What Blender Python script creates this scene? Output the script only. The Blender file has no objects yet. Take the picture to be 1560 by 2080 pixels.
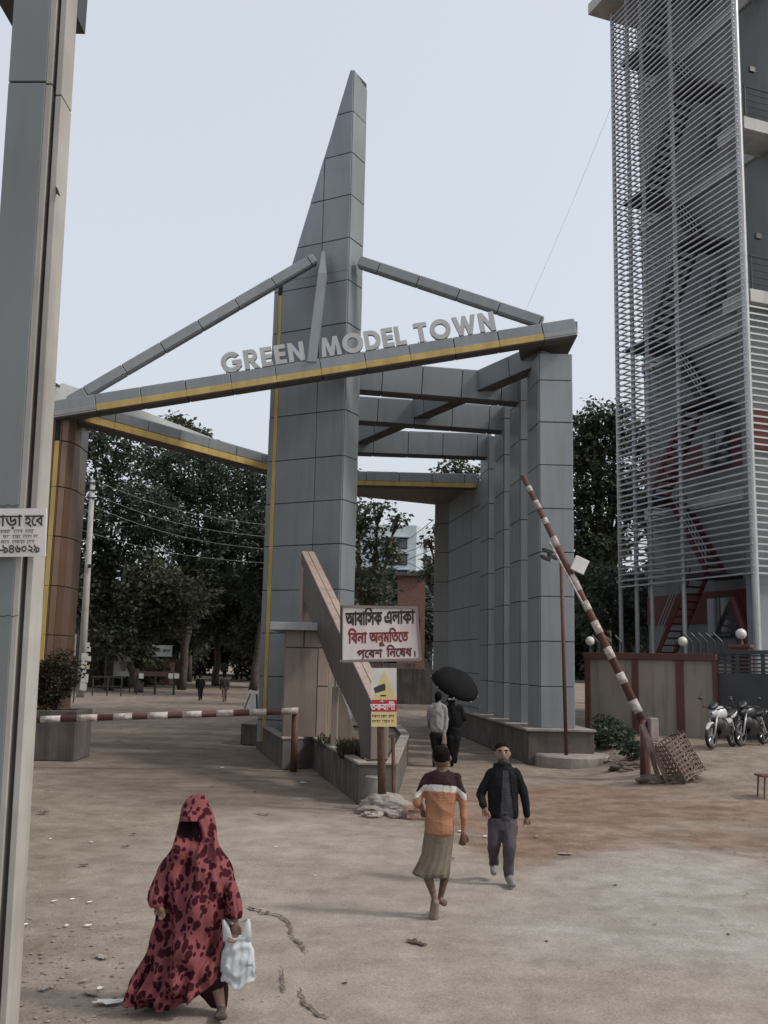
import bpy, bmesh, math, random
import numpy as np
from mathutils import Vector, Matrix, noise as mnoise
from mathutils.geometry import tessellate_polygon

S = bpy.context.scene
COL = S.collection
rad = math.radians

# ------------------------------------------------------------------ camera
FPX, CX, CY = 2000.0, 780.0, 1040.0          # focal length and centre in photo pixels (1560 x 2080)
EYE = Vector((0.0, 0.0, 2.55))
PITCH, ROLL = math.atan(305.0 / FPX), 0.021
FWD = Vector((0, math.cos(PITCH), math.sin(PITCH)))
_r0 = Vector((1, 0, 0)); _u0 = Vector((0, -math.sin(PITCH), math.cos(PITCH)))
RGT = _r0 * math.cos(ROLL) + _u0 * math.sin(ROLL)
UPV = _u0 * math.cos(ROLL) - _r0 * math.sin(ROLL)
cam = bpy.data.cameras.new('camera'); cam_o = bpy.data.objects.new('camera', cam); COL.objects.link(cam_o)
cam.sensor_fit = 'VERTICAL'; cam.sensor_height = 36.0; cam.lens = 36.0 * FPX / 2080.0
cam.clip_start = 0.1; cam.clip_end = 3000
mw = Matrix((RGT, UPV, -FWD)).transposed().to_4x4(); mw.translation = EYE
cam_o.matrix_world = mw
S.camera = cam_o

# ------------------------------------------------------------------ sky, sun, exposure
SUN_EL, SUN_AZ = rad(44), rad(104)             # azimuth clockwise from +Y: from the right, a little behind the camera
w = bpy.data.worlds.new('World'); S.world = w; w.use_nodes = True
nt = w.node_tree; bg = nt.nodes['Background']
sky = nt.nodes.new('ShaderNodeTexSky'); sky.sky_type = 'NISHITA'; sky.sun_disc = False
sky.sun_elevation = SUN_EL; sky.sun_rotation = SUN_AZ
sky.air_density = 1.2; sky.dust_density = 7.0; sky.ozone_density = 1.5; sky.altitude = 0
hs = nt.nodes.new('ShaderNodeHueSaturation'); hs.inputs['Saturation'].default_value = 0.62
mixs = nt.nodes.new('ShaderNodeMix'); mixs.data_type = 'RGBA'
mixs.inputs[0].default_value = 0.55
mixs.inputs[7].default_value = (7.5, 8.0, 8.7, 1)   # even winter haze
nt.links.new(sky.outputs[0], hs.inputs['Color']); nt.links.new(hs.outputs[0], mixs.inputs[6])
nt.links.new(mixs.outputs[2], bg.inputs['Color'])
bg.inputs['Strength'].default_value = 0.10
sun = bpy.data.lights.new('sun', 'SUN'); sun.energy = 1.5; sun.angle = rad(7); sun.color = (1.0, 0.93, 0.84)
sun_o = bpy.data.objects.new('sun', sun); COL.objects.link(sun_o)
sd = Vector((math.sin(SUN_AZ) * math.cos(SUN_EL), math.cos(SUN_AZ) * math.cos(SUN_EL), math.sin(SUN_EL)))
sun_o.rotation_euler = (-sd).to_track_quat('-Z', 'Y').to_euler(); sun_o.location = (20, -10, 40)
S.view_settings.view_transform = 'Standard'; S.view_settings.look = 'None'
S.view_settings.exposure = 0.4; S.view_settings.gamma = 1.0

# ------------------------------------------------------------------ pixel to place
def ray(px, py):
    return FWD + RGT * ((px - CX) / FPX) - UPV * ((py - CY) / FPX)
def at(px, py, Y):                      # point in the vertical plane at distance Y
    d = ray(px, py); return EYE + d * (Y / d.y)
def hit(px, py, P0, n):                 # point on a plane
    d = ray(px, py); return EYE + d * ((P0 - EYE).dot(n) / d.dot(n))
def sst(t): t = min(1, max(0, t)); return t * t * (3 - 2 * t)
def ground_z(x, y):
    z = 0.55 * sst((x - 4.6) / 3.2) * sst((y - 17.5) / 9.0)     # bank by the boundary wall
    z += 0.30 * sst((y - 34) / 40.0)
    return z
def G(px, py):                          # point on the ground
    d = ray(px, py); z = 0.0
    for _ in range(12):
        p = EYE + d * ((z - EYE.z) / d.z); z = ground_z(p.x, p.y)
    return Vector((p.x, p.y, z))
def gp(px, Y):                          # ground under column px at distance Y
    p = at(px, 1340, Y); 
    return Vector((p.x, Y, ground_z(p.x, Y)))

# ------------------------------------------------------------------ materials
def mat(name, c1, c2=None, rough=0.6, metal=0.0, scale=3.0, bump=0.0, bscale=None, streak=0.0, rnd=0.0, spec=0.5, detail=6, dist=0.02):
    m = bpy.data.materials.new(name); m.use_nodes = True
    t = m.node_tree; N = t.nodes; L = t.links; b = N['Principled BSDF']
    b.inputs['Roughness'].default_value = rough; b.inputs['Metallic'].default_value = metal
    b.inputs['Specular IOR Level'].default_value = spec
    c2 = c2 or tuple(x * 0.82 for x in c1)
    tc = N.new('ShaderNodeTexCoord')
    nz = N.new('ShaderNodeTexNoise'); nz.inputs['Scale'].default_value = scale; nz.inputs['Detail'].default_value = detail
    L.new(tc.outputs['Object'], nz.inputs['Vector'])
    rp = N.new('ShaderNodeValToRGB'); rp.color_ramp.elements[0].position = 0.32; rp.color_ramp.elements[1].position = 0.68
    rp.color_ramp.elements[0].color = (*c2, 1); rp.color_ramp.elements[1].color = (*c1, 1)
    L.new(nz.outputs['Fac'], rp.inputs['Fac'])
    col = rp.outputs['Color']
    if streak:
        mp = N.new('ShaderNodeMapping'); mp.inputs['Scale'].default_value = (5, 5, 0.5)
        n2 = N.new('ShaderNodeTexNoise'); n2.inputs['Scale'].default_value = 1.0; n2.inputs['Detail'].default_value = 5
        L.new(tc.outputs['Object'], mp.inputs['Vector']); L.new(mp.outputs[0], n2.inputs['Vector'])
        r2 = N.new('ShaderNodeMapRange'); r2.inputs['From Min'].default_value = 0.48; r2.inputs['From Max'].default_value = 0.75
        r2.inputs['To Min'].default_value = 0; r2.inputs['To Max'].default_value = streak
        L.new(n2.outputs['Fac'], r2.inputs['Value'])
        mx = N.new('ShaderNodeMix'); mx.data_type = 'RGBA'; L.new(r2.outputs[0], mx.inputs[0]); L.new(col, mx.inputs[6])
        mx.inputs[7].default_value = (c2[0] * 0.45, c2[1] * 0.42, c2[2] * 0.38, 1); col = mx.outputs[2]
    if rnd:
        oi = N.new('ShaderNodeObjectInfo')
        r3 = N.new('ShaderNodeMapRange'); r3.inputs['To Min'].default_value = 1 - rnd; r3.inputs['To Max'].default_value = 1 + rnd
        L.new(oi.outputs['Random'], r3.inputs['Value'])
        hv = N.new('ShaderNodeHueSaturation'); L.new(col, hv.inputs['Color']); L.new(r3.outputs[0], hv.inputs['Value']); col = hv.outputs[0]
    L.new(col, b.inputs['Base Color'])
    if bump:
        n3 = N.new('ShaderNodeTexNoise'); n3.inputs['Scale'].default_value = bscale or scale * 6; n3.inputs['Detail'].default_value = 8
        L.new(tc.outputs['Object'], n3.inputs['Vector'])
        bp = N.new('ShaderNodeBump'); bp.inputs['Strength'].default_value = bump; bp.inputs['Distance'].default_value = dist
        L.new(n3.outputs['Fac'], bp.inputs['Height']); L.new(bp.outputs[0], b.inputs['Normal'])
    return m

M = {}
M['acp'] = mat('aluminium_panel', (0.245, 0.270, 0.286), (0.212, 0.234, 0.248), rough=0.42, metal=0.25, scale=0.7, streak=0.22, rnd=0.06)
M['acp_light'] = mat('light_panel', (0.30, 0.305, 0.305), (0.25, 0.255, 0.255), rough=0.5, metal=0.1, scale=0.8, streak=0.15, rnd=0.05)
M['joint'] = mat('panel_joint', (0.02, 0.021, 0.022), rough=0.8)
M['yellow'] = mat('yellow_strip', (0.50, 0.37, 0.12), (0.42, 0.30, 0.09), rough=0.5, scale=1.5, streak=0.4)
M['brown'] = mat('brown_panel', (0.125, 0.074, 0.047), (0.095, 0.056, 0.035), rough=0.38, metal=0.2, scale=0.8, streak=0.15, rnd=0.06)
M['pinkish'] = mat('beige_pink_panel', (0.33, 0.255, 0.215), (0.28, 0.21, 0.175), rough=0.5, scale=1.2, streak=0.45, rnd=0.05)
M['beige'] = mat('beige_panel', (0.235, 0.195, 0.160), (0.18, 0.148, 0.12), rough=0.55, scale=1.2, streak=0.6, rnd=0.04)
M['letter'] = mat('letter_steel', (0.46, 0.465, 0.465), (0.40, 0.405, 0.405), rough=0.45, metal=0.1, scale=2, streak=0.2)
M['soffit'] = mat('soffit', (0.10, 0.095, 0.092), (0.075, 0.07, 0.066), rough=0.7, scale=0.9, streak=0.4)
M['cement'] = mat('cement_plaster', (0.125, 0.109, 0.096), (0.062, 0.054, 0.048), rough=0.9, scale=1.3, bump=0.35, bscale=14, streak=0.75)
M['concrete'] = mat('concrete', (0.29, 0.255, 0.225), (0.19, 0.165, 0.145), rough=0.9, scale=2.5, bump=0.4, bscale=20)
M['soil'] = mat('soil', (0.13, 0.10, 0.075), (0.07, 0.055, 0.04), rough=0.95, scale=5, bump=0.8, bscale=25)
M['rust'] = mat('rusty_red_paint', (0.115, 0.040, 0.030), (0.065, 0.032, 0.025), rough=0.7, scale=7, bump=0.25, bscale=40)
M['rustdark'] = mat('brown_rusty_iron', (0.13, 0.075, 0.05), (0.06, 0.035, 0.025), rough=0.75, scale=8, bump=0.25, bscale=40)
M['whitepaint'] = mat('chipped_white_paint', (0.52, 0.49, 0.46), (0.26, 0.20, 0.175), rough=0.7, scale=9, bump=0.2, bscale=40)
M['dark'] = mat('dark_metal', (0.03, 0.032, 0.036), rough=0.5)
M['black'] = mat('black_plastic', (0.016, 0.016, 0.018), rough=0.45)
M['white'] = mat('white_plain', (0.72, 0.72, 0.70), (0.62, 0.61, 0.59), rough=0.6, scale=3)
M['paper'] = mat('paper', (0.68, 0.67, 0.64), (0.55, 0.54, 0.51), rough=0.8, scale=5)

# ------------------------------------------------------------------ object helpers
def link(o, parent=None):
    COL.objects.link(o)
    if parent is not None:
        o.parent = parent
        p = parent; loc = Vector((0, 0, 0))
        while p is not None:
            loc += p.location
            if p.parent is not None: loc += p.matrix_parent_inverse.translation
            p = p.parent
        o.matrix_parent_inverse = Matrix.Translation(-loc)
    return o
def meshobj(name, verts, faces, m, parent=None, smooth=False, local=False, mats=None, fmat=None):
    me = bpy.data.meshes.new(name); me.from_pydata([tuple(v) for v in verts], [], faces)
    for q in (mats or [m]): me.materials.append(q)
    if fmat is not None: me.polygons.foreach_set('material_index', fmat)
    if smooth: me.polygons.foreach_set('use_smooth', [True] * len(me.polygons))
    me.update()
    o = bpy.data.objects.new(name, me)
    if local:
        COL.objects.link(o); o.parent = parent
    else: link(o, parent)
    return o
def tag(o, label, cat, group=None, kind=None):
    if label: o['label'] = label
    if cat: o['category'] = cat
    if group: o['group'] = group
    if kind: o['kind'] = kind
    return o
def thing(name, label, cat, loc=(0, 0, 0), group=None):
    o = bpy.data.objects.new(name, None); o.empty_display_size = 0.2; COL.objects.link(o); o.location = loc
    return tag(o, label, cat, group)
def struct(o): o['kind'] = 'structure'; return o

class MB:                                # collects simple solids into one mesh
    def __init__(s): s.v = []; s.f = []; s.mi = []; s.cur = 0
    def add(s, vs, fs):
        k = len(s.v); s.v += [Vector(v) for v in vs]; s.f += [tuple(i + k for i in f) for f in fs]; s.mi += [s.cur] * len(fs); return s
    def hexa(s, b, t):                   # bottom 4 and top 4 points, both counter-clockwise seen from above
        n = len(b)
        return s.add(list(b) + list(t), [tuple(reversed(range(n))), tuple(range(n, 2 * n))] + [(i, (i + 1) % n, n + (i + 1) % n, n + i) for i in range(n)])
    def box(s, c, d, rz=0.0, rot=None):
        R = rot or Matrix.Rotation(rz, 3, 'Z'); c = Vector(c)
        x, y, z = d[0] / 2, d[1] / 2, d[2] / 2
        q = [c + R @ Vector(p) for p in ((-x, -y, -z), (x, -y, -z), (x, y, -z), (-x, y, -z), (-x, -y, z), (x, -y, z), (x, y, z), (-x, y, z))]
        return s.hexa(q[:4], q[4:])
    def tube(s, pts, r, n=8, cap=True):
        pts = [Vector(p) for p in pts]; rs = r if isinstance(r, (list, tuple)) else [r] * len(pts)
        rings = []; up = Vector((0.13, 0.31, 0.94))
        for i, p in enumerate(pts):
            d = (pts[min(i + 1, len(pts) - 1)] - pts[max(i - 1, 0)]).normalized()
            a = d.cross(up)
            if a.length < 0.05: a = d.cross(Vector((1, 0, 0)))
            a.normalize(); b = d.cross(a).normalized()
            rings.append([p + (a * math.cos(2 * math.pi * k / n) + b * math.sin(2 * math.pi * k / n)) * rs[i] for k in range(n)])
        vs = [v for R in rings for v in R]; fs = []
        for i in range(len(pts) - 1):
            for k in range(n): fs.append((i * n + k, i * n + (k + 1) % n, (i + 1) * n + (k + 1) % n, (i + 1) * n + k))
        if cap: fs += [tuple(reversed(range(n))), tuple(range((len(pts) - 1) * n, len(pts) * n))]
        return s.add(vs, fs)
    def lathe(s, c, prof, n=16):         # prof: (r, z)
        c = Vector(c); vs = []; fs = []
        for r, z in prof:
            for k in range(n): vs.append(c + Vector((r * math.cos(2 * math.pi * k / n), r * math.sin(2 * math.pi * k / n), z)))
        for i in range(len(prof) - 1):
            for k in range(n): fs.append((i * n + k, i * n + (k + 1) % n, (i + 1) * n + (k + 1) % n, (i + 1) * n + k))
        fs += [tuple(reversed(range(n))), tuple(range((len(prof) - 1) * n, len(prof) * n))]
        return s.add(vs, fs)
    def ell(s, c, r, n=12, m=8, rot=None, jit=0.0, rng=None):
        c = Vector(c); vs = []; fs = []
        for i in range(m + 1):
            th = math.pi * i / m
            for k in range(n):
                ph = 2 * math.pi * k / n
                p = Vector((r[0] * math.sin(th) * math.cos(ph), r[1] * math.sin(th) * math.sin(ph), r[2] * math.cos(th)))
                if jit and 0 < i < m: p *= 1 + rng.uniform(-jit, jit)
                vs.append(c + (rot @ p if rot else p))
        for i in range(m):
            for k in range(n): fs.append((i * n + k, (i + 1) * n + k, (i + 1) * n + (k + 1) % n, i * n + (k + 1) % n))
        return s.add(vs, fs)
    def build(s, name, m, parent=None, smooth=False, local=False, mats=None, bevel=0.0):
        o = meshobj(name, s.v, s.f, m, parent, smooth, local, mats, s.mi if mats else None)
        if bevel:
            b = o.modifiers.new('b', 'BEVEL'); b.width = bevel; b.segments = 2; b.limit_method = 'ANGLE'
        return o

def clip_poly(poly, axis, val, keep_greater):
    out = []
    for i in range(len(poly)):
        a, b = poly[i], poly[(i + 1) % len(poly)]
        ia = (a[axis] >= val) == keep_greater or a[axis] == val; ib = (b[axis] >= val) == keep_greater or b[axis] == val
        if ia: out.append(a)
        if ia != ib:
            t = (val - a[axis]) / (b[axis] - a[axis]); out.append((a[0] + (b[0] - a[0]) * t, a[1] + (b[1] - a[1]) * t))
    return out
def parea(p): return 0.5 * sum(p[i][0] * p[(i + 1) % len(p)][1] - p[(i + 1) % len(p)][0] * p[i][1] for i in range(len(p)))
prng = random.Random(5)
def clad(parent, O, u, v, n, poly, ucuts, vcuts, m, th=0.03, gap=0.022, name='panel'):
    """panels on the flat face O + a u + b v, each its own piece; joints stay open to the dark core behind"""
    if parea(poly) < 0: poly = poly[::-1]
    us = [-1e9] + sorted(ucuts) + [1e9]; vs = [-1e9] + sorted(vcuts) + [1e9]
    flip = u.cross(v).dot(n) < 0
    for i in range(len(us) - 1):
        for j in range(len(vs) - 1):
            p = poly
            for ax, val, k in ((0, us[i] + gap / 2, True), (0, us[i + 1] - gap / 2, False), (1, vs[j] + gap / 2, True), (1, vs[j + 1] - gap / 2, False)):
                if p: p = clip_poly(p, ax, val, k)
            q = []
            for a in p or []:
                if not q or (a[0] - q[-1][0]) ** 2 + (a[1] - q[-1][1]) ** 2 > 1e-6: q.append(a)
            if len(q) > 2 and (q[0][0] - q[-1][0]) ** 2 + (q[0][1] - q[-1][1]) ** 2 < 1e-6: q.pop()
            if len(q) < 3 or parea(q) < 0.006: continue
            e = prng.uniform(-0.004, 0.004)
            lo = [O + u * a + v * b + n * 0.004 for a, b in q]; c = 0.008
            cu = sum(a for a, b in q) / len(q); cv = sum(b for a, b in q) / len(q)
            mid = [O + u * a + v * b + n * (th - c + e) for a, b in q]
            hi = [O + u * (a + c * (1 if a < cu else -1)) + v * (b + c * (1 if b < cv else -1)) + n * (th + e) for a, b in q]
            k = len(q)
            fs = [tuple(range(2 * k, 3 * k))] + [(x, (x + 1) % k, k + (x + 1) % k, k + x) for x in range(k)] + [(k + x, k + (x + 1) % k, 2 * k + (x + 1) % k, 2 * k + x) for x in range(k)]
            if flip: fs = [f[::-1] for f in fs]
            meshobj(name, lo + mid + hi, fs, m, parent)

Zv = Vector((0, 0, 1))
def frange(a, b, s):
    r = []; x = a
    while x < b - 1e-6: r.append(x); x += s
    return r

# ================================================================== ground
def poly_sd(xs, ys, poly):              # signed distance, positive inside
    P = np.array([(p[0], p[1]) for p in poly]); d = np.full(xs.shape, 1e9); ins = np.zeros(xs.shape, bool)
    for i in range(len(P)):
        a, b = P[i], P[(i + 1) % len(P)]; e = b - a
        t = np.clip(((xs - a[0]) * e[0] + (ys - a[1]) * e[1]) / (e @ e + 1e-12), 0, 1)
        d = np.minimum(d, np.hypot(xs - a[0] - t * e[0], ys - a[1] - t * e[1]))
        c = ((a[1] > ys) != (b[1] > ys)) & (xs < (b[0] - a[0]) * (ys - a[1]) / (b[1] - a[1] + 1e-12) + a[0])
        ins ^= c
    return np.where(ins, d, -d)
def axis_coords(lo, hi, fine, far):
    a = list(np.arange(lo, hi, fine)); s = fine; x = hi; r = []
    while x < far: r.append(x); s *= 1.22; x += s
    l = []; s = fine; x = lo
    while x > -far: s *= 1.22; x -= s; l.append(x)
    return np.array(l[::-1] + a + r)
gx = axis_coords(-9, 13, 0.1, 900); gy = axis_coords(4.5, 34, 0.1, 1200)
XX, YY = np.meshgrid(gx, gy)
def snz(x, y, k, seed):                 # cheap smooth noise
    r = np.random.RandomState(seed); o = np.zeros_like(x)
    for i in range(7):
        a = r.uniform(0, 6.28); f = k * r.uniform(0.6, 1.9); o += np.sin(x * f * math.cos(a) + y * f * math.sin(a) + r.uniform(0, 6.28)) / 7
    return o
vz = np.vectorize(ground_z)
def tz(x, y, k):
    return vz(x, y)
near = np.exp(-((YY - 15) / 30.0) ** 2 - (XX / 25.0) ** 2)
ZZ = vz(XX, YY) + near * (0.012 * snz(XX, YY, 1.3, 1) + 0.006 * snz(XX, YY, 4.5, 2) + 0.004 * snz(XX, YY, 11, 3)) - 0.012
wob = 0.22 * snz(XX, YY, 1.6, 4) + 0.15 * snz(XX, YY, 5, 5) + 0.06 * snz(XX, YY, 17, 6)
px_conc = [(1600, 1757), (1500, 1737), (1400, 1729), (1300, 1726), (1200, 1735), (1120, 1757), (1050, 1764), (980, 1742), (900, 1700), (820, 1668), (700, 1650), (560, 1648), (440, 1660), (320, 1700), (250, 1770), (215, 1870), (230, 1960), (150, 2070)]
conc = [G(*p) for p in px_conc] + [Vector((-4, 3, 0)), Vector((-30, 1, 0)), Vector((-30, -40, 0)), Vector((40, -40, 0)), Vector((40, G(1600, 1757).y, 0))]
red = [G(*p) for p in [(830, 1655), (905, 1622), (1000, 1605), (1150, 1592), (1350, 1588), (1500, 1605), (1640, 1640), (1640, 1770), (1500, 1745), (1300, 1735), (1120, 1765), (1040, 1775), (960, 1745), (880, 1700)]]
grey = [G(*p) for p in [(1700, 1757), (1400, 1725), (1200, 1735), (1090, 1800), (1000, 1870), (1150, 1960), (1500, 1990), (1800, 1980)]]
lane = [G(*p) for p in [(120, 1500), (500, 1470), (560, 1560), (740, 1650), (640, 1655), (400, 1640), (120, 1600)]]
def soft(poly, w_, k=1.0): return np.clip((poly_sd(XX, YY, poly) + wob * k) / w_ + 0.5, 0, 1)
right_edge = np.clip((XX - 0.6) / 1.6, 0, 1)                      # the paved edge is crisp on the right, lost under dust on the left
A_conc = soft(conc, 0.25, 1.0) * right_edge + soft(conc, 2.6, 3.0) * (1 - right_edge); A_red = soft(red, 1.0, 2.6) * np.clip(.62 + .9 * snz(XX, YY, 1.1, 31) + .6 * snz(XX, YY, 3.4, 32), .12, 1); A_grey = soft(grey, 1.6, 3.0); A_lane = soft(lane, 2.4, 3.0)
ZZ = ZZ + 0.016 * A_conc
nx, ny = len(gx), len(gy)
idx = np.arange(nx * ny).reshape(ny, nx)
F4 = np.stack([idx[:-1, :-1], idx[:-1, 1:], idx[1:, 1:], idx[1:, :-1]], -1).reshape(-1, 4)
def np_mesh(name, V, F, mats, smooth=True, mi=None):
    me = bpy.data.meshes.new(name); n = F.shape[1]
    me.vertices.add(len(V)); me.vertices.foreach_set('co', np.ascontiguousarray(V, dtype=np.float32).ravel())
    me.loops.add(F.size); me.loops.foreach_set('vertex_index', np.ascontiguousarray(F, dtype=np.int32).ravel())
    me.polygons.add(len(F)); me.polygons.foreach_set('loop_start', np.arange(0, F.size, n, dtype=np.int32))
    me.polygons.foreach_set('loop_total', np.full(len(F), n, dtype=np.int32))
    if mi is not None: me.polygons.foreach_set('material_index', np.asarray(mi, dtype=np.int32))
    me.polygons.foreach_set('use_smooth', np.full(len(F), smooth))
    for q in mats: me.materials.append(q)
    me.update(calc_edges=True); me.validate()
    return me
def ground_material():
    m = bpy.data.materials.new('dusty_ground'); m.use_nodes = True
    t = m.node_tree; N = t.nodes; L = t.links; b = N['Principled BSDF']; b.inputs['Roughness'].default_value = 0.95
    b.inputs['Specular IOR Level'].default_value = 0.15
    tc = N.new('ShaderNodeTexCoord')
    def nz(sc, det=6, stretch=None):
        n = N.new('ShaderNodeTexNoise'); n.inputs['Scale'].default_value = sc; n.inputs['Detail'].default_value = det; n.inputs['Roughness'].default_value = 0.62
        if stretch:
            mp = N.new('ShaderNodeMapping'); mp.inputs['Scale'].default_value = stretch; L.new(tc.outputs['Object'], mp.inputs[0]); L.new(mp.outputs[0], n.inputs['Vector'])
        else: L.new(tc.outputs['Object'], n.inputs['Vector'])
        return n.outputs['Fac']
    def ramp(f, a, c1, c2, bpos):
        r = N.new('ShaderNodeValToRGB'); e = r.color_ramp.elements; e[0].position = a; e[1].position = bpos
        e[0].color = (*c1, 1); e[1].color = (*c2, 1); L.new(f, r.inputs[0]); return r.outputs[0]
    def mix(f, a, c, mode='MIX'):
        x = N.new('ShaderNodeMix'); x.data_type = 'RGBA'; x.blend_type = mode
        if isinstance(f, float): x.inputs[0].default_value = f
        else: L.new(f, x.inputs[0])
        for s, v in ((6, a), (7, c)):
            if isinstance(v, tuple): x.inputs[s].default_value = (*v, 1)
            else: L.new(v, x.inputs[s])
        return x.outputs[2]
    def att(n):
        a = N.new('ShaderNodeAttribute'); a.attribute_name = n; return a.outputs['Fac']
    dirt = ramp(nz(0.55), 0.30, (0.198, 0.161, 0.130), (0.295, 0.249, 0.209), 0.70)
    lane_c = ramp(nz(0.8), 0.30, (0.135, 0.109, 0.089), (0.215, 0.178, 0.149), 0.72)
    redc = ramp(nz(1.1), 0.30, (0.170, 0.106, 0.075), (0.275, 0.196, 0.148), 0.70)
    con = ramp(nz(0.45), 0.28, (0.275, 0.238, 0.203), (0.355, 0.315, 0.276), 0.70)
    gry = ramp(nz(0.7), 0.30, (0.300, 0.275, 0.250), (0.375, 0.350, 0.324), 0.70)
    c = mix(att('lane'), dirt, lane_c); c = mix(att('red'), c, redc); c = mix(att('conc'), c, con); c = mix(att('grey'), c, gry)
    blot = ramp(nz(2.2, 9), 0.36, (0.74, 0.72, 0.70), (1.06, 1.06, 1.06), 0.62); c = mix(0.75, c, blot, 'MULTIPLY')
    tracks = ramp(nz(0.9, 6, (0.7, 1.3, 1)), 0.38, (0.80, 0.78, 0.76), (1.05, 1.05, 1.05), 0.60); c = mix(0.5, c, tracks, 'MULTIPLY')
    fine = ramp(nz(38, 4), 0.34, (0.66, 0.64, 0.62), (1.08, 1.08, 1.08), 0.60); c = mix(0.55, c, fine, 'MULTIPLY')
    v = N.new('ShaderNodeTexVoronoi'); v.inputs['Scale'].default_value = 5.5; L.new(tc.outputs['Object'], v.inputs['Vector'])
    sp = ramp(v.outputs['Distance'], 0.045, (0.42, 0.38, 0.35), (1, 1, 1), 0.085)
    gate_ = ramp(nz(0.9, 3), 0.5, (0, 0, 0), (1, 1, 1), 0.62)
    c = mix(gate_, c, mix(1.0, c, sp, 'MULTIPLY'))
    v2 = N.new('ShaderNodeTexVoronoi'); v2.inputs['Scale'].default_value = 9.0; L.new(tc.outputs['Object'], v2.inputs['Vector'])
    sp2 = ramp(v2.outputs['Distance'], 0.04, (1.45, 1.42, 1.38), (1, 1, 1), 0.075)
    c = mix(ramp(nz(0.7, 3), 0.52, (0, 0, 0), (1, 1, 1), 0.62), c, mix(1.0, c, sp2, 'MULTIPLY'))
    L.new(c, b.inputs['Base Color'])
    h = N.new('ShaderNodeMath'); h.operation = 'ADD'; L.new(nz(7, 10), h.inputs[0])
    h2 = N.new('ShaderNodeMath'); h2.operation = 'MULTIPLY'; L.new(nz(45, 6), h2.inputs[0]); h2.inputs[1].default_value = 0.35
    L.new(h2.outputs[0], h.inputs[1])
    bp = N.new('ShaderNodeBump'); bp.inputs['Strength'].default_value = 0.55; bp.inputs['Distance'].default_value = 0.05
    L.new(h.outputs[0], bp.inputs['Height']); L.new(bp.outputs[0], b.inputs['Normal'])
    return m
M['ground'] = ground_material()
gme = np_mesh('ground', np.stack([XX, YY, ZZ], -1).reshape(-1, 3), F4, [M['ground']])
for nme, arr in (('conc', A_conc), ('red', A_red), ('grey', A_grey), ('lane', A_lane)):
    a = gme.attributes.new(nme, 'FLOAT', 'POINT'); a.data.foreach_set('value', arr.ravel().astype(np.float32))
ground_o = bpy.data.objects.new('ground', gme); COL.objects.link(ground_o); struct(ground_o)

# ================================================================== the gate
gate = thing('entrance_gate', 'tall grey panelled entrance gate with pointed tower, yellow stripe and GREEN MODEL TOWN letters', 'gate', (0.0, 27.0, 0.0))
XS = lambda px, Y: at(px, 1340, Y).x
def zat(px, py, Y): return at(px, py, Y).z

# --- central tower (a slab turned 28 degrees, with a pointed blade on top)
th = rad(28); tu = Vector((-math.cos(th), math.sin(th), 0)); tn = Vector((-math.sin(th), -math.cos(th), 0)); tr = -tn
cpx = [(713, 310), (706, 569), (703, 656), (700, 832), (697, 925), (695, 1104), (692, 1197)]
TC = Vector((sum(at(a, b, 26.9).x for a, b in cpx) / len(cpx), 26.9, 0))
def tface(px, py):
    p = hit(px, py, TC, tn) - TC; return (p.dot(tu), p.z)
lw = sum(tface(a, b)[0] for a, b in [(556, 590), (550, 850), (541, 1070), (535, 1200)]) / 4
seam_u = sum(tface(a, b)[0] for a, b in [(657, 354), (655, 508), (645, 840), (637, 1110)]) / 4
ylw = sum(tface(a, b)[0] for a, b in [(572.5, 620), (565, 850), (556, 1090)]) / 3
seamz = [tface(a, b)[1] for a, b in [(692, 1197), (695, 1104), (696, 1015), (697, 925), (700, 832), (702, 745), (703, 656), (706, 569), (708, 483), (709.5, 396), (713, 310), (714, 227)]]
seamz = [0.9, seamz[0] - 2.4, seamz[0] - 1.2] + seamz
z_sh = tface(570, 575)[1]
su_, sz_ = tface(584, 574); ap = tface(714.5, 143); apc = (0.0, ap[1])
TD = 0.78                                            # tower depth
low = [(0, 0.3), (lw, 0.3), (lw, z_sh), (0, z_sh)]
blade = [(0, z_sh), (su_, z_sh), (ap[0] + 0.02, ap[1]), (0.0, ap[1] - 0.02)]
def pt(a, b, off=0.0): return TC + tu * a + Zv * b - tn * off
def prism(poly, name, m, parent, d0, d1):            # solid behind the face polygon
    mb = MB(); n = len(poly)
    f_ = [pt(a, b, d0) for a, b in poly]; g_ = [pt(a, b, d1) for a, b in poly]
    mb.add(f_ + g_, [tuple(range(n)), tuple(reversed(range(n, 2 * n)))] + [(i, n + i, n + (i + 1) % n, (i + 1) % n) for i in range(n)])
    o = mb.build(name, m, parent)
    bm = bmesh.new(); bm.from_mesh(o.data); bmesh.ops.recalc_face_normals(bm, faces=bm.faces); bm.to_mesh(o.data); bm.free()
    return o
tower = prism(low, 'tower', M['joint'], gate, 0.0, TD)
spire = prism(blade, 'spire_blade', M['joint'], gate, 0.0, TD)
yw = 0.13
clad(tower, TC, tu, Zv, tn, [(0, 0.3), (ylw - 0.01, 0.3), (ylw - 0.01, z_sh), (0, z_sh)], [seam_u], seamz, M['acp'])
clad(tower, TC, tu, Zv, tn, [(ylw + yw + 0.01, 0.3), (lw, 0.3), (lw, z_sh), (ylw + yw + 0.01, z_sh)], [], seamz, M['acp'])
ystop = tface(575, 600)[1]
clad(tower, TC, tu, Zv, tn, [(ylw, 0.3), (ylw + yw, 0.3), (ylw + yw, ystop), (ylw, ystop)], [], seamz[::2], M['yellow'], gap=0.006, name='yellow_strip')
clad(spire, TC, tu, Zv, tn, blade, [seam_u], seamz, M['acp'])
rO = TC + tr * TD                                     # narrow right side
clad(tower, TC, tr, Zv, -tu, [(0, 0.3), (TD, 0.3), (TD, z_sh), (0, z_sh)], [], seamz, M['acp'])
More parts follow.
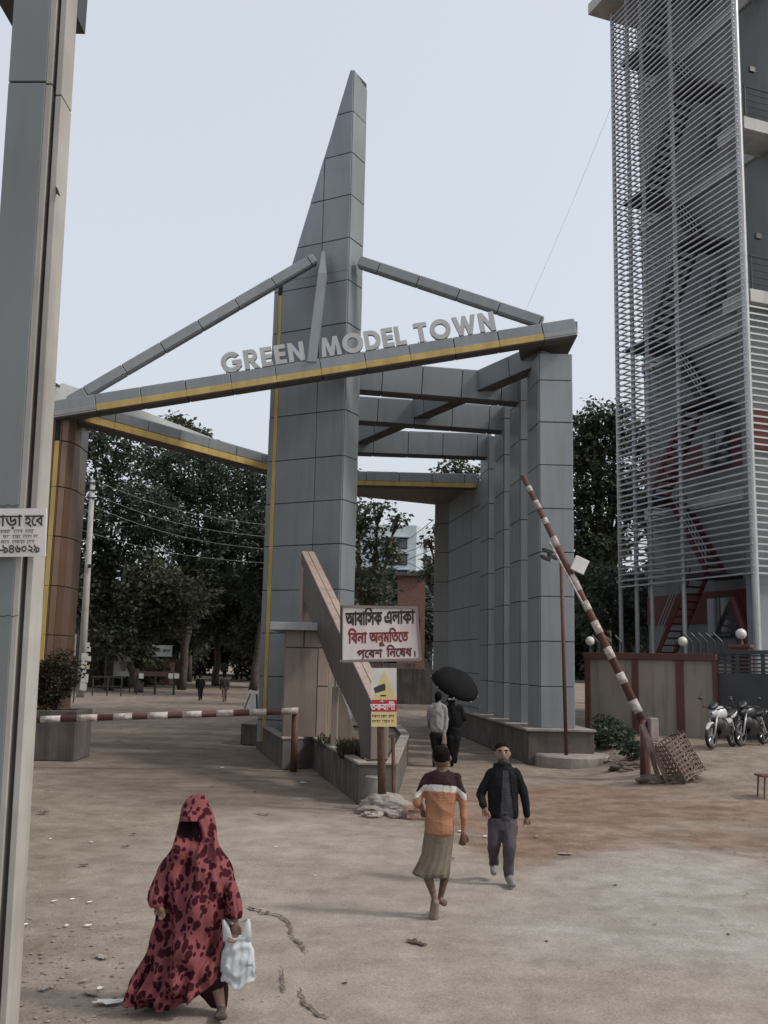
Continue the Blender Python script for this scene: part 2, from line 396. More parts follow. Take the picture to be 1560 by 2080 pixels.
clad(spire, TC, tr, Zv, -tu, [(0, z_sh), (TD, z_sh), (TD, ap[1] - 0.22), (0, ap[1] - 0.02)], [], seamz, M['acp'])
# slanted edge and shoulder caps
sl = (Vector((0, 0, 0)) + pt(*blade[2]) - pt(*blade[1])); slu = sl.normalized(); sln = slu.cross(tn).normalized()
if sln.dot(tu) < 0: sln = -sln
clad(spire, pt(*blade[1]), slu, tr, sln, [(0, 0), (sl.length, 0), (sl.length, TD), (0, TD)], frange(1.22, sl.length, 1.22), [], M['acp'])
clad(tower, pt(0, z_sh), tu, tr, Zv, [(su_, 0), (lw, 0), (lw, TD), (su_, TD)], [], [], M['acp'])
clad(tower, TC + tu * lw, tr, Zv, tu, [(0, 0.3), (TD, 0.3), (TD, z_sh), (0, z_sh)], [], seamz, M['acp'])

# --- generic box beam between two points, clad on the front, underside and top
def beam(name, A, B, h, dep, parent, m=None, yellow=0.0, step=1.22, first=None, under=None, ncut=None, n=None):
    A = Vector(A); B = Vector(B); u = (B - A); Ln = u.length; u.normalize()
    if n is None:
        n = Vector((u.y, -u.x, 0)).normalized()
        if n.y > 0: n = -n
    v = n.cross(u); v = v if v.z > 0 else -v
    mb = MB(); q = [A, A - n * dep, B - n * dep, B]
    mb.hexa([p for p in q], [p + v * h for p in q])
    o = mb.build(name, M['joint'], parent)
    bm = bmesh.new(); bm.from_mesh(o.data); bmesh.ops.recalc_face_normals(bm, faces=bm.faces); bm.to_mesh(o.data); bm.free()
    cuts = ncut if ncut is not None else frange(first if first is not None else step, Ln, step)
    m = m or M['acp']
    yh = h * yellow
    clad(o, A, u, v, n, [(0, yh), (Ln, yh), (Ln, h), (0, h)], cuts, [], m)
    if yellow: clad(o, A, u, v, n, [(0, 0), (Ln, 0), (Ln, yh - 0.01), (0, yh - 0.01)], cuts, [], M['yellow'], gap=0.006, name='yellow_strip')
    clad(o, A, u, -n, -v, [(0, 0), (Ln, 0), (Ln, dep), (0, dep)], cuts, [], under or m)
    clad(o, A + v * h, u, -n, v, [(0, 0), (Ln, 0), (Ln, dep), (0, dep)], cuts, [], m)
    clad(o, A - n * dep, u, v, -n, [(0, 0), (Ln, 0), (Ln, h), (0, h)], cuts, [], m)
    for P, e in ((A, -u), (B, u)): clad(o, P, -n, v, e, [(0, 0), (dep, 0), (dep, h), (0, h)], [], [], m)
    return o, u, v, n
YF = 26.2
FL, FR = at(111, 849, YF), at(1171, 681, YF)
fl_len = (FR - FL).length
hF = (at(655, 732, YF) - at(655, 765, YF)).length
ymid1 = (at(197, 838, YF) - FL).length; ymid2 = (at(1106, 692, YF) - FL).length
stp = (ymid2 - ymid1) / 10
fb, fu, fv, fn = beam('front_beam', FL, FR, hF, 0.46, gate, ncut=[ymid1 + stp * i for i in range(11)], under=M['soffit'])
# yellow stripe proud of the fascia, in lengths that follow the panels
for i in range(10):
    clad(fb, FL + fn * 0.031, fu, fv, fn, [(ymid1 + stp * i + 0.004, 0.006), (ymid1 + stp * (i + 1) - 0.004, 0.006), (ymid1 + stp * (i + 1) - 0.004, hF * 0.40), (ymid1 + stp * i + 0.004, hF * 0.40)], [], [], M['yellow'], th=0.012, name='yellow_strip')
for a, b in ((0.0, ymid1 - 0.01), (ymid2 + 0.01, fl_len)):
    clad(fb, FL + fn * 0.031, fu, fv, fn, [(a, 0.006), (b, 0.006), (b, hF * 0.36), (a, hF * 0.36)], [], [hF * 0.09], M['acp_light'], th=0.012, name='trim_strip')

# --- letters
def letter_polys(ch):                    # outlines on a unit-high grid, outer first then holes; plus advance
    t = 0.235
    def arc(cx, cy, rx, ry, a0, a1, n=22): return [(cx + rx * math.cos(rad(a0 + (a1 - a0) * i / n)), cy + ry * math.sin(rad(a0 + (a1 - a0) * i / n))) for i in range(n + 1)]
    if ch == 'E': return [[(0, 0), (.58, 0), (.58, t * .9), (t, t * .9), (t, .39), (.55, .39), (.55, .61), (t, .61), (t, 1 - t * .9), (.58, 1 - t * .9), (.58, 1), (0, 1)]], .58
    if ch == 'L': return [[(0, 0), (.55, 0), (.55, t * .92), (t, t * .92), (t, 1), (0, 1)]], .55
    if ch == 'T': return [[(.22, 0), (.22 + t, 0), (.22 + t, 1 - t * .92), (.67, 1 - t * .92), (.67, 1), (0, 1), (0, 1 - t * .92), (.22, 1 - t * .92)]], .67
    if ch == 'N': return [[(0, 0), (t, 0), (t, .60), (.58, 0), (.80, 0), (.80, 1), (.80 - t, 1), (.80 - t, .42), (.22, 1), (0, 1)]], .80
    if ch == 'M': return [[(0, 0), (t, 0), (.27, .58), (.42, 0), (.62, 0), (.77, .58), (.80, 0), (1.04, 0), (.90, 1), (.68, 1), (.52, .42), (.36, 1), (.14, 1)]], 1.04
    if ch == 'W': return [[(.27, 0), (.47, 0), (.60, .50), (.73, 0), (.93, 0), (1.20, 1), (.96, 1), (.83, .42), (.69, 1), (.51, 1), (.37, .42), (.24, 1), (0, 1)]], 1.20
    if ch == 'O': return [arc(.52, .5, .53, .53, 0, 360, 36)[:-1], arc(.52, .5, .29, .29, 360, 0, 36)[:-1]], 1.04
    if ch == 'D': return [[(0, 0), (.32, 0)] + arc(.34, .5, .48, .5, -90, 90) + [(.32, 1), (0, 1)], [(t, .78), (.32, .78)] + arc(.34, .5, .24, .28, 90, -90) + [(.32, .22), (t, .22)]], .82
    if ch == 'R': return [[(0, 0), (t, 0), (t, .36), (.27, .36), (.48, 0), (.76, 0), (.50, .40)] + arc(.40, .69, .29, .31, -68, 90) + [(0, 1)], [(t, .80), (.38, .80)] + arc(.38, .68, .11, .12, 90, -90, 10) + [(t, .56)]], .74
    if ch == 'G': return [arc(.53, .5, .53, .53, 40, 322, 34) + [(1.03, .22), (1.03, .58), (.56, .58), (.56, .38), (.80, .38)] + arc(.53, .5, .29, .29, 312, 48, 26)], 1.04
def extrude_letter(ch, P, ux, uy, n, h, depth, parent):
    polys, adv = letter_polys(ch)
    tris = tessellate_polygon([[Vector((a, b, 0)) for a, b in p] for p in polys])
    flat = [p for q in polys for p in q]; k = len(flat)
    vs = [P + ux * a * h + uy * b * h + n * depth for a, b in flat] + [P + ux * a * h + uy * b * h for a, b in flat]
    fs = [tuple(t) for t in tris] + [tuple(i + k for i in reversed(t)) for t in tris]; s = 0
    for q in polys:
        for i in range(len(q)): a = s + i; b = s + (i + 1) % len(q); fs.append((a, k + a, k + b, b))
        s += len(q)
    o = meshobj('letter', vs, fs, M['letter'], parent)
    bm = bmesh.new(); bm.from_mesh(o.data); bmesh.ops.recalc_face_normals(bm, faces=bm.faces); bm.to_mesh(o.data); bm.free()
    return o
lx = Vector((1, 0, 0)) * 1.0
LH = (at(470, 722, YF) - at(470, 761, YF)).length
word_px = {'GREEN': (452, 624), 'MODEL': (655, 832), 'TOWN': (846, 1014)}
top0 = FL + fv * hF
for word, (p0, p1) in word_px.items():
    advs = [letter_polys(c)[1] for c in word]; tot = sum(advs) * LH
    wid = (p1 - p0) / FPX * 26.9; gapw = (wid - tot) / (len(word) - 1)
    base = at(p0, 762 - (p0 - 452) * 0.152, YF)
    s0 = (base - top0).dot(fu)
    for c, a in zip(word, advs):
        P = top0 + fu * s0 + fv * 0.045 - fn * 0.10
        extrude_letter(c, P, fu, fv, fn, LH, 0.12, gate)
        for q in (0.2, 0.75): MB().box(P + fu * a * LH * q + fn * 0.05 - fv * 0.01, (0.025, 0.025, 0.09)).build('letter_stud', M['dark'], gate)
        s0 += a * LH + gapw

# --- stays between the tower and the ends of the front beam
beam('stay', at(146, 822, YF + 0.1), at(643, 531, YF + 0.72), 0.25, 0.25, gate, step=1.22, first=0.5)
beam('stay', at(727, 538, 26.95), at(1097, 661, YF + 0.12), 0.26, 0.25, gate, step=1.22, first=0.6)
A, B = at(634, 737, YF + 0.05), at(657, 509, YF + 0.78)
dv = (B - A).normalized()
mb = MB(); sx = Vector((0.13, 0.02, 0)); sy = Vector((0.05, -0.12, 0))
mb.hexa([A - sx - sy, A + sx - sy, A + sx + sy, A - sx + sy][::-1], [B - sx * .2 - sy, B + sx * .2 - sy, B + sx * .2 + sy, B - sx * .2 + sy][::-1])
mb2 = MB()
Mx = A.lerp(B, 0.76) + Vector((0.07, -0.22, 0)); 
mb2.hexa([A + Vector((-.13, .12, 0)), A + Vector((-.13, -.12, 0)), A + Vector((.13, -.12, 0)), A + Vector((.13, .12, 0))], [Mx + Vector((-.13, .25, 0)), Mx + Vector((-.13, -.06, 0)), Mx + Vector((.11, -.06, 0)), Mx + Vector((.11, .25, 0))])
mb2.hexa([Mx + Vector((-.13, .25, .001)), Mx + Vector((-.13, -.06, .001)), Mx + Vector((.11, -.06, .001)), Mx + Vector((.11, .25, .001))], [B + Vector((-.04, .1, 0)), B + Vector((-.04, .02, 0)), B + Vector((.03, .02, 0)), B + Vector((.03, .1, 0))])
mb2.build('stay', M['acp'], gate)
# --- right-hand row of piers
drift = -0.10
zs1 = [zat(1130, y, 26.75) for y in (1395, 1303, 1212, 1122, 1033.5, 945, 858, 773)]
x1 = XS(1098, 26.75)
pw = XS(1165.5, 26.75) - x1
ru = Vector((1, 0.02, 0)).normalized(); rv = Vector((drift, 1, 0)).normalized()
PZ0 = zat(1130, 1479, 26.75)
def pier(P, wdt, dep, z0, z1, name, m=None, seams=zs1, parent=None):
    A = Vector((P.x, P.y, z0)); u, v = ru, rv; n = -Vector((-u.y, u.x, 0)); ls = -Vector((v.y, -v.x, 0))
    q = [A, A + u * wdt, A + u * wdt + v * dep, A + v * dep]
    o = MB().hexa(q, [p + Zv * (z1 - z0) for p in q]).build(name, M['joint'], parent or gate)
    H = z1 - z0; sz = [s - z0 for s in seams]; m = m or M['acp']
    clad(o, A, u, Zv, n, [(0, 0), (wdt, 0), (wdt, H), (0, H)], [], sz, m)
    clad(o, A, v, Zv, ls, [(0, 0), (dep, 0), (dep, H), (0, H)], [], sz, m)
    clad(o, A + u * wdt, v, Zv, -ls, [(0, 0), (dep, 0), (dep, H), (0, H)], [], sz, m)
    return o
ztop1 = zat(1110, 722, 26.75)
zR = lambda Y: ztop1 + (Y - 26.75) * -0.19
PY = [26.75, 29.0, 31.2, 33.6]
for i, Y in enumerate(PY):
    P = Vector((x1 + drift * (Y - 26.75), Y, 0))
    pier(P, pw, 1.3, PZ0, zR(Y) + (0.05 if i == 0 else 0.55), 'pier')
# plinth under the row
a0 = Vector((x1 - 0.40, 26.35, 0)); L_ = 10.8
q = [a0, a0 + ru * (pw + 0.85), a0 + ru * (pw + 0.85) + rv * L_, a0 + rv * L_]
MB().hexa(q, [p + Zv * (PZ0 - 0.005) for p in q]).build('plinth', M['cement'], gate, bevel=0.02)
q = [p + d for p, d in zip(q, (Vector((-.05, -.05, 0)), Vector((.05, -.05, 0)), Vector((.05, .05, 0)), Vector((-.05, .05, 0))))]
MB().hexa([p + Zv * (PZ0 - 0.07) for p in q], [p + Zv * (PZ0 - 0.002) for p in q]).build('plinth_edge', M['concrete'], gate, bevel=0.015)
st = MB().lathe(Vector((x1 + 0.75, 26.3, -0.05)), [(0.0, 0), (0.98, 0), (0.98, 0.30), (0.93, 0.34), (0.0, 0.34)], 28)
st.build('round_step', M['concrete'], gate)

# --- pergola beams over the right lane
specs = [((722, 795), (1058, 825), 29.25), ((722, 858), (1022, 882), 31.45), ((722, 925), (990, 935), 33.85)]
topsr = [762, 828, 884]
for (l, r_, Y), tt in zip(specs, topsr):
    xr = x1 + drift * (Y - 26.75) + 0.02
    B = at(r_[0], r_[1], Y); B.x = xr + 0.1
    A = at(640, l[1] - 9, Y - 0.25); A.z = at(722, l[1], Y - .2).z
    B.z -= 0.0
    hh = (at(r_[0], tt, Y) - at(r_[0], r_[1], Y)).length - 0.10
    # the underside is seen from below: lift the front edge so that its rear edge meets the measured line
    lift = 0.12
    beam('pergola_beam', A + Zv * lift, B + Zv * lift, hh, 0.5, gate, under=M['soffit'], first=0.8)
A = at(648, 868, 27.9); A.z = zR(28) - 0.3; B = Vector((A.x - 1.3, 36.6, zR(36.6) - 0.4))
beam('spine_beam', A, B, 0.6, 0.4, gate, n=Vector((1, 0.15, 0)).normalized())
# diagonal beam from the front right corner towards the back
A = at(1100, 738, 27.3); B = at(640, 935, 35.2)
dgb, _, _, _ = beam('diagonal_beam', B, A, 0.62, 0.42, gate, under=M['soffit'], first=0.9)
# corner roof plate above the first pier
pts = [at(1171, 682, YF + 0.47), at(1147, 729, 28.3), at(1060, 744, 28.3), at(1052, 702, YF + 0.47)]
MB().hexa(pts[::-1], [p + Zv * 0.42 for p in pts][::-1]).build('corner_plate', M['soffit'], gate)
clad(gate, pts[0] + Vector((0.0, 0, 0)), (pts[1] - pts[0]).normalized(), Zv, Vector((1, 0, 0)), [(0, 0), ((pts[1] - pts[0]).length, 0), ((pts[1] - pts[0]).length, .42), (0, .42)], [], [], M['acp'], name='corner_panel')

# --- rear canopy: from the left pier to behind the tower, then across the right lane
RL = at(172, 856, 26.75); RM = at(560, 960, 33.0)
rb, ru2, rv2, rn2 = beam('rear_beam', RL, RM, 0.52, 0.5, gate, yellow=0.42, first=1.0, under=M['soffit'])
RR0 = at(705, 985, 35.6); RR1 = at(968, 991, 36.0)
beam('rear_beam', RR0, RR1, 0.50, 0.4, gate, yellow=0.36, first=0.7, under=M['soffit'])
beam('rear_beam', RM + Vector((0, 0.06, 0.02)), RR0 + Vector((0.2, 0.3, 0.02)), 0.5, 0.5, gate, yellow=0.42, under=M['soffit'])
# deep soffit slab behind the rear beam over the lane
s0, s1, s2, s3 = RR0 + Vector((0.0, .4, .06)), RR1 + Vector((1.3, .4, .06)), at(900, 1036, 41.2), at(700, 1006, 41.2)
s2.x += 2.2
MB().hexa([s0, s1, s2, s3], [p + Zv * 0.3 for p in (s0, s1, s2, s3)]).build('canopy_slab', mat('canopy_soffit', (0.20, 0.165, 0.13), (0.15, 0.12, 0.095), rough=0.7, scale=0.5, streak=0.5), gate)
# sloping parapet of the left canopy, seen over the beams
pa = [at(84, 797, 27.6), at(127, 778, 28.2), at(285, 832, 29.6), at(470, 905, 31.6), at(470, 915, 31.4), at(205, 846, 27.6), at(84, 822, 27.0)]
n_ = len(pa)
mb = MB(); bk = [p + Vector((0.05, 0.35, -0.02)) for p in pa]
mb.add(pa + bk, [tuple(range(n_)), tuple(reversed(range(n_, 2 * n_)))] + [(i, n_ + i, n_ + (i + 1) % n_, (i + 1) % n_) for i in range(n_)])
o = mb.build('canopy_parapet', M['acp_light'], gate)
for i in range(3):
    c = at(95 + 9 * i, 791 - 4.6 * i, 27.55); MB().box(c, (0.16, 0.3, 0.055), rot=Matrix.Rotation(0.25, 3, 'Y')).build('parapet_bar', M['dark'], gate)

# --- rear pier wall on the right
rw0 = Vector((XS(976, 35.4), 35.4, 0)); rw1 = Vector((XS(909, 40.6), 40.6, 0)); rw2 = Vector((XS(880, 40.9), 40.9, 0))
for Pa, Pb, nm in ((rw1, rw0, 'rear_wall'), (rw2, rw1, 'rear_pier')):
    u = (Pb - Pa); Ln = u.length; u.normalize(); n = Vector((u.y, -u.x, 0)); n = -n if n.y > 0 else n
    zt = 9.2
    q = [Pa, Pb, Pb - n * 0.5, Pa - n * 0.5]
    o = MB().hexa(q, [p + Zv * zt for p in q]).build(nm, M['joint'], gate)
    clad(o, Pa, u, Zv, n, [(0, 0), (Ln, 0), (Ln, zt), (0, zt)], frange(1.3, Ln - .2, 1.3), frange(1.0, zt, 1.22), M['acp_light'] if nm == 'rear_pier' else M['acp'])
a = rw2 + Vector((-0.3, -.5, 0)); b_ = Vector((rw0.x - 0.2, 37.6, 0))
MB().box((rw2.x + 0.6, 40.2, 0.35), (1.6, 1.4, 0.7)).build('plinth', M['cement'], gate, bevel=0.02)

# --- curved brown pier on the left
zbt = at(110, 845, YF + .4).z
bx0 = XS(84, 26.6); prof = [(bx0 - 0.75, 26.75), (bx0 - 0.12, 26.45), (bx0 + 0.16, 26.45), (bx0 + 0.30, 26.56), (bx0 + 0.40, 26.8), (bx0 + 0.44, 27.2), (bx0 + 0.40, 28.0), (bx0 + 0.1, 28.5), (bx0 - 0.75, 28.5)]
bot = [Vector((a, b, 0.25)) for a, b in prof]
bp_ = MB().hexa(bot, [Vector((p.x, p.y, zbt)) for p in bot]).build('brown_pier', M['joint'], gate)
bz = [zat(90, y, 26.6) for y in (1290, 1190, 1090, 990, 897)]
for i in range(6):
    Pa, Pb = Vector((*prof[i], 0)), Vector((*prof[i + 1], 0)); u = Pb - Pa; Ln = u.length; u.normalize(); n = Vector((u.y, -u.x, 0))
    if i == 1:
        for a, b, mm, nm in ((0.0, 0.10, 'brown', 'panel'), (0.11, 0.24, 'yellow', 'yellow_strip'), (0.25, Ln, 'brown', 'panel')):
            zt2 = zbt if nm == 'panel' else bz[-1]
            z02 = .25
            clad(bp_, Pa, u, Zv, n, [(a, z02), (b, z02), (b, zt2), (a, zt2)], [], bz, M[mm], gap=0.02 if nm == 'panel' else 0.006, name=nm)
    else:
        clad(bp_, Pa, u, Zv, n, [(0, .25), (Ln, .25), (Ln, zbt), (0, zbt)], [], bz, M['brown'])
MB().box((bx0 - 0.15, 27.4, zbt + 0.12), (1.6, 1.9, 0.25)).build('pier_cap', M['acp_light'], gate)
MB().box((bx0 - 0.1, 27.35, 0.2), (1.9, 2.2, 0.5)).build('plinth', M['cement'], gate, bevel=0.02)

# --- podium and the slanted fin in front of the tower
PH = 0.74
c0, c1, c2, c3 = G(573, 1563), G(634, 1560), G(727, 1634), G(803, 1634)
pY = c0.y + 0.30
pl_ = at(577, 1400, pY).x; pr_ = at(666, 1400, pY).x
zc = zat(600, 1281, pY); zb = zat(600, 1316, pY)
pod = MB().box(((pl_ + pr_) / 2, pY + 1.75, (PH + zc) / 2), (pr_ - pl_, 3.5, zc - PH)).build('podium', M['joint'], gate)
fO = Vector((pl_, pY, 0)); xs_ = at(643, 1400, pY).x - pl_; xm_ = at(618, 1300, pY).x - pl_; W_ = pr_ - pl_
clad(pod, fO, Vector((1, 0, 0)), Zv, Vector((0, -1, 0)), [(0, PH), (xs_, PH), (xs_, zb), (0, zb)], [], [], M['beige'])
clad(pod, fO, Vector((1, 0, 0)), Zv, Vector((0, -1, 0)), [(xs_ + .02, PH), (W_, PH), (W_, zb), (xs_ + .02, zb)], [], [zat(650, 1394, pY)], M['pinkish'])
clad(pod, fO, Vector((1, 0, 0)), Zv, Vector((0, -1, 0)), [(0, zb + .02), (W_, zb + .02), (W_, zc), (0, zc)], [xm_], [], M['beige'])
clad(pod, fO, Vector((0, 1, 0)), Zv, Vector((-1, 0, 0)), [(0, PH), (3.5, PH), (3.5, zc), (0, zc)], [1.7], [zb], M['beige'])
clad(pod, fO + Vector((W_, 0, 0)), Vector((0, 1, 0)), Zv, Vector((1, 0, 0)), [(0, PH), (3.5, PH), (3.5, zc), (0, zc)], [1.7], [zb], M['beige'])
MB().box(((pl_ + pr_) / 2 - 0.16, pY + 1.7, zc + 0.10), (W_ + 0.42, 3.9, 0.19)).build('podium_cap', M['acp_light'], gate, bevel=0.012)

YFN = c2.y + 0.55
f0 = at(625, 1122, 26.3); f1 = at(752, 1428, YFN); f1.x = at(772, 1428, YFN).x
fd = Vector((f1.x - f0.x, f1.y - f0.y, 0)); fdl = fd.length; fdn = fd.normalized(); fs_ = Vector((-fdn.y, fdn.x, 0))
fw = 0.34
def fp(s, z, side): return Vector((f0.x, f0.y, 0)) + fdn * s + fs_ * side + Zv * z
dz = (f1.z - f0.z) / fdl
slot0 = fdl * 0.62
prof_f = [(0, f0.z), (fdl, f1.z), (fdl, PH), (fdl - 0.75, PH), (fdl - 0.95, PH + 0.55), (fdl * 0.55, f0.z + dz * fdl * 0.55 - 1.15), (0.55, f0.z - 1.3), (0.45, zc + .2), (0.0, zc + .2)]
n_ = len(prof_f)
va = [fp(s, z, -fw / 2) for s, z in prof_f]; vb = [fp(s, z, fw / 2) for s, z in prof_f]
tri = tessellate_polygon([[Vector((s, z, 0)) for s, z in prof_f]])
mb = MB(); mb.add(va + vb, [tuple(t) for t in tri] + [tuple(i + n_ for i in reversed(t)) for t in tri] + [(i, n_ + i, n_ + (i + 1) % n_, (i + 1) % n_) for i in range(n_)])
fin = mb.build('slanted_fin', mat('fin_side', (0.125, 0.108, 0.10), (0.095, 0.083, 0.076), rough=0.6, scale=1.0, streak=0.5), gate)
bm = bmesh.new(); bm.from_mesh(fin.data); bmesh.ops.recalc_face_normals(bm, faces=bm.faces); bm.to_mesh(fin.data); bm.free()
fu_ = (fp(fdl, f1.z, 0) - fp(0, f0.z, 0)); fl_ = fu_.length; fu_.normalize(); fnn = fu_.cross(fs_); fnn = fnn if fnn.z > 0 else -fnn
clad(fin, fp(0, f0.z, -fw / 2), fu_, fs_, fnn, [(0, 0), (fl_, 0), (fl_, fw), (0, fw)], [0.9] + frange(2.1, fl_, 1.22), [fw * 0.5], M['pinkish'], gap=0.012)
clad(fin, fp(fdl, 0, -fw / 2), fs_, Zv, fdn, [(0, PH + .01), (fw, PH + .01), (fw, f1.z), (0, f1.z)], [], [], M['beige'])
clad(fin, fp(0, 0, fw / 2 if fs_.x < 0 else -fw / 2), fdn, Zv, fs_ if fs_.x < 0 else -fs_, [(0.0, zc + .21), (0.45, zc + .21), (0.45, f0.z - 0.5), (0, f0.z - .3)], [], [], M['pinkish'])
# upright blade and the low wall plate behind the plants
b0 = at(679, 1500, 22.0); MB().box((b0.x, 22.0, PH + 0.62), (0.13, 0.5, 1.25)).build('upright_blade', M['beige'], gate, bevel=0.01)
q = [at(686, 1512, 22.4), at(726, 1512, 22.4), at(706, 1440, 22.4), at(692, 1402, 22.4), at(686, 1398, 22.4)]
mb = MB(); k = len(q); bk = [p + Vector((0, 0.12, 0)) for p in q]
mb.add(q + bk, [tuple(range(k)), tuple(reversed(range(k, 2 * k)))] + [(i, k + i, k + (i + 1) % k, (i + 1) % k) for i in range(k)])
mb.build('wall_plate', M['beige'], gate)

# ================================================================== planter round the tower foot
plt = thing('planter', 'low plastered planter wall round the foot of the grey tower', 'planter', (c2.x, c2.y, 0))
out = [Vector((c0.x, c0.y, 0)), Vector((c1.x, c1.y, 0)), Vector((c2.x, c2.y, 0)), Vector((c3.x, c3.y, 0)), Vector((0.75, 26.0, 0)), Vector((0.6, 29.5, 0)), Vector((-3.6, 29.5, 0))]
cen = sum(out, Vector()) / len(out)
def inset(pts, d):
    r = []
    for i in range(len(pts)):
        a, b, c = pts[i - 1], pts[i], pts[(i + 1) % len(pts)]
        e1 = (b - a).normalized(); e2 = (c - b).normalized(); n1 = Vector((-e1.y, e1.x, 0)); n2 = Vector((-e2.y, e2.x, 0))
        r.append(b + (n1 + n2) * (d / (1 + n1.dot(n2))))
    return r
inn = inset(out, 0.16)
for i in range(len(out)):
    j = (i + 1) % len(out); q = [out[i], out[j], inn[j], inn[i]]
    MB().hexa(q, [p + Zv * (PH - 0.05) for p in q]).build('planter_wall', M['cement'], plt)
o2 = inset(out, -0.03); i2 = inset(out, 0.19)
for i in range(len(out)):
    j = (i + 1) % len(out); q = [o2[i], o2[j], i2[j], i2[i]]
    MB().hexa([p + Zv * (PH - 0.05) for p in q], [p + Zv * (PH + prng.uniform(0, .004)) for p in q]).build('coping', M['concrete'], plt, bevel=0.012)
MB().add([p + Zv * (PH - 0.09) for p in inn], [tuple(range(len(inn)))]).build('planter_soil', M['soil'], plt)
# second low trough behind it on the left
r0, r1 = G(488, 1512), G(536, 1521)
tq = [Vector((r0.x, r0.y, 0)), Vector((r0.x + .95, r0.y - .5, 0)), Vector((r0.x + .95, r0.y + 3, 0)), Vector((r0.x, r0.y + 3, 0))]
trough = MB().hexa(tq, [p + Zv * 0.62 for p in tq]).build('concrete_trough', M['cement'], bevel=0.02)
tag(trough, 'low cement block beside the tower, left lane side, behind the planter corner', 'block')

# ================================================================== flat lettering (glyph outlines filled one contour group at a time)
def glyph_polys(ch):
    c = bpy.data.curves.new('glyph', 'FONT'); c.body = ch; c.resolution_u = 5
    o = bpy.data.objects.new('glyph', c); COL.objects.link(o)
    bpy.context.view_layer.update()
    dg = bpy.context.evaluated_depsgraph_get()
    cu = o.evaluated_get(dg).to_curve(dg)
    polys = []
    for s in cu.splines:
        P = []
        if s.type == 'BEZIER':
            bp = s.bezier_points; n = len(bp)
            for i in range(n):
                a, b = bp[i], bp[(i + 1) % n]
                for k in range(6):
                    t = k / 6; q = (1 - t) ** 3 * a.co + 3 * (1 - t) ** 2 * t * a.handle_right + 3 * (1 - t) * t * t * b.handle_left + t ** 3 * b.co
                    if not P or (Vector((q.x, q.y)) - Vector(P[-1])).length > 1e-4: P.append((q.x, q.y))
        else: P = [(p.co.x, p.co.y) for p in s.points]
        if len(P) > 2: polys.append(P)
    o.evaluated_get(dg).to_curve_clear()
    bpy.data.objects.remove(o); bpy.data.curves.remove(c)
    return polys
_gc = {}
NROW = 84
def glyph(ch):
    """rows of filled spans (non-zero winding) between y = -0.35 and 1.05 of the glyph"""
    if ch in _gc: return _gc[ch]
    polys = glyph_polys(ch); rows = []
    y0, y1 = -0.35, 1.05; dy = (y1 - y0) / NROW
    segs = [(p[i - 1], p[i]) for p in polys for i in range(len(p))]
    for r in range(NROW):
        y = y0 + (r + .5) * dy; xs = []
        for a, b in segs:
            if (a[1] > y) != (b[1] > y): xs.append((a[0] + (b[0] - a[0]) * (y - a[1]) / (b[1] - a[1]), 1 if b[1] > a[1] else -1))
        xs.sort(); wn_ = 0; sp = []
        for x, d in xs:
            if wn_ == 0: st_ = x
            wn_ += d
            if wn_ == 0 and x - st_ > 1e-4: sp.append((st_, x))
        rows.append(sp)
    c = bpy.data.curves.new('glyph', 'FONT'); c.body = ch + 'llll'; o = bpy.data.objects.new('glyph', c); COL.objects.link(o); bpy.context.view_layer.update()
    c2 = bpy.data.curves.new('glyph', 'FONT'); c2.body = 'llll'; o2 = bpy.data.objects.new('glyph', c2); COL.objects.link(o2); bpy.context.view_layer.update()
    mx = lambda ob: max(v[0] for v in ob.bound_box)
    adv = mx(o) - mx(o2)
    for x, y in ((o, c), (o2, c2)): bpy.data.objects.remove(x); bpy.data.curves.remove(y)
    _gc[ch] = (rows, adv); return _gc[ch]
def lettering(name, text, O, u, v, n, x0, x1, ybase, height, m, parent, bold=0.0, off=0.004):
    """text as a thin print on the plane O + a u + b v, fitted between x0 and x1"""
    adv = [glyph(c)[1] if c != ' ' else 0.28 for c in text]; tot = sum(adv); sx = (x1 - x0) / tot; sy = height
    dy = 1.4 / NROW; kv = int(round(bold / (dy * sy))) if bold else 0
    rows = [[] for _ in range(NROW)]; pen = 0.0
    for c, a in zip(text, adv):
        if c != ' ':
            for r, sp in enumerate(glyph(c)[0]):
                for p, q in sp:
                    for k in range(-kv, kv + 1):
                        if 0 <= r + k < NROW:
                            e = bold * (1 - .5 * abs(k) / (kv + 1)); rows[r + k].append((x0 + (pen + p) * sx - e, x0 + (pen + q) * sx + e))
        pen += a
    V, F = [], []
    for r, sp in enumerate(rows):
        sp.sort(); mg_ = []
        for p, q in sp:
            if mg_ and p <= mg_[-1][1]: mg_[-1][1] = max(mg_[-1][1], q)
            else: mg_.append([p, q])
        ya = ybase + (-0.35 + r * dy) * sy; yb = ya + dy * sy
        for p, q in mg_:
            s = len(V); V += [O + u * a + v * b + n * off for a, b in ((p, ya), (q, ya), (q, yb), (p, yb))]
            F.append((s, s + 1, s + 2, s + 3) if u.cross(v).dot(n) > 0 else (s + 3, s + 2, s + 1, s))
    return meshobj(name, V, F, m, parent)
def stroke(name, pts, wdt, O, u, v, n, m, parent, off=0.0095):
    """a drawn stroke on the same kind of plane"""
    V, F = [], []
    for i in range(len(pts) - 1):
        a, b = Vector((*pts[i], 0)), Vector((*pts[i + 1], 0)); d = (b - a).normalized(); q = Vector((-d.y, d.x, 0)) * wdt / 2; e = d * wdt * .3
        s = len(V); V += [O + u * p.x + v * p.y + n * (off + .0001 * i) for p in (a - q - e, b - q + e, b + q + e, a + q - e)]; F.append((s, s + 1, s + 2, s + 3))
    return meshobj(name, V, F, m, parent)

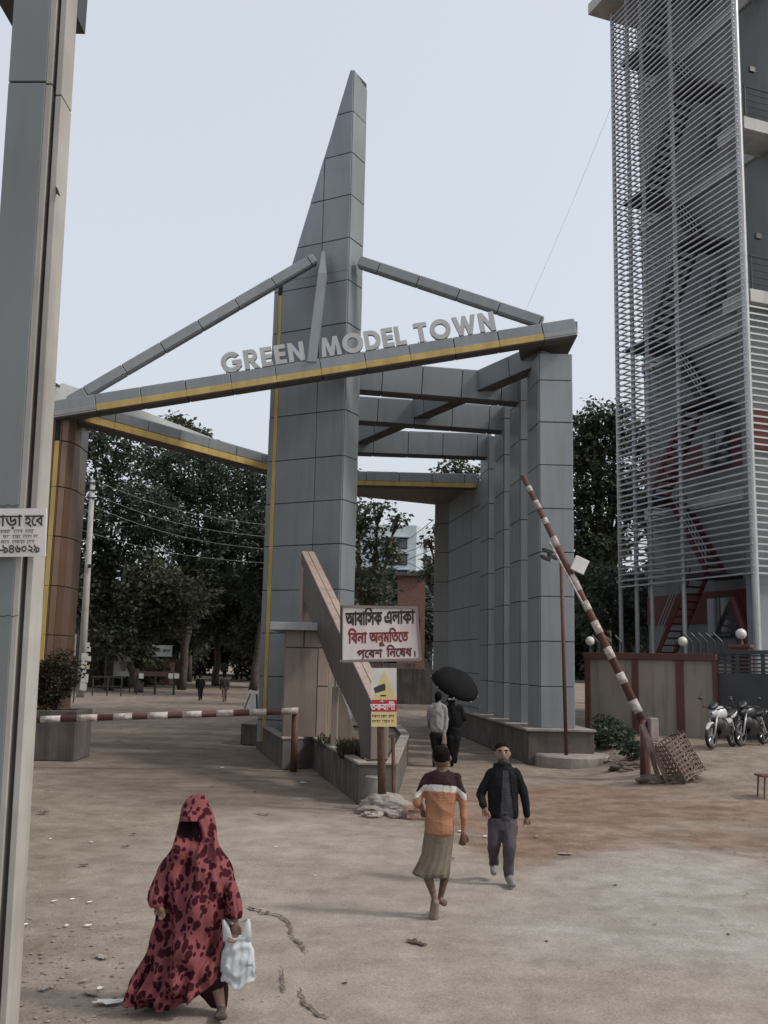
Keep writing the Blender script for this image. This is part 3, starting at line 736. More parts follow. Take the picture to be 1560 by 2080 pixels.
def blurred_line(name, O, u, v, n, x0, x1, y, h, m, parent, seed=0, off=.005):
    """small print too worn to read: broken head-strokes with stubs under them"""
    r_ = random.Random(seed); V, F = [], []; x = x0
    def quad(a, b, c_, d):
        s = len(V); V.extend(O + u * p + v * q + n * off for p, q in ((a, b), (c_, b), (c_, d), (a, d))); F.append((s, s + 1, s + 2, s + 3) if u.cross(v).dot(n) > 0 else (s + 3, s + 2, s + 1, s))
    while x < x1 - h:
        w_ = min(h * r_.uniform(1.6, 3.6), x1 - x); quad(x, y + h * .82, x + w_, y + h)
        t = x + h * .15
        while t < x + w_ - h * .2:
            quad(t, y + h * r_.uniform(0, .3), t + h * r_.uniform(.14, .3), y + h * .80); t += h * r_.uniform(.4, .75)
        x += w_ + h * r_.uniform(.4, .8)
    return meshobj(name, V, F, m, parent)

# ================================================================== louvred building on the right
M['lbwall'] = mat('grey_green_wall', (0.215, 0.24, 0.248), (0.175, 0.195, 0.202), rough=0.8, scale=0.5, streak=0.25)
M['lbslat'] = mat('louvre_aluminium', (0.44, 0.45, 0.46), (0.36, 0.37, 0.38), rough=0.4, metal=0.3, scale=3)
M['lbred'] = mat('dull_red_paint', (0.13, 0.022, 0.022), (0.09, 0.018, 0.018), rough=0.6, scale=1.0)
M['lbstair'] = mat('dark_stair', (0.055, 0.035, 0.045), (0.035, 0.024, 0.03), rough=0.7, scale=1.5)
M['glass'] = mat('dark_glass', (0.05, 0.055, 0.065), rough=0.12, spec=0.8)
M['lbwhite'] = mat('slab_edge', (0.48, 0.48, 0.46), (0.38, 0.38, 0.37), rough=0.8, scale=1, streak=0.4)
M['bluewall'] = mat('blue_grey_wall', (0.20, 0.225, 0.26), (0.16, 0.18, 0.21), rough=0.7, scale=0.8)
lb = thing('louvred_building', 'multi-storey grey building wrapped in horizontal louvres beside the gate', 'building', (11, 34, 0))
LR = Vector((at(1511, 650, 31.5).x, 31.5, 0))
Yl = 31.5 * 1.22; LL = Vector((at(1251, 650, Yl).x, Yl, 0))
bu = (LR - LL); bw = bu.length; bu.normalize(); bn = Vector((bu.y, -bu.x, 0)); bn = bn if bn.y < 0 else -bn; bv = -bn
def bpnt(a, d, z): return LL + bu * a + bv * d + Zv * z
zlb = zat(1515, 1163, 31.5); ztb = zat(1248, 22, Yl)
zsl = zat(1518, 612, 31.5)
gzb = 0.55
step_ = 0.236
nsl = int((ztb - zlb) / step_)
sme = None
for i in range(nsl):
    z = zlb + step_ * i
    if sme is None:
        R3 = Matrix((bu, bv, Zv)).transposed()
        o = MB().box((0, 0, 0), (bw + 0.1, 0.055, 0.055), rot=R3).build('louvre_slat', M['lbslat'], lb); sme = o.data
    else:
        o = bpy.data.objects.new('louvre_slat', sme); link(o, lb)
    o.location = bpnt(bw / 2, 0, z)
sd2 = None; SDW = 4.2
for i in range(nsl):
    z = zlb + step_ * i
    if z > zsl: break
    if sd2 is None:
        o = MB().box((0, 0, 0), (0.055, SDW, 0.055), rot=R3).build('louvre_slat', M['lbslat'], lb); sd2 = o.data
    else: o = bpy.data.objects.new('louvre_slat', sd2); link(o, lb)
    o.location = bpnt(bw + 0.03, SDW / 2 + .05, z)
sd3 = None
for i in range(nsl):                      # short return of louvres on the far left side
    z = zlb + step_ * (i + .5)
    if sd3 is None: o = MB().box((0, 0, 0), (0.05, 2.0, 0.05), rot=R3).build('louvre_slat', M['lbslat'], lb); sd3 = o.data
    else: o = bpy.data.objects.new('louvre_slat', sd3); link(o, lb)
    o.location = bpnt(0.02, 1.05, z)
def a_of(px, off=0.0):                   # position along the louvre front for a photo column
    d = ray(px, 1340); d = Vector((d.x, d.y, 0)); e = Vector((0, 0, 0)); base = LL + bv * off
    t = (base.x * bn.x + base.y * bn.y) / (d.x * bn.x + d.y * bn.y); return (d * t - base).dot(bu)
for px in (1263, 1296, 1327, 1393):
    a = a_of(px, 0.14); MB().tube([bpnt(a, 0.14, gzb), bpnt(a, 0.14, ztb)], 0.085, 10).build('louvre_post', M['lbslat'], lb)
MB().tube([bpnt(bw - 0.02, 0.10, gzb), bpnt(bw - 0.02, 0.10, ztb)], 0.12, 12).build('louvre_post', M['lbslat'], lb)
# main wall behind the stair
OFF = 2.1; awl = a_of(1319, OFF)
zf = [zat(1515, y, 31.5) for y in (235, 585)]; sp_ = zf[0] - zf[1]
q = [bpnt(awl, OFF, 0), bpnt(bw, OFF, 0), bpnt(bw, OFF + 8, 0), bpnt(awl, OFF + 8, 0)]
lbw = MB().hexa(q, [p + Zv * (ztb + 1.5) for p in q]).build('main_wall', M['lbwall'], lb)
lv = []; z = zf[0] + 2 * sp_
while z > 0.6: lv.append(z); z -= sp_
lv = sorted(lv)
for z in lv:                              # floors: slab edge, red dado on the low ones, windows
    MB().box(bpnt((awl + bw) / 2, OFF - 0.06, z - 0.2), (bw - awl, 0.10, 0.42), rot=R3).build('slab_edge', M['lbwhite'], lb)
    a0_, a1_ = a_of(1442, OFF), a_of(1500, OFF)
    fr = MB().box(bpnt((a0_ + a1_) / 2, OFF - 0.03, z + 1.7), (a1_ - a0_, 0.10, 1.5), rot=R3).build('window', M['dark'], lb)
    for s in (-1, 1): MB().box(bpnt((a0_ + a1_) / 2 + s * (a1_ - a0_) * .24, OFF - 0.09, z + 1.7), ((a1_ - a0_) * .44, 0.03, 1.38), rot=R3).build('pane', M['glass'], fr)
zr0, zr1 = zat(1515, 905, 31.5), zat(1515, 825, 31.5)
MB().box(bpnt((awl + bw) / 2, OFF - 0.02, (zr0 + zr1) / 2), (bw - awl, 0.06, zr1 - zr0), rot=R3).build('red_band', M['lbred'], lb)
zr2 = zat(1515, 1180, 31.5)
MB().box(bpnt((awl + bw) / 2, OFF - 0.02, zr2 - 0.55), (bw - awl, 0.06, 1.15), rot=R3).build('red_band', M['lbred'], lb)
# zigzag stair between louvres and wall
hz = sp_ / 2; zz = lv[0] - 2 * sp_; aL, aR = 0.35, a_of(1440, 1.2); fl = 0
while zz < ztb:
    for s in range(2):
        za, zb_ = zz, zz + hz
        if zb_ > 0.4:
            p0, p1 = (aL + 1.1, aR) if s == 0 else (aR, aL + 1.1)
            mb = MB(); d0 = 0.45 if s == 0 else 1.25
            nst = 12
            for t in range(nst):
                f = (t + .5) / nst; mb.box(bpnt(p0 + (p1 - p0) * f, d0 + .4, za + (zb_ - za) * f), (abs(p1 - p0) / nst + .02, .75, .06), rot=R3)
            for dd in (d0 + 0.02, d0 + 0.78):
                A_, B_ = bpnt(p0, dd, za - .12), bpnt(p1, dd, zb_ - .12)
                mb.add([A_, B_, B_ + Zv * .36, A_ + Zv * .36, A_ + bv * .04, B_ + bv * .04, B_ + bv * .04 + Zv * .36, A_ + bv * .04 + Zv * .36], [(0, 1, 2, 3), (7, 6, 5, 4), (0, 4, 5, 1), (3, 2, 6, 7)])
            stp_o = mb.build('stair_flight', M['lbstair'] if za > zr0 else M['lbred'], lb)
            mb = MB()
            for hgt in (0.45, 0.7, 0.95): mb.tube([bpnt(p0, d0, za + hgt), bpnt(p1, d0, zb_ + hgt)], 0.022, 6)
            mb.build('hand_rail', M['lbslat'], stp_o)
            ac = aL + .55 if s == 1 else aR + .5
            MB().box(bpnt(ac, 1.05, zb_ - .05), (1.15, 1.7, .16), rot=R3).build('landing', M['lbstair'], lb)
        zz += hz
# right-hand side: balconies above, louvred wall below
q = [bpnt(bw, 1.5, 0), bpnt(bw + 0.0, 1.5, 0) + bu * 1.0, bpnt(bw, 8, 0) + bu * 1.0, bpnt(bw, 8, 0)]
MB().box(bpnt(bw - 1.6, 3.3, (ztb + 1) / 2), (3.0, 2.3, ztb + 1), rot=R3).build('side_wall', M['lbwall'], lb)
MB().box(bpnt(bw - 0.55, 2.5, (zlb + gzb) / 2 + .2), (0.5, 4.2, zlb - gzb + .6), rot=R3).build('ground_floor_wall', M['bluewall'], lb)
MB().box(bpnt(bw - 0.5, 2.3, (zlb + zsl) / 2), (0.3, 4.0, zsl - zlb), rot=R3).build('side_wall', M['lbwall'], lb)
MB().box(bpnt(bw - 0.3, 2.3, (zr0 + zr1) / 2), (0.14, 4.0, zr1 - zr0), rot=R3).build('red_band', M['lbred'], lb)
for z in lv[-4:]:
    if z < zsl - 1: continue
    sb = MB().box(bpnt(bw - 0.62, 2.25, z - .22), (1.4, 4.0, .44), rot=R3).build('balcony_slab', M['lbwhite'], lb)
    mb = MB()
    for t in range(5): mb.tube([bpnt(bw - .02, .35, z + .25 + .24 * t), bpnt(bw - .02, 4.2, z + .25 + .24 * t)], .02 if t < 4 else .035, 6)
    for t in range(4): mb.tube([bpnt(bw - .02, .4 + 1.2 * t, z), bpnt(bw - .02, .4 + 1.2 * t, z + 1.2)], .03, 6)
    mb.build('balcony_railing', M['dark'], lb)
    ac = MB().box(bpnt(bw - .25, .95, z + 2.1), (.12, .22, .18), rot=R3).build('wall_lamp', M['dark'], lb)
for z in (ztb - 0.2,):
    MB().box(bpnt(bw / 2 - 0.4, 1.0, ztb + .45), (bw + .9, 3.2, .5), rot=R3).build('roof_plate', M['lbwhite'], lb)
# red raking props at the foot
mb = MB(); mb.tube([bpnt(bw - 0.2, .9, 1.0), bpnt(bw - 2.0, .9, zr2 - .4)], .17, 8); mb.build('raking_prop', M['lbred'], lb)
mb = MB(); mb.tube([bpnt(bw - 1.3, 1.4, 1.0), bpnt(bw - 2.8, 1.4, zr2 - .6)], .15, 8); mb.build('raking_prop', M['lbstair'], lb)
cc = bpnt(bw + .16, .9, zat(1547, 1168, 31.6))
mb = MB().lathe(cc, [(.0, .05), (.09, .05), (.10, -.05), (.09, -.07)], 12); dome = mb.build('dome_camera', M['white'], lb, smooth=True)
MB().ell(cc - Zv * .10, (.075, .075, .09)).build('dome_lens', M['black'], dome, smooth=True)

# ================================================================== boundary wall, metal gate
M['maroon'] = mat('maroon_paint', (0.125, 0.045, 0.036), (0.085, 0.035, 0.028), rough=0.7, scale=2, streak=0.4)
M['cream'] = mat('cream_plaster', (0.30, 0.262, 0.215), (0.25, 0.215, 0.175), rough=0.85, scale=0.9, streak=0.5, bump=0.15, bscale=30)
bwl = thing('boundary_wall', 'cream plastered boundary wall with maroon posts, coping and globe lamps', 'wall', (10, 31, 0.5))
WL = Vector((XS(1190, 32.0), 32.0, 0)); WR = Vector((XS(1452, 29.6), 29.6, 0)); wu = (WR - WL); wl_ = wu.length; wu.normalize(); wn = Vector((wu.y, -wu.x, 0)); wn = wn if wn.y < 0 else -wn
RW = Matrix((wu, -wn, Zv)).transposed()
def wp(a, d, z): return WL + wu * a - wn * d + Zv * z
def wa(px):
    d = ray(px, 1340); d = Vector((d.x, d.y, 0)); t = WL.dot(wn) / d.dot(wn); return (d * t - WL).dot(wu)
wz1 = zat(1380, 1341, 30.2); wz0 = 0.2
pxs = [(1191, 1201), (1286, 1298), (1375, 1390), (1449, 1456)]
edges = [(wa(a), wa(b)) for a, b in pxs]
for i, (a, b) in enumerate(edges):
    MB().box(wp((a + b) / 2, 0.0, (wz0 + wz1) / 2), (b - a, .30, wz1 - wz0), rot=RW).build('wall_post', M['maroon'], bwl, bevel=.008)
for i in range(3):
    a, b = edges[i][1], edges[i + 1][0]
    MB().box(wp((a + b) / 2, 0.02, (wz0 + wz1) / 2), (b - a, .2, wz1 - wz0), rot=RW).build('wall_panel', M['cream'], bwl)
MB().box(wp((edges[0][0] + edges[-1][1]) / 2, 0, wz1 + .10), (edges[-1][1] - edges[0][0] + .05, .36, .20), rot=RW).build('coping', M['maroon'], bwl, bevel=.01)
for px in (1199, 1388):
    a = wa(px); b = MB().lathe(wp(a, 0, wz1 + .20), [(.07, 0), (.05, .10), (.04, .22)], 10).build('lamp_stem', M['dark'], bwl)
    MB().ell(wp(a, 0, wz1 + .20 + .36), (.15, .15, .15), 16, 10).build('globe', mat('globe_glass', (0.62, 0.60, 0.56), rough=0.3), b, smooth=True)
for i in range(5):
    a = wa(1405 + i * 15.5) if i < 5 else 0
    mb = MB(); p = wp(a, .05, wz1 + .2); mb.tube([p, p + Zv * .38], .03, 6); mb.tube([p + Zv * .36, p + Zv * .62 - wu * .26], .028, 6)
    mb.build('spike_arm', M['dark'], bwl)
for px in (1215, 1240, 1262):
    p = wp(wa(px), .05, wz1 + .2); mb = MB(); mb.tube([p, p + Zv * .34], .03, 6); mb.tube([p + Zv * .32, p + Zv * .55 - wu * .22], .028, 6); mb.build('spike_arm', M['dark'], bwl)
# gate pier and dark sliding gate
mg = thing('metal_gate', 'dark sheet metal gate with slotted top beside the cream boundary wall', 'gate', (11, 29.4, 0.5))
M['gatesheet'] = mat('dark_green_grey_sheet', (0.045, 0.052, 0.052), (0.03, 0.035, 0.035), rough=0.5, scale=2, streak=0.3)
a0_ = wa(1457); gl = 4.2
MB().box(wp(a0_ + gl / 2, .1, 1.25 + .25), (gl, .06, 1.9), rot=RW).build('gate_leaf', M['gatesheet'], mg)
for i in range(5): MB().box(wp(a0_ + gl / 2, .1, 2.50 + .115 * i), (gl, .05, .05), rot=RW).build('gate_bar', M['gatesheet'], mg)
for i in range(12): MB().box(wp(a0_ + .2 + .36 * i, .1, 2.72), (.12 if i % 2 else .05, .055, .56), rot=RW).build('gate_upright', M['gatesheet'], mg)
MB().box(wp(a0_ + gl / 2, .1, 3.06), (gl, .12, .12), rot=RW).build('gate_rail', M['gatesheet'], mg)
gpx = wp(wa(1500), .35, 0)
gpr = thing('gate_pier', 'square maroon pier with a white globe lamp behind the dark metal gate', 'pier', (gpx.x, gpx.y, 0.4))
MB().box(gpx + Zv * 1.75, (.52, .4, 2.9), rot=RW).build('shaft', M['maroon'], gpr, bevel=.01)
MB().box(gpx + Zv * 3.24, (.64, .5, .10), rot=RW).build('cap', M['maroon'], gpr, bevel=.01)
b = MB().lathe(gpx + Zv * 3.29, [(.07, 0), (.05, .08), (.04, .16)], 10).build('lamp_stem', M['dark'], gpr)
MB().ell(gpx + Zv * 3.60, (.16, .16, .16), 16, 10).build('globe', bpy.data.materials['globe_glass'], b, smooth=True)

# ================================================================== tall clad post in the left foreground, with its rent board
YP = 5.7
pst = thing('clad_post', 'tall grey metal-clad post with two pale vertical ribs, a rent board tied to it', 'post', at(-30, 2140, YP))
pst.location.z = 0
def pcol(name, pxt0, pxt1, pxb0, pxb1, ytop, ybot, Y0, Y1, m, z_to_ground=True):
    a0, a1 = at(pxt0, ytop, Y0), at(pxt1, ytop, Y0); b0, b1 = at(pxb0, ybot, Y0), at(pxb1, ybot, Y0)
    if z_to_ground:
        for b, a in ((b0, a0), (b1, a1)):
            t = (0.0 - a.z) / (b.z - a.z); b.xyz = a.lerp(b, t)
    dy = Vector((0, Y1 - Y0, 0))
    mb = MB().hexa([b0, b1, b1 + dy, b0 + dy], [a0, a1, a1 + dy, a0 + dy]); return mb.build(name, m, pst, bevel=.004)
M['postgrey'] = mat('post_grey', (0.175, 0.192, 0.198), (0.15, 0.165, 0.17), rough=0.45, metal=0.15, scale=1.0, streak=0.25)
M['rib'] = mat('pale_rib', (0.36, 0.345, 0.32), (0.28, 0.265, 0.245), rough=0.7, scale=2.5, streak=0.5, bump=0.1)
M['web'] = mat('recess_web', (0.115, 0.105, 0.10), (0.075, 0.07, 0.066), rough=0.8, scale=4, streak=0.4)
TOPY = -140
# lower and upper lengths of the grey face, a seam between
lx = lambda x0, x1, y: x0 + (x1 - x0) * y / 1500.0
def span(y, a0, a1, b0, b1): return lx(a0, b0, y), lx(a1, b1, y)
def pseg(name, a0, a1, b0, b1, y0, y1, Y0, Y1, m, g=False):
    t0, t1 = span(y0, a0, a1, b0, b1); u0, u1 = span(y1, a0, a1, b0, b1); return pcol(name, t0, t1, u0, u1, y0, y1, Y0, Y1, m, g)
pseg('panel', 28, 103, -72, 8, 168, 1700, YP, YP + .22, M['postgrey'], True)
pseg('panel', 28, 103, -72, 8, TOPY, 164.5, YP, YP + .22, M['postgrey'])
pseg('rib', 103.5, 116.5, 8.5, 21, 172, 1700, YP + .004, YP + .21, M['rib'], True)
pseg('rib', 103.5, 116.5, 8.5, 21, TOPY, 169, YP + .004, YP + .21, M['rib'])
pseg('web', 116, 125, 20, 34, TOPY, 1700, YP + .07, YP + .2, M['web'], True)
pseg('rib', 124.5, 136.5, 33.5, 47, 195, 1700, YP + .01, YP + .21, M['rib'], True)
pseg('rib', 124.5, 136.5, 33.5, 47, TOPY, 192, YP + .01, YP + .21, M['rib'])
MB().box(at(-10, 2170, YP) * Vector((1, 1, 0)) if False else Vector((at(0, 2100, YP).x - .02, YP + .1, .03)), (.6, .5, .06)).build('base_plate', M['concrete'], pst)
tb = at(70, -60, YP + .3)
MB().box((tb.x - .05, YP + .55, at(70, 12, YP + .5).z + .5), (0.50, .5, 1.0)).build('sign_box', M['dark'], pst)
MB().add([at(110, 372, YP + .02), at(118, 385, YP - .01), at(123, 400, YP + .0), at(113, 392, YP + .03), at(111, 380, YP + .05)], [(0, 1, 2, 3, 4)]).build('loose_strip', M['web'], pst)

rbo = thing('rent_board', 'white to-let board with black handwriting tied to the clad post', 'sign', at(20, 1130, YP - .1))
BO = at(-75, 1132, YP - .07); BX = at(92, 1130, YP - .07) - BO; BW = BX.length; BXu = BX.normalized(); BNn = Vector((0, -1, 0)); BVv = (at(-72, 1034, YP - .07) - BO); BH = BVv.length; BVv = BVv.normalized()
q = [BO, BO + BXu * BW, BO + BXu * BW + BVv * BH, BO + BVv * BH]
mb = MB(); mb.add(q + [p + Vector((0, .012, 0)) for p in q], [(0, 1, 2, 3), (7, 6, 5, 4), (0, 4, 5, 1), (1, 5, 6, 2), (2, 6, 7, 3), (3, 7, 4, 0)])
M['board'] = mat('painted_board', (0.60, 0.57, 0.57), (0.52, 0.49, 0.48), rough=0.6, scale=6)
mb.build('board', M['board'], rbo)
M['ink'] = mat('black_ink', (0.02, 0.018, 0.017), rough=0.6)
sc_ = BW / 167.0
E_ = '\u09c7'; I_ = '\u09bf'
lettering('writing', 'ভাড়া', BO, BXu, BVv, BNn, 50 * sc_, 118 * sc_, 63 * sc_, 34 * sc_, M['ink'], rbo, bold=.0012)
lettering('writing', 'হ' + E_ + 'ব', BO, BXu, BVv, BNn, 124 * sc_, 162 * sc_, 63 * sc_, 34 * sc_, M['ink'], rbo, bold=.0012)
M['inkpale'] = mat('pale_ink', (0.13, 0.11, 0.13), rough=0.6)
for k, (x0, x1) in enumerate(((20, 157), (15, 152), (10, 150))):
    blurred_line('small_print', BO, BXu, BVv, BNn, x0 * sc_, x1 * sc_, (48 - 11 * k) * sc_, 7.5 * sc_, M['inkpale'], rbo, k)
lettering('writing', '-৯৪৬০২৯', BO, BXu, BVv, BNn, 72 * sc_, 156 * sc_, 8 * sc_, 25 * sc_, M['ink'], rbo, bold=.0010)
for y, nme in ((1024, 'tie_wire'), (1250, 'tie_wire')):
    mb = MB(); pts = [at(x, y + (3 if y < 1100 else 1) + math.sin(x * .3) * 2, YP - .012 - (0.0)) for x in range(-70, 42, 6)]
    o = mb.tube(pts, .0022, 6).build('tie_wire', M['dark'], pst)

# ================================================================== entry sign and warning board
SY = 17.0
sb_ = G(776, 1650); SY = sb_.y
sg = thing('entry_sign', 'white no-entry notice board with black and red Bengali lettering on a rusty post', 'sign', sb_)
MB().tube([Vector((sb_.x, SY, 0.1)), Vector((at(770, 1350, SY).x, SY, zat(770, 1300, SY))), ], [.075, .06], 12).build('post', M['rustdark'], sg, smooth=True)
bO = at(690.5, 1346, SY - .10); bR = at(857, 1342, SY - .12); bT = at(691, 1229, SY - .10); bT2 = at(848, 1232, SY - .12)
M['signwhite'] = mat('sign_white', (0.64, 0.58, 0.56), (0.56, 0.50, 0.47), rough=0.6, scale=2.5, streak=0.35)
U_ = (bR - bO); sw = U_.length; U_.normalize(); V_ = (bT - bO); sh = V_.length; V_.normalize(); N_ = U_.cross(V_).normalized(); N_ = N_ if N_.y < 0 else -N_
qq = [bO, bR, bT2, bT]
mb = MB(); mb.add([p for p in qq] + [p - N_ * .03 for p in qq], [(0, 1, 2, 3), (7, 6, 5, 4), (0, 4, 5, 1), (1, 5, 6, 2), (2, 6, 7, 3), (3, 7, 4, 0)]); mb.build('board', M['signwhite'], sg)
for a, b in ((0, 1), (1, 2), (2, 3), (3, 0)):
    A, B = qq[a], qq[b]; e = (B - A).normalized(); c = (A + B) / 2 + N_ * .0
    inw = (sum(qq, Vector()) / 4 - c); inw = (inw - e * inw.dot(e)).normalized()
    A2, B2 = A - e * .0, B + e * .0
    v8 = [A2 - N_ * .035, B2 - N_ * .035, B2 + inw * .045 - N_ * .035, A2 + inw * .045 - N_ * .035]
    v8 = v8 + [p + N_ * .055 for p in v8]
    MB().add(v8, [(0, 1, 2, 3), (7, 6, 5, 4), (0, 4, 5, 1), (1, 5, 6, 2), (2, 6, 7, 3), (3, 7, 4, 0)]).build('frame_bar', M['dark'] if a == 3 else mat('frame_grey', (0.20, 0.175, 0.16), rough=.7), sg)
def sgx(px, py): p = hit(px, py, bO, N_) - bO; return p.dot(U_), p.dot(V_)
M['inkred'] = mat('red_ink', (0.20, 0.018, 0.012), (0.13, 0.012, 0.01), rough=0.6, scale=12)
M['inkblk'] = mat('brown_black_ink', (0.028, 0.014, 0.010), rough=0.6)
def sgline(words, m, bold):
    for tx, px0, px1, pyt, pyb in words:
        x0, y0 = sgx(px0, pyb); x1, _ = sgx(px1, pyb); _, y1 = sgx(px0, pyt)
        lettering('writing', tx, bO, U_, V_, N_, x0, x1, y0, (y1 - y0) / 0.62, m, sg, bold=bold)
sgline([('আবা' + I_ + 'সক', 701, 774, 1246, 1270), ('এলাকা', 779, 840, 1245, 1269)], M['inkblk'], .009)
sgline([(I_ + 'বনা', 707, 744, 1287, 1307), ('অনুম' + I_ + 'ত' + E_ + 'ত', 750, 828, 1287, 1306)], M['inkred'], .007)
sgline([('প' + E_ + 'বশ', 725, 776, 1322, 1337), (I_ + 'ন' + E_ + 'ষধ', 786, 836, 1320, 1336), ('।', 839, 845, 1326, 1337)], mat('maroon_ink', (0.10, 0.016, 0.014), rough=.6), .006)
x, y = sgx(733, 1337); stroke('writing', [(x - .07, y - .035), (x - .03, y - .065), (x + .03, y - .03), (x + .04, y + .0)], .022, bO, U_, V_, N_, bpy.data.materials['maroon_ink'], sg)

wb = thing('warning_board', 'yellow and red camera warning board on the post under the white notice', 'sign', at(780, 1478, SY))
w0, w1, w2, w3 = at(754, 1476, SY - .12), at(806, 1476, SY - .12), at(806, 1357, SY - .12), at(760, 1357, SY - .12)
WU = (w1 - w0); WW = WU.length; WU.normalize(); WV = (at(754, 1357, SY - .12) - w0); WH = WV.length; WV.normalize(); WN = Vector((0, -1, 0))
def wrect(name, a0, b0, a1, b1, m, z0, z1):
    q = [w0 + WU * a * WW + WV * b * WH + WN * z0 for a, b in ((a0, b0), (a1, b0), (a1, b1), (a0, b1))]; t = [p + WN * (z1 - z0) for p in q]
    return MB().add(t + q, [(0, 1, 2, 3), (7, 6, 5, 4), (0, 4, 5, 1), (1, 5, 6, 2), (2, 6, 7, 3), (3, 7, 4, 0)]).build(name, m, wb)
M['warny'] = mat('warning_yellow', (0.62, 0.50, 0.24), (0.54, 0.43, 0.20), rough=.5, scale=3)
M['warnw'] = mat('warning_white', (0.62, 0.60, 0.55), rough=.5)
M['warnr'] = mat('warning_red', (0.42, 0.022, 0.045), rough=.5)
wrect('board', 0, 0, 1, 1, M['warnw'], -.02, 0)
wrect('red_panel', 0, .255, 1, .455, M['warnr'], .0005, .003)
wrect('yellow_panel', 0.0, 0.0, 1, .245, M['warny'], .0005, .003)
tri_ = [(0.02, .46), (.98, .46), (.52, .96)]
MB().add([w0 + WU * a * WW + WV * b * WH + WN * .002 for a, b in tri_], [(0, 1, 2)]).build('yellow_triangle', M['warny'], wb)
R4 = lambda pts, m, nm: MB().add([w0 + WU * a * WW + WV * b * WH + WN * .005 for a, b in pts], [tuple(range(len(pts)))]).build(nm, m, wb)
R4([(.10, .66), (.52, .74), (.56, .70), (.56, .62), (.16, .57)], M['dark'], 'camera_mark'); R4([(.36, .54), (.58, .54), (.58, .515), (.36, .515)], M['ink'], 'camera_mark')
lettering('writing', 'তকবাণী', w0, WU, WV, WN, -.03 * WW, .93 * WW, .285 * WH, .155 * WH, M['white'], wb, bold=.003)
stroke('writing', [(.36 * WW, .425 * WH), (.44 * WW, .445 * WH), (.46 * WW, .415 * WH)], .012, w0, WU, WV, WN, M['white'], wb)
for k in range(2): blurred_line('small_print', w0, WU, WV, WN, .03 * WW, .90 * WW, (.150 - .085 * k) * WH, .048 * WH, M['inkblk'], wb, 5 + k)
# footing of the sign: concrete lumps, tin, second stake
ft = thing('post_footing', 'rough concrete footing lump around the foot of the notice post', 'concrete', sb_)
rr = random.Random(3)
def rock(name, c, r, m, parent=None, seed=0, sub=3, amp=.35):
    bm = bmesh.new(); bmesh.ops.create_icosphere(bm, subdivisions=sub, radius=1.0)
    for v in bm.verts:
        d = 1 + amp * mnoise.fractal(v.co * 1.3 + Vector((seed * 7.1, seed * 3.3, 1)), 0.9, 2.1, 4); v.co = Vector((v.co.x * r[0] * d, v.co.y * r[1] * d, v.co.z * r[2] * d)) + Vector(c)
    me = bpy.data.meshes.new(name); bm.to_mesh(me); bm.free(); me.materials.append(m)
    o = bpy.data.objects.new(name, me); link(o, parent); return o
rock('lump', (sb_.x + .03, SY + .05, .06), (.46, .36, .24), M['concrete'], ft, 2, 4)
for k in range(9):
    a = rr.uniform(-1.2, 1.2); p = Vector((sb_.x + .05 + .55 * math.sin(a) * rr.uniform(.7, 1.2), SY - .35 - rr.uniform(0, .25), .03)); s = rr.uniform(.04, .10)
    rock('broken_piece', p, (s * 1.2, s * .9, s * .6), M['concrete'], ft, k, 2, .6)
p = G(848, 1664); br = rock('rock', (p.x, p.y + .1, .07), (.22, .16, .15), mat('red_brown_rock', (.30, .19, .14), (.2, .13, .10), rough=.9, scale=4, bump=.6), None, 5, 3, .5)
tag(br, 'lump of reddish brick rubble beside the notice footing', 'rock')
tn_ = Vector((at(757, 1590, SY + .35).x, SY + .35, .22))
mb = MB().lathe(tn_, [(.125, 0), (.13, .02), (.13, .30), (.135, .32), (.125, .34)], 18); tin = mb.build('paint_tin', mat('grey_tin', (.22, .215, .21), (.15, .145, .14), rough=.5, metal=.2, scale=6), smooth=False)
tag(tin, 'old grey tin standing between the notice post and the planter end', 'tin')
p0_ = Vector((at(801, 1600, SY + .5).x, SY + .5, 0)); stk = MB().tube([p0_, Vector((at(798, 1500, SY + .5).x, SY + .5, zat(798, 1497, SY + .5)))], .035, 7).build('stake', M['rustdark']); tag(stk, 'short dark iron stake just behind the notice post', 'stake')

# ================================================================== barriers
def striped(A, B, r, cuts, name_root, parent, first_white=False, r2=None):
    A, B = Vector(A), Vector(B); wht = first_white; t0 = 0.0; o = None
    core = MB().tube([A, B], [r, r2 or r], 10).build('boom', M['rust'], parent, smooth=True)
    for a, b in cuts:
        P, Q = A.lerp(B, a), A.lerp(B, b); ra = r + ((r2 or r) - r) * a
        MB().tube([P, P.lerp(Q, .5), Q], ra * 1.06, 10).build('white_band', M['whitepaint'], parent, smooth=True)
    return core
bpst = G(596, 1567)
pb = thing('barrier_rest_post', 'rusty red post holding the end of the closed barrier beside the planter', 'post', bpst)
ztp = zat(598, 1441, bpst.y)
MB().tube([bpst, Vector((bpst.x, bpst.y, ztp))], .082, 12).build('post', M['rust'], pb, smooth=True)
bar = thing('closed_barrier', 'closed red and white barrier pole across the left lane', 'barrier', (bpst.x - 3, bpst.y, 0))
BA, BB = at(40, 1463, bpst.y - .6), at(606, 1444, bpst.y - .14)
def tpos(px): return (px - 40) / (606 - 40)
striped(BA, BB, .075, [(tpos(a), tpos(b)) for a, b in ((82, 122), (155, 196), (228, 266), (297, 338), (368, 407), (437, 472), (505, 540), (571, 606))], 'b', bar)
lp = Vector((XS(52, bpst.y - .6), bpst.y - .6, 0)); MB().tube([lp, Vector((lp.x, lp.y, BA.z + .05))], .08, 10).build('pivot_post', M['rust'], bar, smooth=True)

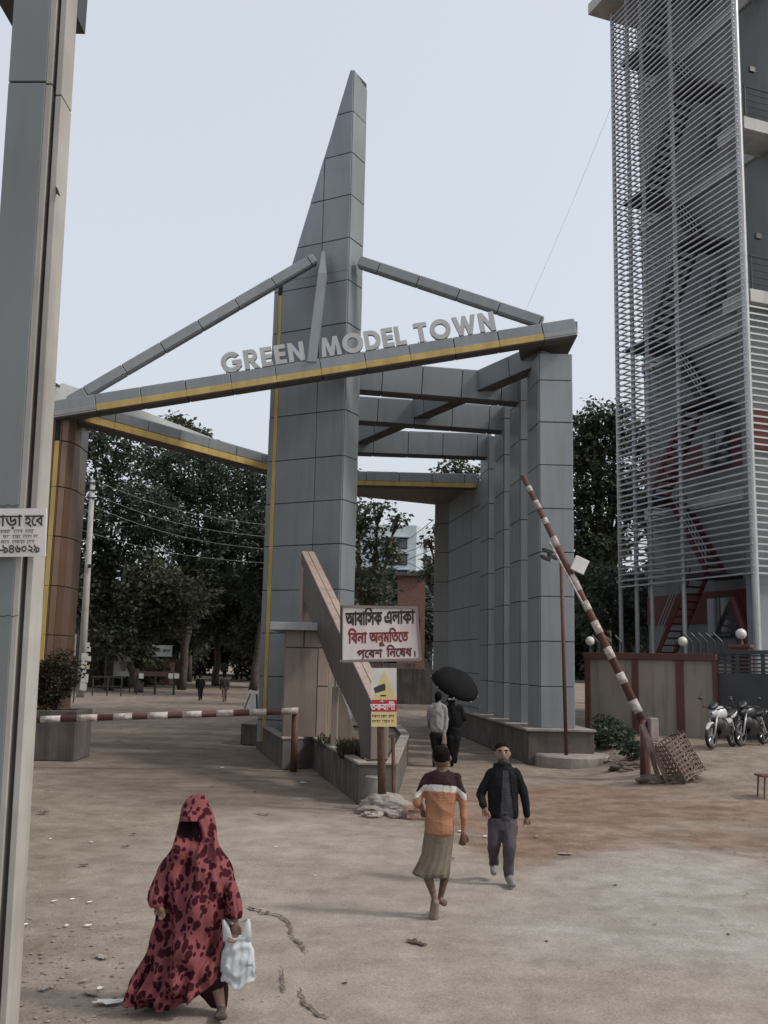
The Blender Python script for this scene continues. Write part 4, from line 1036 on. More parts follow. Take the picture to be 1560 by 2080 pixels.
ob = thing('raised_barrier', 'raised red and white barrier pole leaning up against the right pier', 'barrier', G(1315, 1548))
ob0 = G(1315, 1548); Yb = ob0.y
OA, OB = at(1323, 1500, Yb), at(1062, 966, Yb + 1.2)
def tq_(py): return (1500 - py) / (1500 - 966)
bands = ((1452, 1428), (1396, 1376), (1348, 1326), (1298, 1274), (1252, 1234), (1212, 1180), (1120, 1100), (1072, 1060), (1040, 1022), (1002, 990))
striped(OA, OB, .105, [(max(0, tq_(a)), tq_(b)) for a, b in bands], 'o', ob, r2=.065)
for dx, nm in ((-12, 'support_post'), (3, 'support_post')):
    b_ = at(1315 + dx, 1545, Yb); MB().tube([Vector((b_.x, Yb + (.12 if dx > 0 else -.12), ob0.z)), Vector((b_.x + .03, Yb + (.12 if dx > 0 else -.12), zat(1318, 1462, Yb)))], .07, 8).build(nm, M['rust'] if dx < 0 else M['pinkish'], ob, smooth=True)
P = at(1326, 1482, Yb - .15); MB().box(P, (.20, .2, .52), rz=.2).build('counterweight_block', M['concrete'], ob, bevel=.02)
MB().tube([at(1300, 1483, Yb - .2), at(1335, 1487, Yb - .2)], .02, 6).build('pivot_rod', M['rustdark'], ob)
Q = OA.lerp(OB, tq_(1168)); wbx = MB().box(Q + Vector((.24, -.12, .10)), (.34, .10, .36), rot=Matrix.Rotation(rad(24), 3, 'Y')).build('white_plate', M['white'], ob, bevel=.01)
MB().tube([OA.lerp(OB, tq_(1240)) + Vector((-.08, -.08, 0)), OA.lerp(OB, tq_(1110)) + Vector((-.16, -.10, -.02))], .022, 6).build('stiffener_rod', M['whitepaint'], ob)

cp0 = Vector((XS(1149, 25.9), 25.9, 0.27))
cpl = thing('camera_pole', 'thin rusty pole with small security cameras in front of the right pier', 'pole', cp0)
cz = zat(1139, 1108, 25.9)
MB().tube([cp0, Vector((at(1139, 1108, 25.9).x, 25.9, cz))], .05, 8).build('pole', M['rust'], cpl, smooth=True)
tp = Vector((at(1139, 1118, 25.9).x, 25.9, cz - .12))
MB().tube([tp, tp + Vector((-.30, -.05, -.12))], .02, 6).build('arm', M['dark'], cpl)
for dx, dz in ((-.36, -.05), (-.22, -.20), (-.40, -.24)):
    c = MB().box(tp + Vector((dx, -.1, dz)), (.24, .11, .10), rot=Matrix.Rotation(.35, 3, 'Y')).build('camera', M['dark'], cpl, bevel=.01)
    MB().ell(tp + Vector((dx - .12, -.1, dz + .05)), (.04, .04, .04), 8, 6).build('lens', M['black'], c)
MB().tube([tp + Vector((-.25, -.12, -.2)), tp + Vector((-.3, -.12, -.34))], .03, 6).build('camera_bracket', M['whitepaint'], cpl)

# ================================================================== trees and plants
def leaf_material(name, c1, c2, trans=0.25):
    m = bpy.data.materials.new(name); m.use_nodes = True; t = m.node_tree; N = t.nodes; L = t.links
    b = N['Principled BSDF']; b.inputs['Roughness'].default_value = 0.55; b.inputs['Specular IOR Level'].default_value = 0.25
    g = N.new('ShaderNodeNewGeometry'); r = N.new('ShaderNodeValToRGB')
    r.color_ramp.elements[0].color = (*c2, 1); r.color_ramp.elements[1].color = (*c1, 1)
    tc = N.new('ShaderNodeTexCoord'); nz = N.new('ShaderNodeTexNoise'); nz.inputs['Scale'].default_value = 0.45; nz.inputs['Detail'].default_value = 3
    L.new(tc.outputs['Object'], nz.inputs['Vector'])
    ad = N.new('ShaderNodeMath'); ad.operation = 'MULTIPLY_ADD'; L.new(g.outputs['Random Per Island'], ad.inputs[0]); ad.inputs[1].default_value = 0.45
    mr = N.new('ShaderNodeMapRange'); mr.inputs['From Min'].default_value = .35; mr.inputs['From Max'].default_value = .65; mr.inputs['To Max'].default_value = .6; L.new(nz.outputs['Fac'], mr.inputs['Value'])
    L.new(mr.outputs[0], ad.inputs[2]); L.new(ad.outputs[0], r.inputs[0]); L.new(r.outputs[0], b.inputs['Base Color'])
    tr = N.new('ShaderNodeBsdfTranslucent'); L.new(r.outputs[0], tr.inputs['Color']); mx = N.new('ShaderNodeMixShader'); mx.inputs[0].default_value = trans
    out = N['Material Output']; L.new(b.outputs[0], mx.inputs[1]); L.new(tr.outputs[0], mx.inputs[2]); L.new(mx.outputs[0], out.inputs['Surface'])
    return m
LM = [leaf_material('leaf_dark', (0.078, 0.098, 0.066), (0.030, 0.044, 0.033)), leaf_material('leaf_mid', (0.095, 0.112, 0.068), (0.036, 0.048, 0.033)), leaf_material('leaf_dusty', (0.100, 0.110, 0.070), (0.042, 0.050, 0.037)), leaf_material('leaf_bush', (0.070, 0.062, 0.036), (0.028, 0.026, 0.016))]
M['bark'] = mat('bark', (0.085, 0.068, 0.055), (0.045, 0.036, 0.03), rough=.95, scale=4, bump=.7, bscale=12)
def leaves(blobs, n_per, size, rs, shell=.45, spray=5, droop=.25):
    """sprays of small bent leaves through the volume of a few lumpy blobs"""
    C = []
    for (c, r) in blobs:
        k = int(n_per * (r[0] * r[1] + r[0] * r[2]) / 2 / spray) + 3
        d = rs.normal(size=(k, 3)); d /= np.linalg.norm(d, axis=1)[:, None]
        lump = 1 + .22 * np.sin(d[:, 0] * 5 + c[0]) * np.sin(d[:, 2] * 4.3 + c[1]) + .15 * np.sin(d[:, 1] * 9 + c[2])
        rad_ = (shell + (1 - shell) * rs.rand(k) ** .55) * lump
        keep = rs.rand(k) < .55 + .45 * np.sign(np.sin(d[:, 0] * 7 + 3 * c[0]) * np.sin(d[:, 2] * 6 + c[1] * 2) + .35)
        C.append((np.array(c) + d * rad_[:, None] * np.array(r))[keep])
    C = np.concatenate(C); n = len(C)
    C = np.repeat(C, spray, 0); N_ = len(C)
    ax = rs.normal(size=(N_, 3)); ax[:, 2] = ax[:, 2] * .5 - droop; ax /= np.linalg.norm(ax, axis=1)[:, None]
    sd_ = np.cross(ax, rs.normal(size=(N_, 3)) + np.array([0, 0, 1.6])); sd_ /= np.linalg.norm(sd_, axis=1)[:, None] + 1e-9
    up = np.cross(sd_, ax)
    Ls = size * rs.uniform(.6, 1.35, N_)[:, None]; Ws = Ls * .30
    P = C + ax * Ls * rs.uniform(0, .8, N_)[:, None]
    a = P; b = P + ax * Ls * .45 + sd_ * Ws + up * Ls * .05; c = P + ax * Ls - up * Ls * .10; d = P + ax * Ls * .45 - sd_ * Ws + up * Ls * .05
    V = np.stack([a, b, c, d], 1).reshape(-1, 3); F = np.arange(N_ * 4).reshape(-1, 4)
    return V, F
def tree(name, label, px, Y, blobs, lm, n_per=620, size=.28, seed=1, trunk=.28, group=None, stems=None, shell=.4):
    rs = np.random.RandomState(seed); base = gp(px, Y); base.z -= .05
    t = thing(name, label, 'tree', base, group)
    B = []
    for bx, by, br in blobs:
        dy = rs.uniform(-1, 1) * br * Y / FPX * .8; c = at(bx, by, Y + dy); r = br * Y / FPX
        B.append(((c.x, c.y, c.z), (r, r * 1.05, r * .82)))
    V, F = leaves(B, n_per, size, rs, shell)
    V = V[:, :] ; me = np_mesh('crown', V, F, [LM[lm]], smooth=False); o = bpy.data.objects.new('crown', me); link(o, t)
    mb = MB(); fork = base.lerp(Vector((sum(b[0][0] for b in B) / len(B), sum(b[0][1] for b in B) / len(B), min(b[0][2] for b in B))), .75)
    k = 7; pts = [base.lerp(fork, i / k) + Vector((rs.uniform(-.12, .12), rs.uniform(-.1, .1), 0)) * (1 if 0 < i else 0) for i in range(k + 1)]
    mb.tube(pts, [trunk * (1.25 - .5 * i / k) for i in range(k + 1)], 9)
    for c, r in B:
        c = Vector(c); mid = pts[-1].lerp(c, .5) + Vector((rs.uniform(-.4, .4), rs.uniform(-.4, .4), rs.uniform(0, .5)))
        mb.tube([pts[-1], pts[-1].lerp(mid, .5) + Vector((0, 0, .15)), mid, c], [trunk * .6, trunk * .45, trunk * .32, trunk * .15], 7)
        for q in range(4):
            e = c + Vector((rs.uniform(-1, 1) * r[0], rs.uniform(-1, 1) * r[1], rs.uniform(-.6, .8) * r[2])) * .85; mb.tube([mid.lerp(c, .6), c.lerp(e, .5), e], [trunk * .2, trunk * .13, trunk * .05], 5)
    mb.build('trunk', M['bark'], t, smooth=True)
    return t
GT = 'trees beyond the gate'
tree('shade_tree', 'broad dark tree whose crown hides the top of the utility pole', 225, 68, [(215, 920, 70), (275, 975, 75), (180, 1010, 60), (235, 1070, 85), (170, 1110, 60), (310, 1040, 75), (185, 900, 40)], 0, seed=1, group=GT)
tree('shade_tree', 'tall dense tree in the middle of the left lane backdrop', 372, 72, [(330, 925, 55), (400, 960, 80), (465, 985, 75), (380, 1040, 90), (480, 1070, 80), (330, 1110, 80), (430, 1120, 70)], 0, seed=2, group=GT)
tree('shade_tree', 'dark tree just left of the tower, trunk by the far road', 516, 74, [(515, 985, 60), (550, 1050, 70), (500, 1110, 80), (570, 1140, 70), (540, 1200, 60), (600, 1010, 60)], 0, seed=3, group=GT)
tree('mango_tree', 'drooping dusty-leaved tree beside the utility pole', 285, 66, [(225, 1175, 75), (310, 1185, 80), (190, 1235, 60), (280, 1250, 70), (370, 1215, 65), (150, 1190, 50), (350, 1262, 40), (235, 1305, 45), (180, 1310, 40)], 2, n_per=560, size=.34, seed=4, group=GT)
tree('mango_tree', 'dusty green tree overhanging the far end of the left lane', 440, 84, [(430, 1195, 85), (500, 1215, 75), (395, 1255, 55), (465, 1262, 60), (530, 1250, 55), (360, 1190, 60)], 2, n_per=480, size=.36, seed=5, group=GT)
tree('tall_tree', 'thin pale-leaved treetop rising above the left rear beam', 385, 95, [(345, 862, 26), (372, 872, 30), (405, 882, 28), (385, 905, 45), (425, 925, 40)], 2, n_per=200, size=.5, seed=6, group=GT)
tree('lane_tree', 'leafy tree with open branches right of the tower', 722, 52, [(735, 1045, 42), (768, 1030, 30), (805, 1052, 24), (765, 1100, 48), (735, 1160, 60), (795, 1120, 30), (700, 1090, 60), (765, 1190, 45)], 1, n_per=330, seed=7, shell=.2, group=GT)
tree('lane_tree', 'narrow tree behind the rear pier of the right lane', 918, 58, [(905, 955, 26), (935, 945, 30), (965, 960, 25), (885, 1070, 18), (872, 1100, 20), (880, 1135, 18), (868, 1165, 20), (930, 1040, 45)], 1, n_per=330, seed=8, shell=.2, group=GT)
tree('shade_tree', 'big dark tree between the right pier and the louvred building', 1222, 52, [(1205, 850, 42), (1245, 845, 40), (1200, 930, 58), (1245, 985, 60), (1195, 1045, 50), (1300, 890, 70), (1290, 1000, 80), (1230, 1110, 60), (1180, 1120, 45), (1340, 1060, 70), (1185, 870, 42), (1170, 930, 45), (1215, 900, 55), (1175, 1000, 45), (1170, 1080, 45)], 1, n_per=560, seed=9, trunk=.38, shell=.2, group=GT)
tree('shade_tree', 'low dark tree behind the louvred building stair and boundary wall', 1255, 44, [(1200, 1180, 55), (1260, 1190, 60), (1330, 1180, 65), (1400, 1190, 60), (1230, 1250, 50), (1300, 1265, 55)], 0, n_per=520, seed=10, group=GT)
# the wood that closes the view
rs = np.random.RandomState(40); wb_ = []
for i in range(90):
    px = rs.uniform(60, 1420); Y = rs.uniform(105, 150); c = at(px, rs.uniform(1185, 1335), Y); r = rs.uniform(3.0, 5.0); wb_.append(((c.x, c.y, max(c.z, 1.5)), (r, r, r * .8)))
V, F = leaves(wb_, 150, .95, rs, .45)
wood = bpy.data.objects.new('distant_wood', np_mesh('distant_wood', V, F, [LM[0]], smooth=False)); COL.objects.link(wood); tag(wood, 'distant mass of dark trees closing the far end of the lanes', 'trees', kind='stuff')
tree('mango_tree', 'low leafy tree behind the plank barricade and kiosk', 300, 92, [(200, 1275, 60), (260, 1290, 55), (330, 1265, 55), (380, 1285, 45), (230, 1325, 45), (180, 1330, 45)], 0, size=.5, seed=15, group=GT)
tree('mango_tree', 'low leafy tree at the right edge of the far left lane', 540, 80, [(530, 1270, 45), (560, 1300, 45), (510, 1300, 30), (580, 1250, 50)], 2, size=.45, seed=16, group=GT)
tree('lane_tree', 'low tree closing the right lane behind the notice board', 770, 92, [(740, 1260, 60), (800, 1270, 50), (850, 1265, 50), (700, 1280, 50), (770, 1310, 45), (830, 1320, 40)], 0, size=.5, seed=17, group=GT)
tree('shade_tree', 'tree added mostly hidden behind the tower, to shade the left lane', 640, 62, [(600, 1020, 70), (650, 980, 80), (690, 1050, 70), (620, 1120, 70), (670, 1160, 60)], 0, seed=18, group=GT)  # this and the next tree are added to shade the lane ground
tree('shade_tree', 'second tree added behind the tower, to shade the lane farther down', 590, 82, [(580, 1080, 70), (640, 1060, 80), (560, 1160, 60), (620, 1170, 70), (600, 1230, 50)], 0, size=.45, seed=19, group=GT)
rs = np.random.RandomState(41); wb_ = []
for i in range(60):
    px = rs.uniform(160, 575); Y = rs.uniform(98, 112)
    if 375 < px < 500: Y += 40
    c = at(px, rs.uniform(1290, 1345), Y); r = rs.uniform(1.6, 2.8); wb_.append(((c.x, c.y, max(c.z, 1.0)), (r, r, r * .9)))
for i in range(26):
    px = rs.uniform(165, 285); Y = rs.uniform(70, 80); c = at(px, rs.uniform(1325, 1372), Y); r = rs.uniform(.9, 1.7); wb_.append(((c.x, c.y, max(c.z, .7)), (r, r, r * .9)))
V, F = leaves(wb_, 300, .5, rs, .35)
und = bpy.data.objects.new('undergrowth', np_mesh('undergrowth', V, F, [LM[2]], smooth=False)); COL.objects.link(und); tag(und, 'dark undergrowth along the far roadside under the trees', 'undergrowth', kind='stuff')
# bushes
def bush(name, label, c, r, lm, n_per, size, seed, group=None):
    rs = np.random.RandomState(seed); t = thing(name, label, 'bush', (c[0], c[1], c[2] - r[2]), group)
    B = [((c[0] + rs.uniform(-.4, .4) * r[0], c[1] + rs.uniform(-.4, .4) * r[1], c[2] + rs.uniform(-.25, .3) * r[2]), (r[0] * .72, r[1] * .72, r[2] * .72)) for _ in range(6)]
    V, F = leaves(B, n_per, size, rs, .35, 5, -.3); o = bpy.data.objects.new('foliage', np_mesh('foliage', V, F, [LM[lm]], smooth=False)); link(o, t)
    mb = MB(); b0 = Vector((c[0], c[1], c[2] - r[2]))
    for k in range(6): mb.tube([b0, Vector(c) + Vector((rs.uniform(-.5, .5) * r[0], rs.uniform(-.5, .5) * r[1], rs.uniform(-.1, .5) * r[2]))], [.03, .01], 5)
    mb.build('stems', M['bark'], t); return t
yb_ = 25.4; cb = at(116, 1390, yb_)
bush('round_bush', 'round brown-green bush at the foot of the brown pier', (cb.x, yb_, cb.z), (.60, .58, .80), 3, 11000, .075, 21)
pbx = thing('planter', 'short cement planter under the bush by the brown pier', 'planter', (cb.x, yb_, 0))
zpb = cb.z - .62
for sx_, sy_, dx_, dy_ in ((0, -.62, 1.5, .14), (0, .62, 1.5, .14), (-.68, 0, .14, 1.1), (.68, 0, .14, 1.1)):
    MB().box((cb.x + sx_, yb_ + sy_, zpb / 2), (dx_, dy_, zpb)).build('planter_wall', M['cement'], pbx, bevel=.015)
MB().box((cb.x, yb_, zpb - .1), (1.2, 1.1, .1)).build('planter_soil', M['soil'], pbx)
for k, (px, py, rx, rz) in enumerate(((1222, 1500, .55, .30), (1262, 1497, .62, .36), (1292, 1515, .45, .28), (1238, 1478, .45, .40))):
    q = G(px, py + 20); bush('weed_clump', ['low spreading weed clump at the pier plinth corner', 'dark weed clump midway between pier and raised barrier', 'small weed clump against the raised barrier foot', 'taller weed tuft behind the weeds by the cream wall'][k], (q.x, q.y + .3, q.z + rz * .8), (rx, rx * .8, rz), 0, 900, .13, 30 + k)
# plants in the planter round the tower
rs = np.random.RandomState(77); gv = []; gf = []
for px0, px1, py0, Yq, cnt, hh in ((646, 672, 1502, 23.0, 60, .22), (690, 742, 1512, 20.6, 240, .30)):
    for i in range(cnt):
        px = rs.uniform(px0, px1); Yp = Yq + rs.uniform(-.9, .7); p = at(px, 1500, Yp); b0 = np.array([p.x, Yp, PH - .09]); a = rs.uniform(0, 6.28); h = hh * rs.uniform(.5, 1.3); e = b0 + np.array([math.cos(a) * h * .45, math.sin(a) * h * .45, h]); s = np.array([-math.sin(a), math.cos(a), 0]) * .022
        k = len(gv); md = (b0 + e) / 2 + np.array([0, 0, .04]); gv += [b0 - s * .4, b0 + s * .4, md + s, e, md - s]; gf.append((k, k + 1, k + 2, k + 3, k + 4))
pl = meshobj('planter_plants', gv, gf, LM[3]); tag(pl, 'dry spiky plants growing in the planter by the slanted fin', 'plants', kind='stuff')

# ================================================================== things far down the left lane
up_ = gp(168, 58.0); up_top = at(188.5, 975, 58.0)
ut = thing('utility_pole', 'pale concrete utility pole plastered with paper notices', 'pole', up_)
M['polec'] = mat('pale_concrete', (.40, .39, .37), (.30, .29, .27), rough=.85, scale=1.5, streak=.3)
MB().tube([up_, up_.lerp(up_top, .5), up_top], [.24, .19, .14], 12).build('shaft', M['polec'], ut, smooth=True)
for f in (.985, .95, .915): MB().box(up_.lerp(up_top, f) + Vector((0, -.1, 0)), (.5, .12, .07)).build('insulator_bracket', M['dark'], ut)
rr = random.Random(11)
for i, (px, py, w_, h_) in enumerate(((178, 1311, 8, 11), (180, 1319, 8, 9), (172, 1332, 13, 10), (181, 1338, 7, 10), (171, 1343, 11, 11), (177, 1354, 9, 9), (168, 1355, 12, 10), (167, 1365, 15, 11), (172, 1378, 14, 17), (169, 1395, 13, 14))):
    c = at(px, py, 57.72); MB().box(c, (w_ * .029, .02, h_ * .029), rot=Matrix.Rotation(rr.uniform(-.12, .12), 3, 'Y')).build('notice_paper', M['warny'] if i == 5 else M['paper'], ut)
MB().box(at(184, 1150, 57.75), (.32, .08, .22)).build('number_plate', M['dark'], ut)
wn2 = 0
for (x0, y0, x1, y1, lab) in ((190, 975, 560, 1068, 'topmost'), (192, 1005, 560, 1092, 'second'), (192, 1030, 560, 1117, 'third'), (120, 1062, 560, 1145, 'lowest')):
    A, B = at(x0, y0, 58), at(x1, y1, 52); mb = MB(); mb.tube([A.lerp(B, i / 10) - Zv * (.5 * math.sin(math.pi * i / 10)) for i in range(11)], .010, 5)
    o = mb.build('overhead_wire', M['polec']); tag(o, {'topmost': 'uppermost overhead wire running right from the utility pole top', 'second': 'second overhead wire below the utility pole top', 'third': 'third overhead wire down on the utility pole', 'lowest': 'lowest overhead wire crossing in front of the utility pole'}[lab], 'wire')
for k, pts in enumerate((((800, 1108), (838, 1090), (882, 1055)), ((798, 1130), (845, 1115), (885, 1085)), ((800, 1150), (850, 1128), (888, 1112)), ((780, 1125), (840, 1148), (890, 1176)))):
    mb = MB(); mb.tube([at(x, y, 60) for x, y in pts], .02, 5); o = mb.build('overhead_wire', M['black']); tag(o, ['highest sagging black cable before the white apartment block', 'second sagging black cable before the white apartment block', 'third sagging black cable before the white apartment block', 'black cable slanting down across the white apartment block'][k], 'wire')
mb = MB(); A, B = at(1040, 695, 27.4), at(1252, 190, 38); mb.tube([A.lerp(B, i / 8) - Zv * .15 * math.sin(math.pi * i / 8) for i in range(9)], .006, 5); o = mb.build('overhead_wire', M['polec']); tag(o, 'thin pale line from the gate beam up to the louvred building', 'wire')
# kiosk with banner
kY = 84.0; k0 = gp(333, kY)
ks = thing('roadside_kiosk', 'small brown kiosk with a white banner at the far roadside', 'kiosk', k0)
s84 = kY / FPX
MB().box(k0 + Vector((0, .9, 1.05)), (2.3, 1.8, 2.1)).build('hut', mat('kiosk_brown', (.13, .075, .05), (.09, .05, .035), rough=.8, scale=2), ks)
MB().box(k0 + Vector((.75, -.05, .95)), (.42, .06, 1.8)).build('door_post', mat('kiosk_post', (.33, .23, .15), rough=.8), ks)
MB().box(k0 + Vector((1.5, .2, 1.0)), (.7, .7, 1.9)).build('shutter', M['rust'], ks)
bn_ = MB().box(at(329, 1322, kY - .25), (1.7, .03, .95)).build('banner', M['paper'], ks)
c = at(329, 1322, kY - .28); blurred_line('small_print', c - Vector((.72, 0, .18)), Vector((1, 0, 0)), Zv, Vector((0, -1, 0)), 0, 1.44, .05, .24, M['ink'], bn_, 9, off=.012)
MB().box(k0 + Vector((-1.0, -.05, 1.35)), (.32, .03, 1.5)).build('side_banner', M['paper'], ks)
MB().box(at(367, 1332, kY - .2), (.2, .03, .5)).build('side_banner', M['paper'], ks)
# plank barricade
fY = 63.0; f0_ = gp(320, fY)
fb_ = thing('plank_barricade', 'low dark plank barricade with pale papers beside the far lane', 'barricade', f0_)
s63 = fY / FPX
for px in (281, 318, 356): MB().box(gp(px, fY) + Zv * .72, (.12, .1, 1.45), ).build('post', M['dark'], fb_)
MB().box(gp(318, fY) + Vector((0, -.08, 1.28)), (2.6, .05, .30)).build('plank', M['rustdark'], fb_)
for px in (287, 347, 359): MB().box(at(px, 1373, fY - .14), (.30, .02, .32)).build('notice_paper', M['paper'], fb_)
rl = thing('pipe_rail', 'low dark pipe rail beside the notice-covered utility pole', 'rail', gp(225, 60))
for px in (192, 222, 250): MB().tube([gp(px, 60), gp(px, 60) + Zv * 1.15], .05, 6).build('post', M['dark'], rl)
for z in (.55, 1.1): MB().tube([gp(190, 60) + Zv * z, gp(252, 60) + Zv * z], .04, 6).build('rail_bar', M['dark'], rl)
pp = thing('portrait_poster', 'faded pale poster with a dark portrait hung by the roadside', 'poster', gp(250, 66))
pc = at(249, 1354, 66)
MB().box(pc, (1.15, .05, 1.25)).build('sheet', mat('poster_sheet', (.40, .41, .40), (.30, .31, .31), rough=.7, scale=1.5), pp)
MB().ell(pc + Vector((.08, -.03, -.02)), (.22, .02, .30), 14, 8).build('portrait', mat('poster_ink', (.10, .10, .11), (.2, .19, .19), rough=.7, scale=5), pp)
MB().ell(pc + Vector((.08, -.035, .22)), (.28, .02, .12), 14, 8).build('portrait', bpy.data.materials['poster_ink'], pp)
for sx_ in (-.55, .55): MB().tube([Vector((pc.x + sx_, 66.05, gp(250, 66).z)), Vector((pc.x + sx_, 66.05, pc.z + .65))], .04, 6).build('pole', M['dark'], pp)
vb_ = thing('vertical_banner', 'narrow yellowish banner on a pole next to the brown pier', 'banner', gp(150, 52))
c = at(148, 1310, 52); MB().box(c, (.34, .03, 1.15)).build('sheet', mat('banner_sheet', (.46, .44, .30), (.36, .34, .24), rough=.7, scale=3), vb_)
MB().tube([gp(155, 52), Vector((gp(155, 52).x, 52.05, c.z + .7))], .035, 6).build('pole', M['dark'], vb_)
for k in range(2): MB().box(c + Vector((-.02, -.03, .15 - .4 * k)), (.18, .015, .12)).build('printed_mark', M['ink'] if k == 0 else M['inkpale'], vb_)
mkb = G(512, 1462); mk = thing('signboard_stand', 'small folding board leaning at the trough beside the tower', 'board', mkb)
MB().box(at(514, 1424, 30.0), (.42, .04, .58), rot=Matrix.Rotation(rad(18), 3, 'Y')).build('board', M['paper'], mk)
MB().tube([at(497, 1440, 30.0), at(509, 1408, 30.0)], .03, 6).build('prop', M['dark'], mk); MB().tube([at(522, 1440, 29.9), at(521, 1410, 29.9)], .03, 6).build('prop', M['dark'], mk)
# buildings beyond the right lane
ap_ = thing('apartment_block', 'pale blue-white apartment block seen through the right lane', 'building', gp(830, 135))
M['apw'] = mat('pale_blue_wall', (.50, .56, .60), (.43, .48, .52), rough=.8, scale=.15, streak=.25)
aY = 135.0; a0, a1 = at(700, 1340, aY).x, at(842, 1340, aY).x; az = zat(842, 1079, aY)
q = [Vector((a0, aY, 0)), Vector((a1, aY, 0)), Vector((a1 + 2.8, aY + 7, 0)), Vector((a0, aY + 9, 0))]
apm = MB().hexa(q, [p + Zv * az for p in q]).build('wall', M['apw'], ap_)
MB().hexa([p + Zv * az for p in q], [p + Zv * (az + .8) for p in q]).build('parapet', M['apw'], ap_)
for r_ in range(7):
    for px in (792, 818):
        c = at(px, 1104 + r_ * 33, aY); wz = c.z
        if wz < 1: continue
        f_ = MB().box((c.x, aY - .05, wz), (1.25, .16, 1.5)).build('window', M['dark'], ap_); MB().box((c.x, aY - .16, wz - .02), (1.0, .06, 1.2)).build('pane', M['glass'], f_); MB().box((c.x, aY - .35, wz + .85), (1.7, .7, .12)).build('sunshade', M['apw'], ap_)
for r_ in range(4):
    c = at(858, 1110 + r_ * 33, aY + 3.2); MB().box((c.x + .5, aY + 3.4, c.z), (1.5, 1.6, .15)).build('balcony', M['apw'], ap_); MB().box((c.x + .5, aY + 2.7, c.z + .5), (1.5, .08, .9)).build('balcony_grille', M['dark'], ap_)
bh = thing('brick_shed', 'low unplastered brick shed beyond the right lane', 'building', gp(835, 72))
M['brickm'] = mat('brick_far', (.20, .105, .08), (.12, .07, .055), rough=.9, scale=6)
x0, x1 = XS(806, 72), XS(862, 72); zt = zat(835, 1170, 72)
MB().box(((x0 + x1) / 2, 74, zt / 2), (x1 - x0, 4, zt)).build('wall', M['brickm'], bh); MB().box(((x0 + x1) / 2, 73.9, zt + .08), (x1 - x0 + .4, 4.4, .16)).build('roof_slab', M['cement'], bh)
MB().box((x0 + 1.2, 71.98, zt - 3.6), (.9, .1, 1.2)).build('window', M['dark'], bh)
MB().box((XS(690, 66), 66, 1.35), (10, .3, 2.3)).build('lane_wall', M['cement']); o = bpy.data.objects['lane_wall']; tag(o, 'grey cement lane wall far behind the notice board', 'wall')
MB().box((XS(845, 58), 58, 1.2), (2.6, .3, 2.0)).build('lane_wall', M['cement']); o = bpy.data.objects['lane_wall.001']; tag(o, 'short grey wall beyond the right lane near the rear pier', 'wall')

# ================================================================== people
def skin_mat(name, c): return mat(name, c, tuple(x * .8 for x in c), rough=.55, scale=12)
def cloth(name, c1, c2=None, scale=8, bump=.3, bscale=60): return mat(name, c1, c2 or tuple(x * .75 for x in c1), rough=.9, scale=scale, bump=bump, bscale=bscale, spec=.15)
PM = dict(skin=skin_mat('skin_brown', (.20, .115, .075)), skin_d=skin_mat('skin_dark', (.115, .066, .045)), hair=mat('black_hair', (.010, .008, .007), rough=.9, scale=30, bump=.8, bscale=120, spec=.08),
          orange=cloth('orange_knit', (.33, .165, .10), (.27, .13, .078)), white=cloth('white_knit', (.55, .51, .48)), plum=cloth('dark_plum_knit', (.035, .018, .020)),
          jacket=cloth('black_jacket', (.012, .012, .014)), shirt=cloth('charcoal_shirt', (.052, .054, .058)), pants=cloth('grey_violet_trousers', (.085, .075, .085)), shoe=mat('grey_shoes', (.20, .185, .175), rough=.6, scale=10), shoe_d=mat('dark_shoes', (.02, .018, .017), rough=.5),
          grey=cloth('pale_grey_shirt', (.27, .27, .265)), black=cloth('black_cloth', (.010, .010, .011)), blackp=cloth('black_trousers', (.014, .012, .012)), sole=mat('sandal_sole', (.24, .19, .15), (.18, .14, .11), rough=.8, scale=12), pinkc=cloth('pinkish_cloth', (.30, .22, .205)), eye=mat('eye_dark', (.01, .008, .007), rough=.2), tan=cloth('dust_trousers', (.17, .13, .11)))
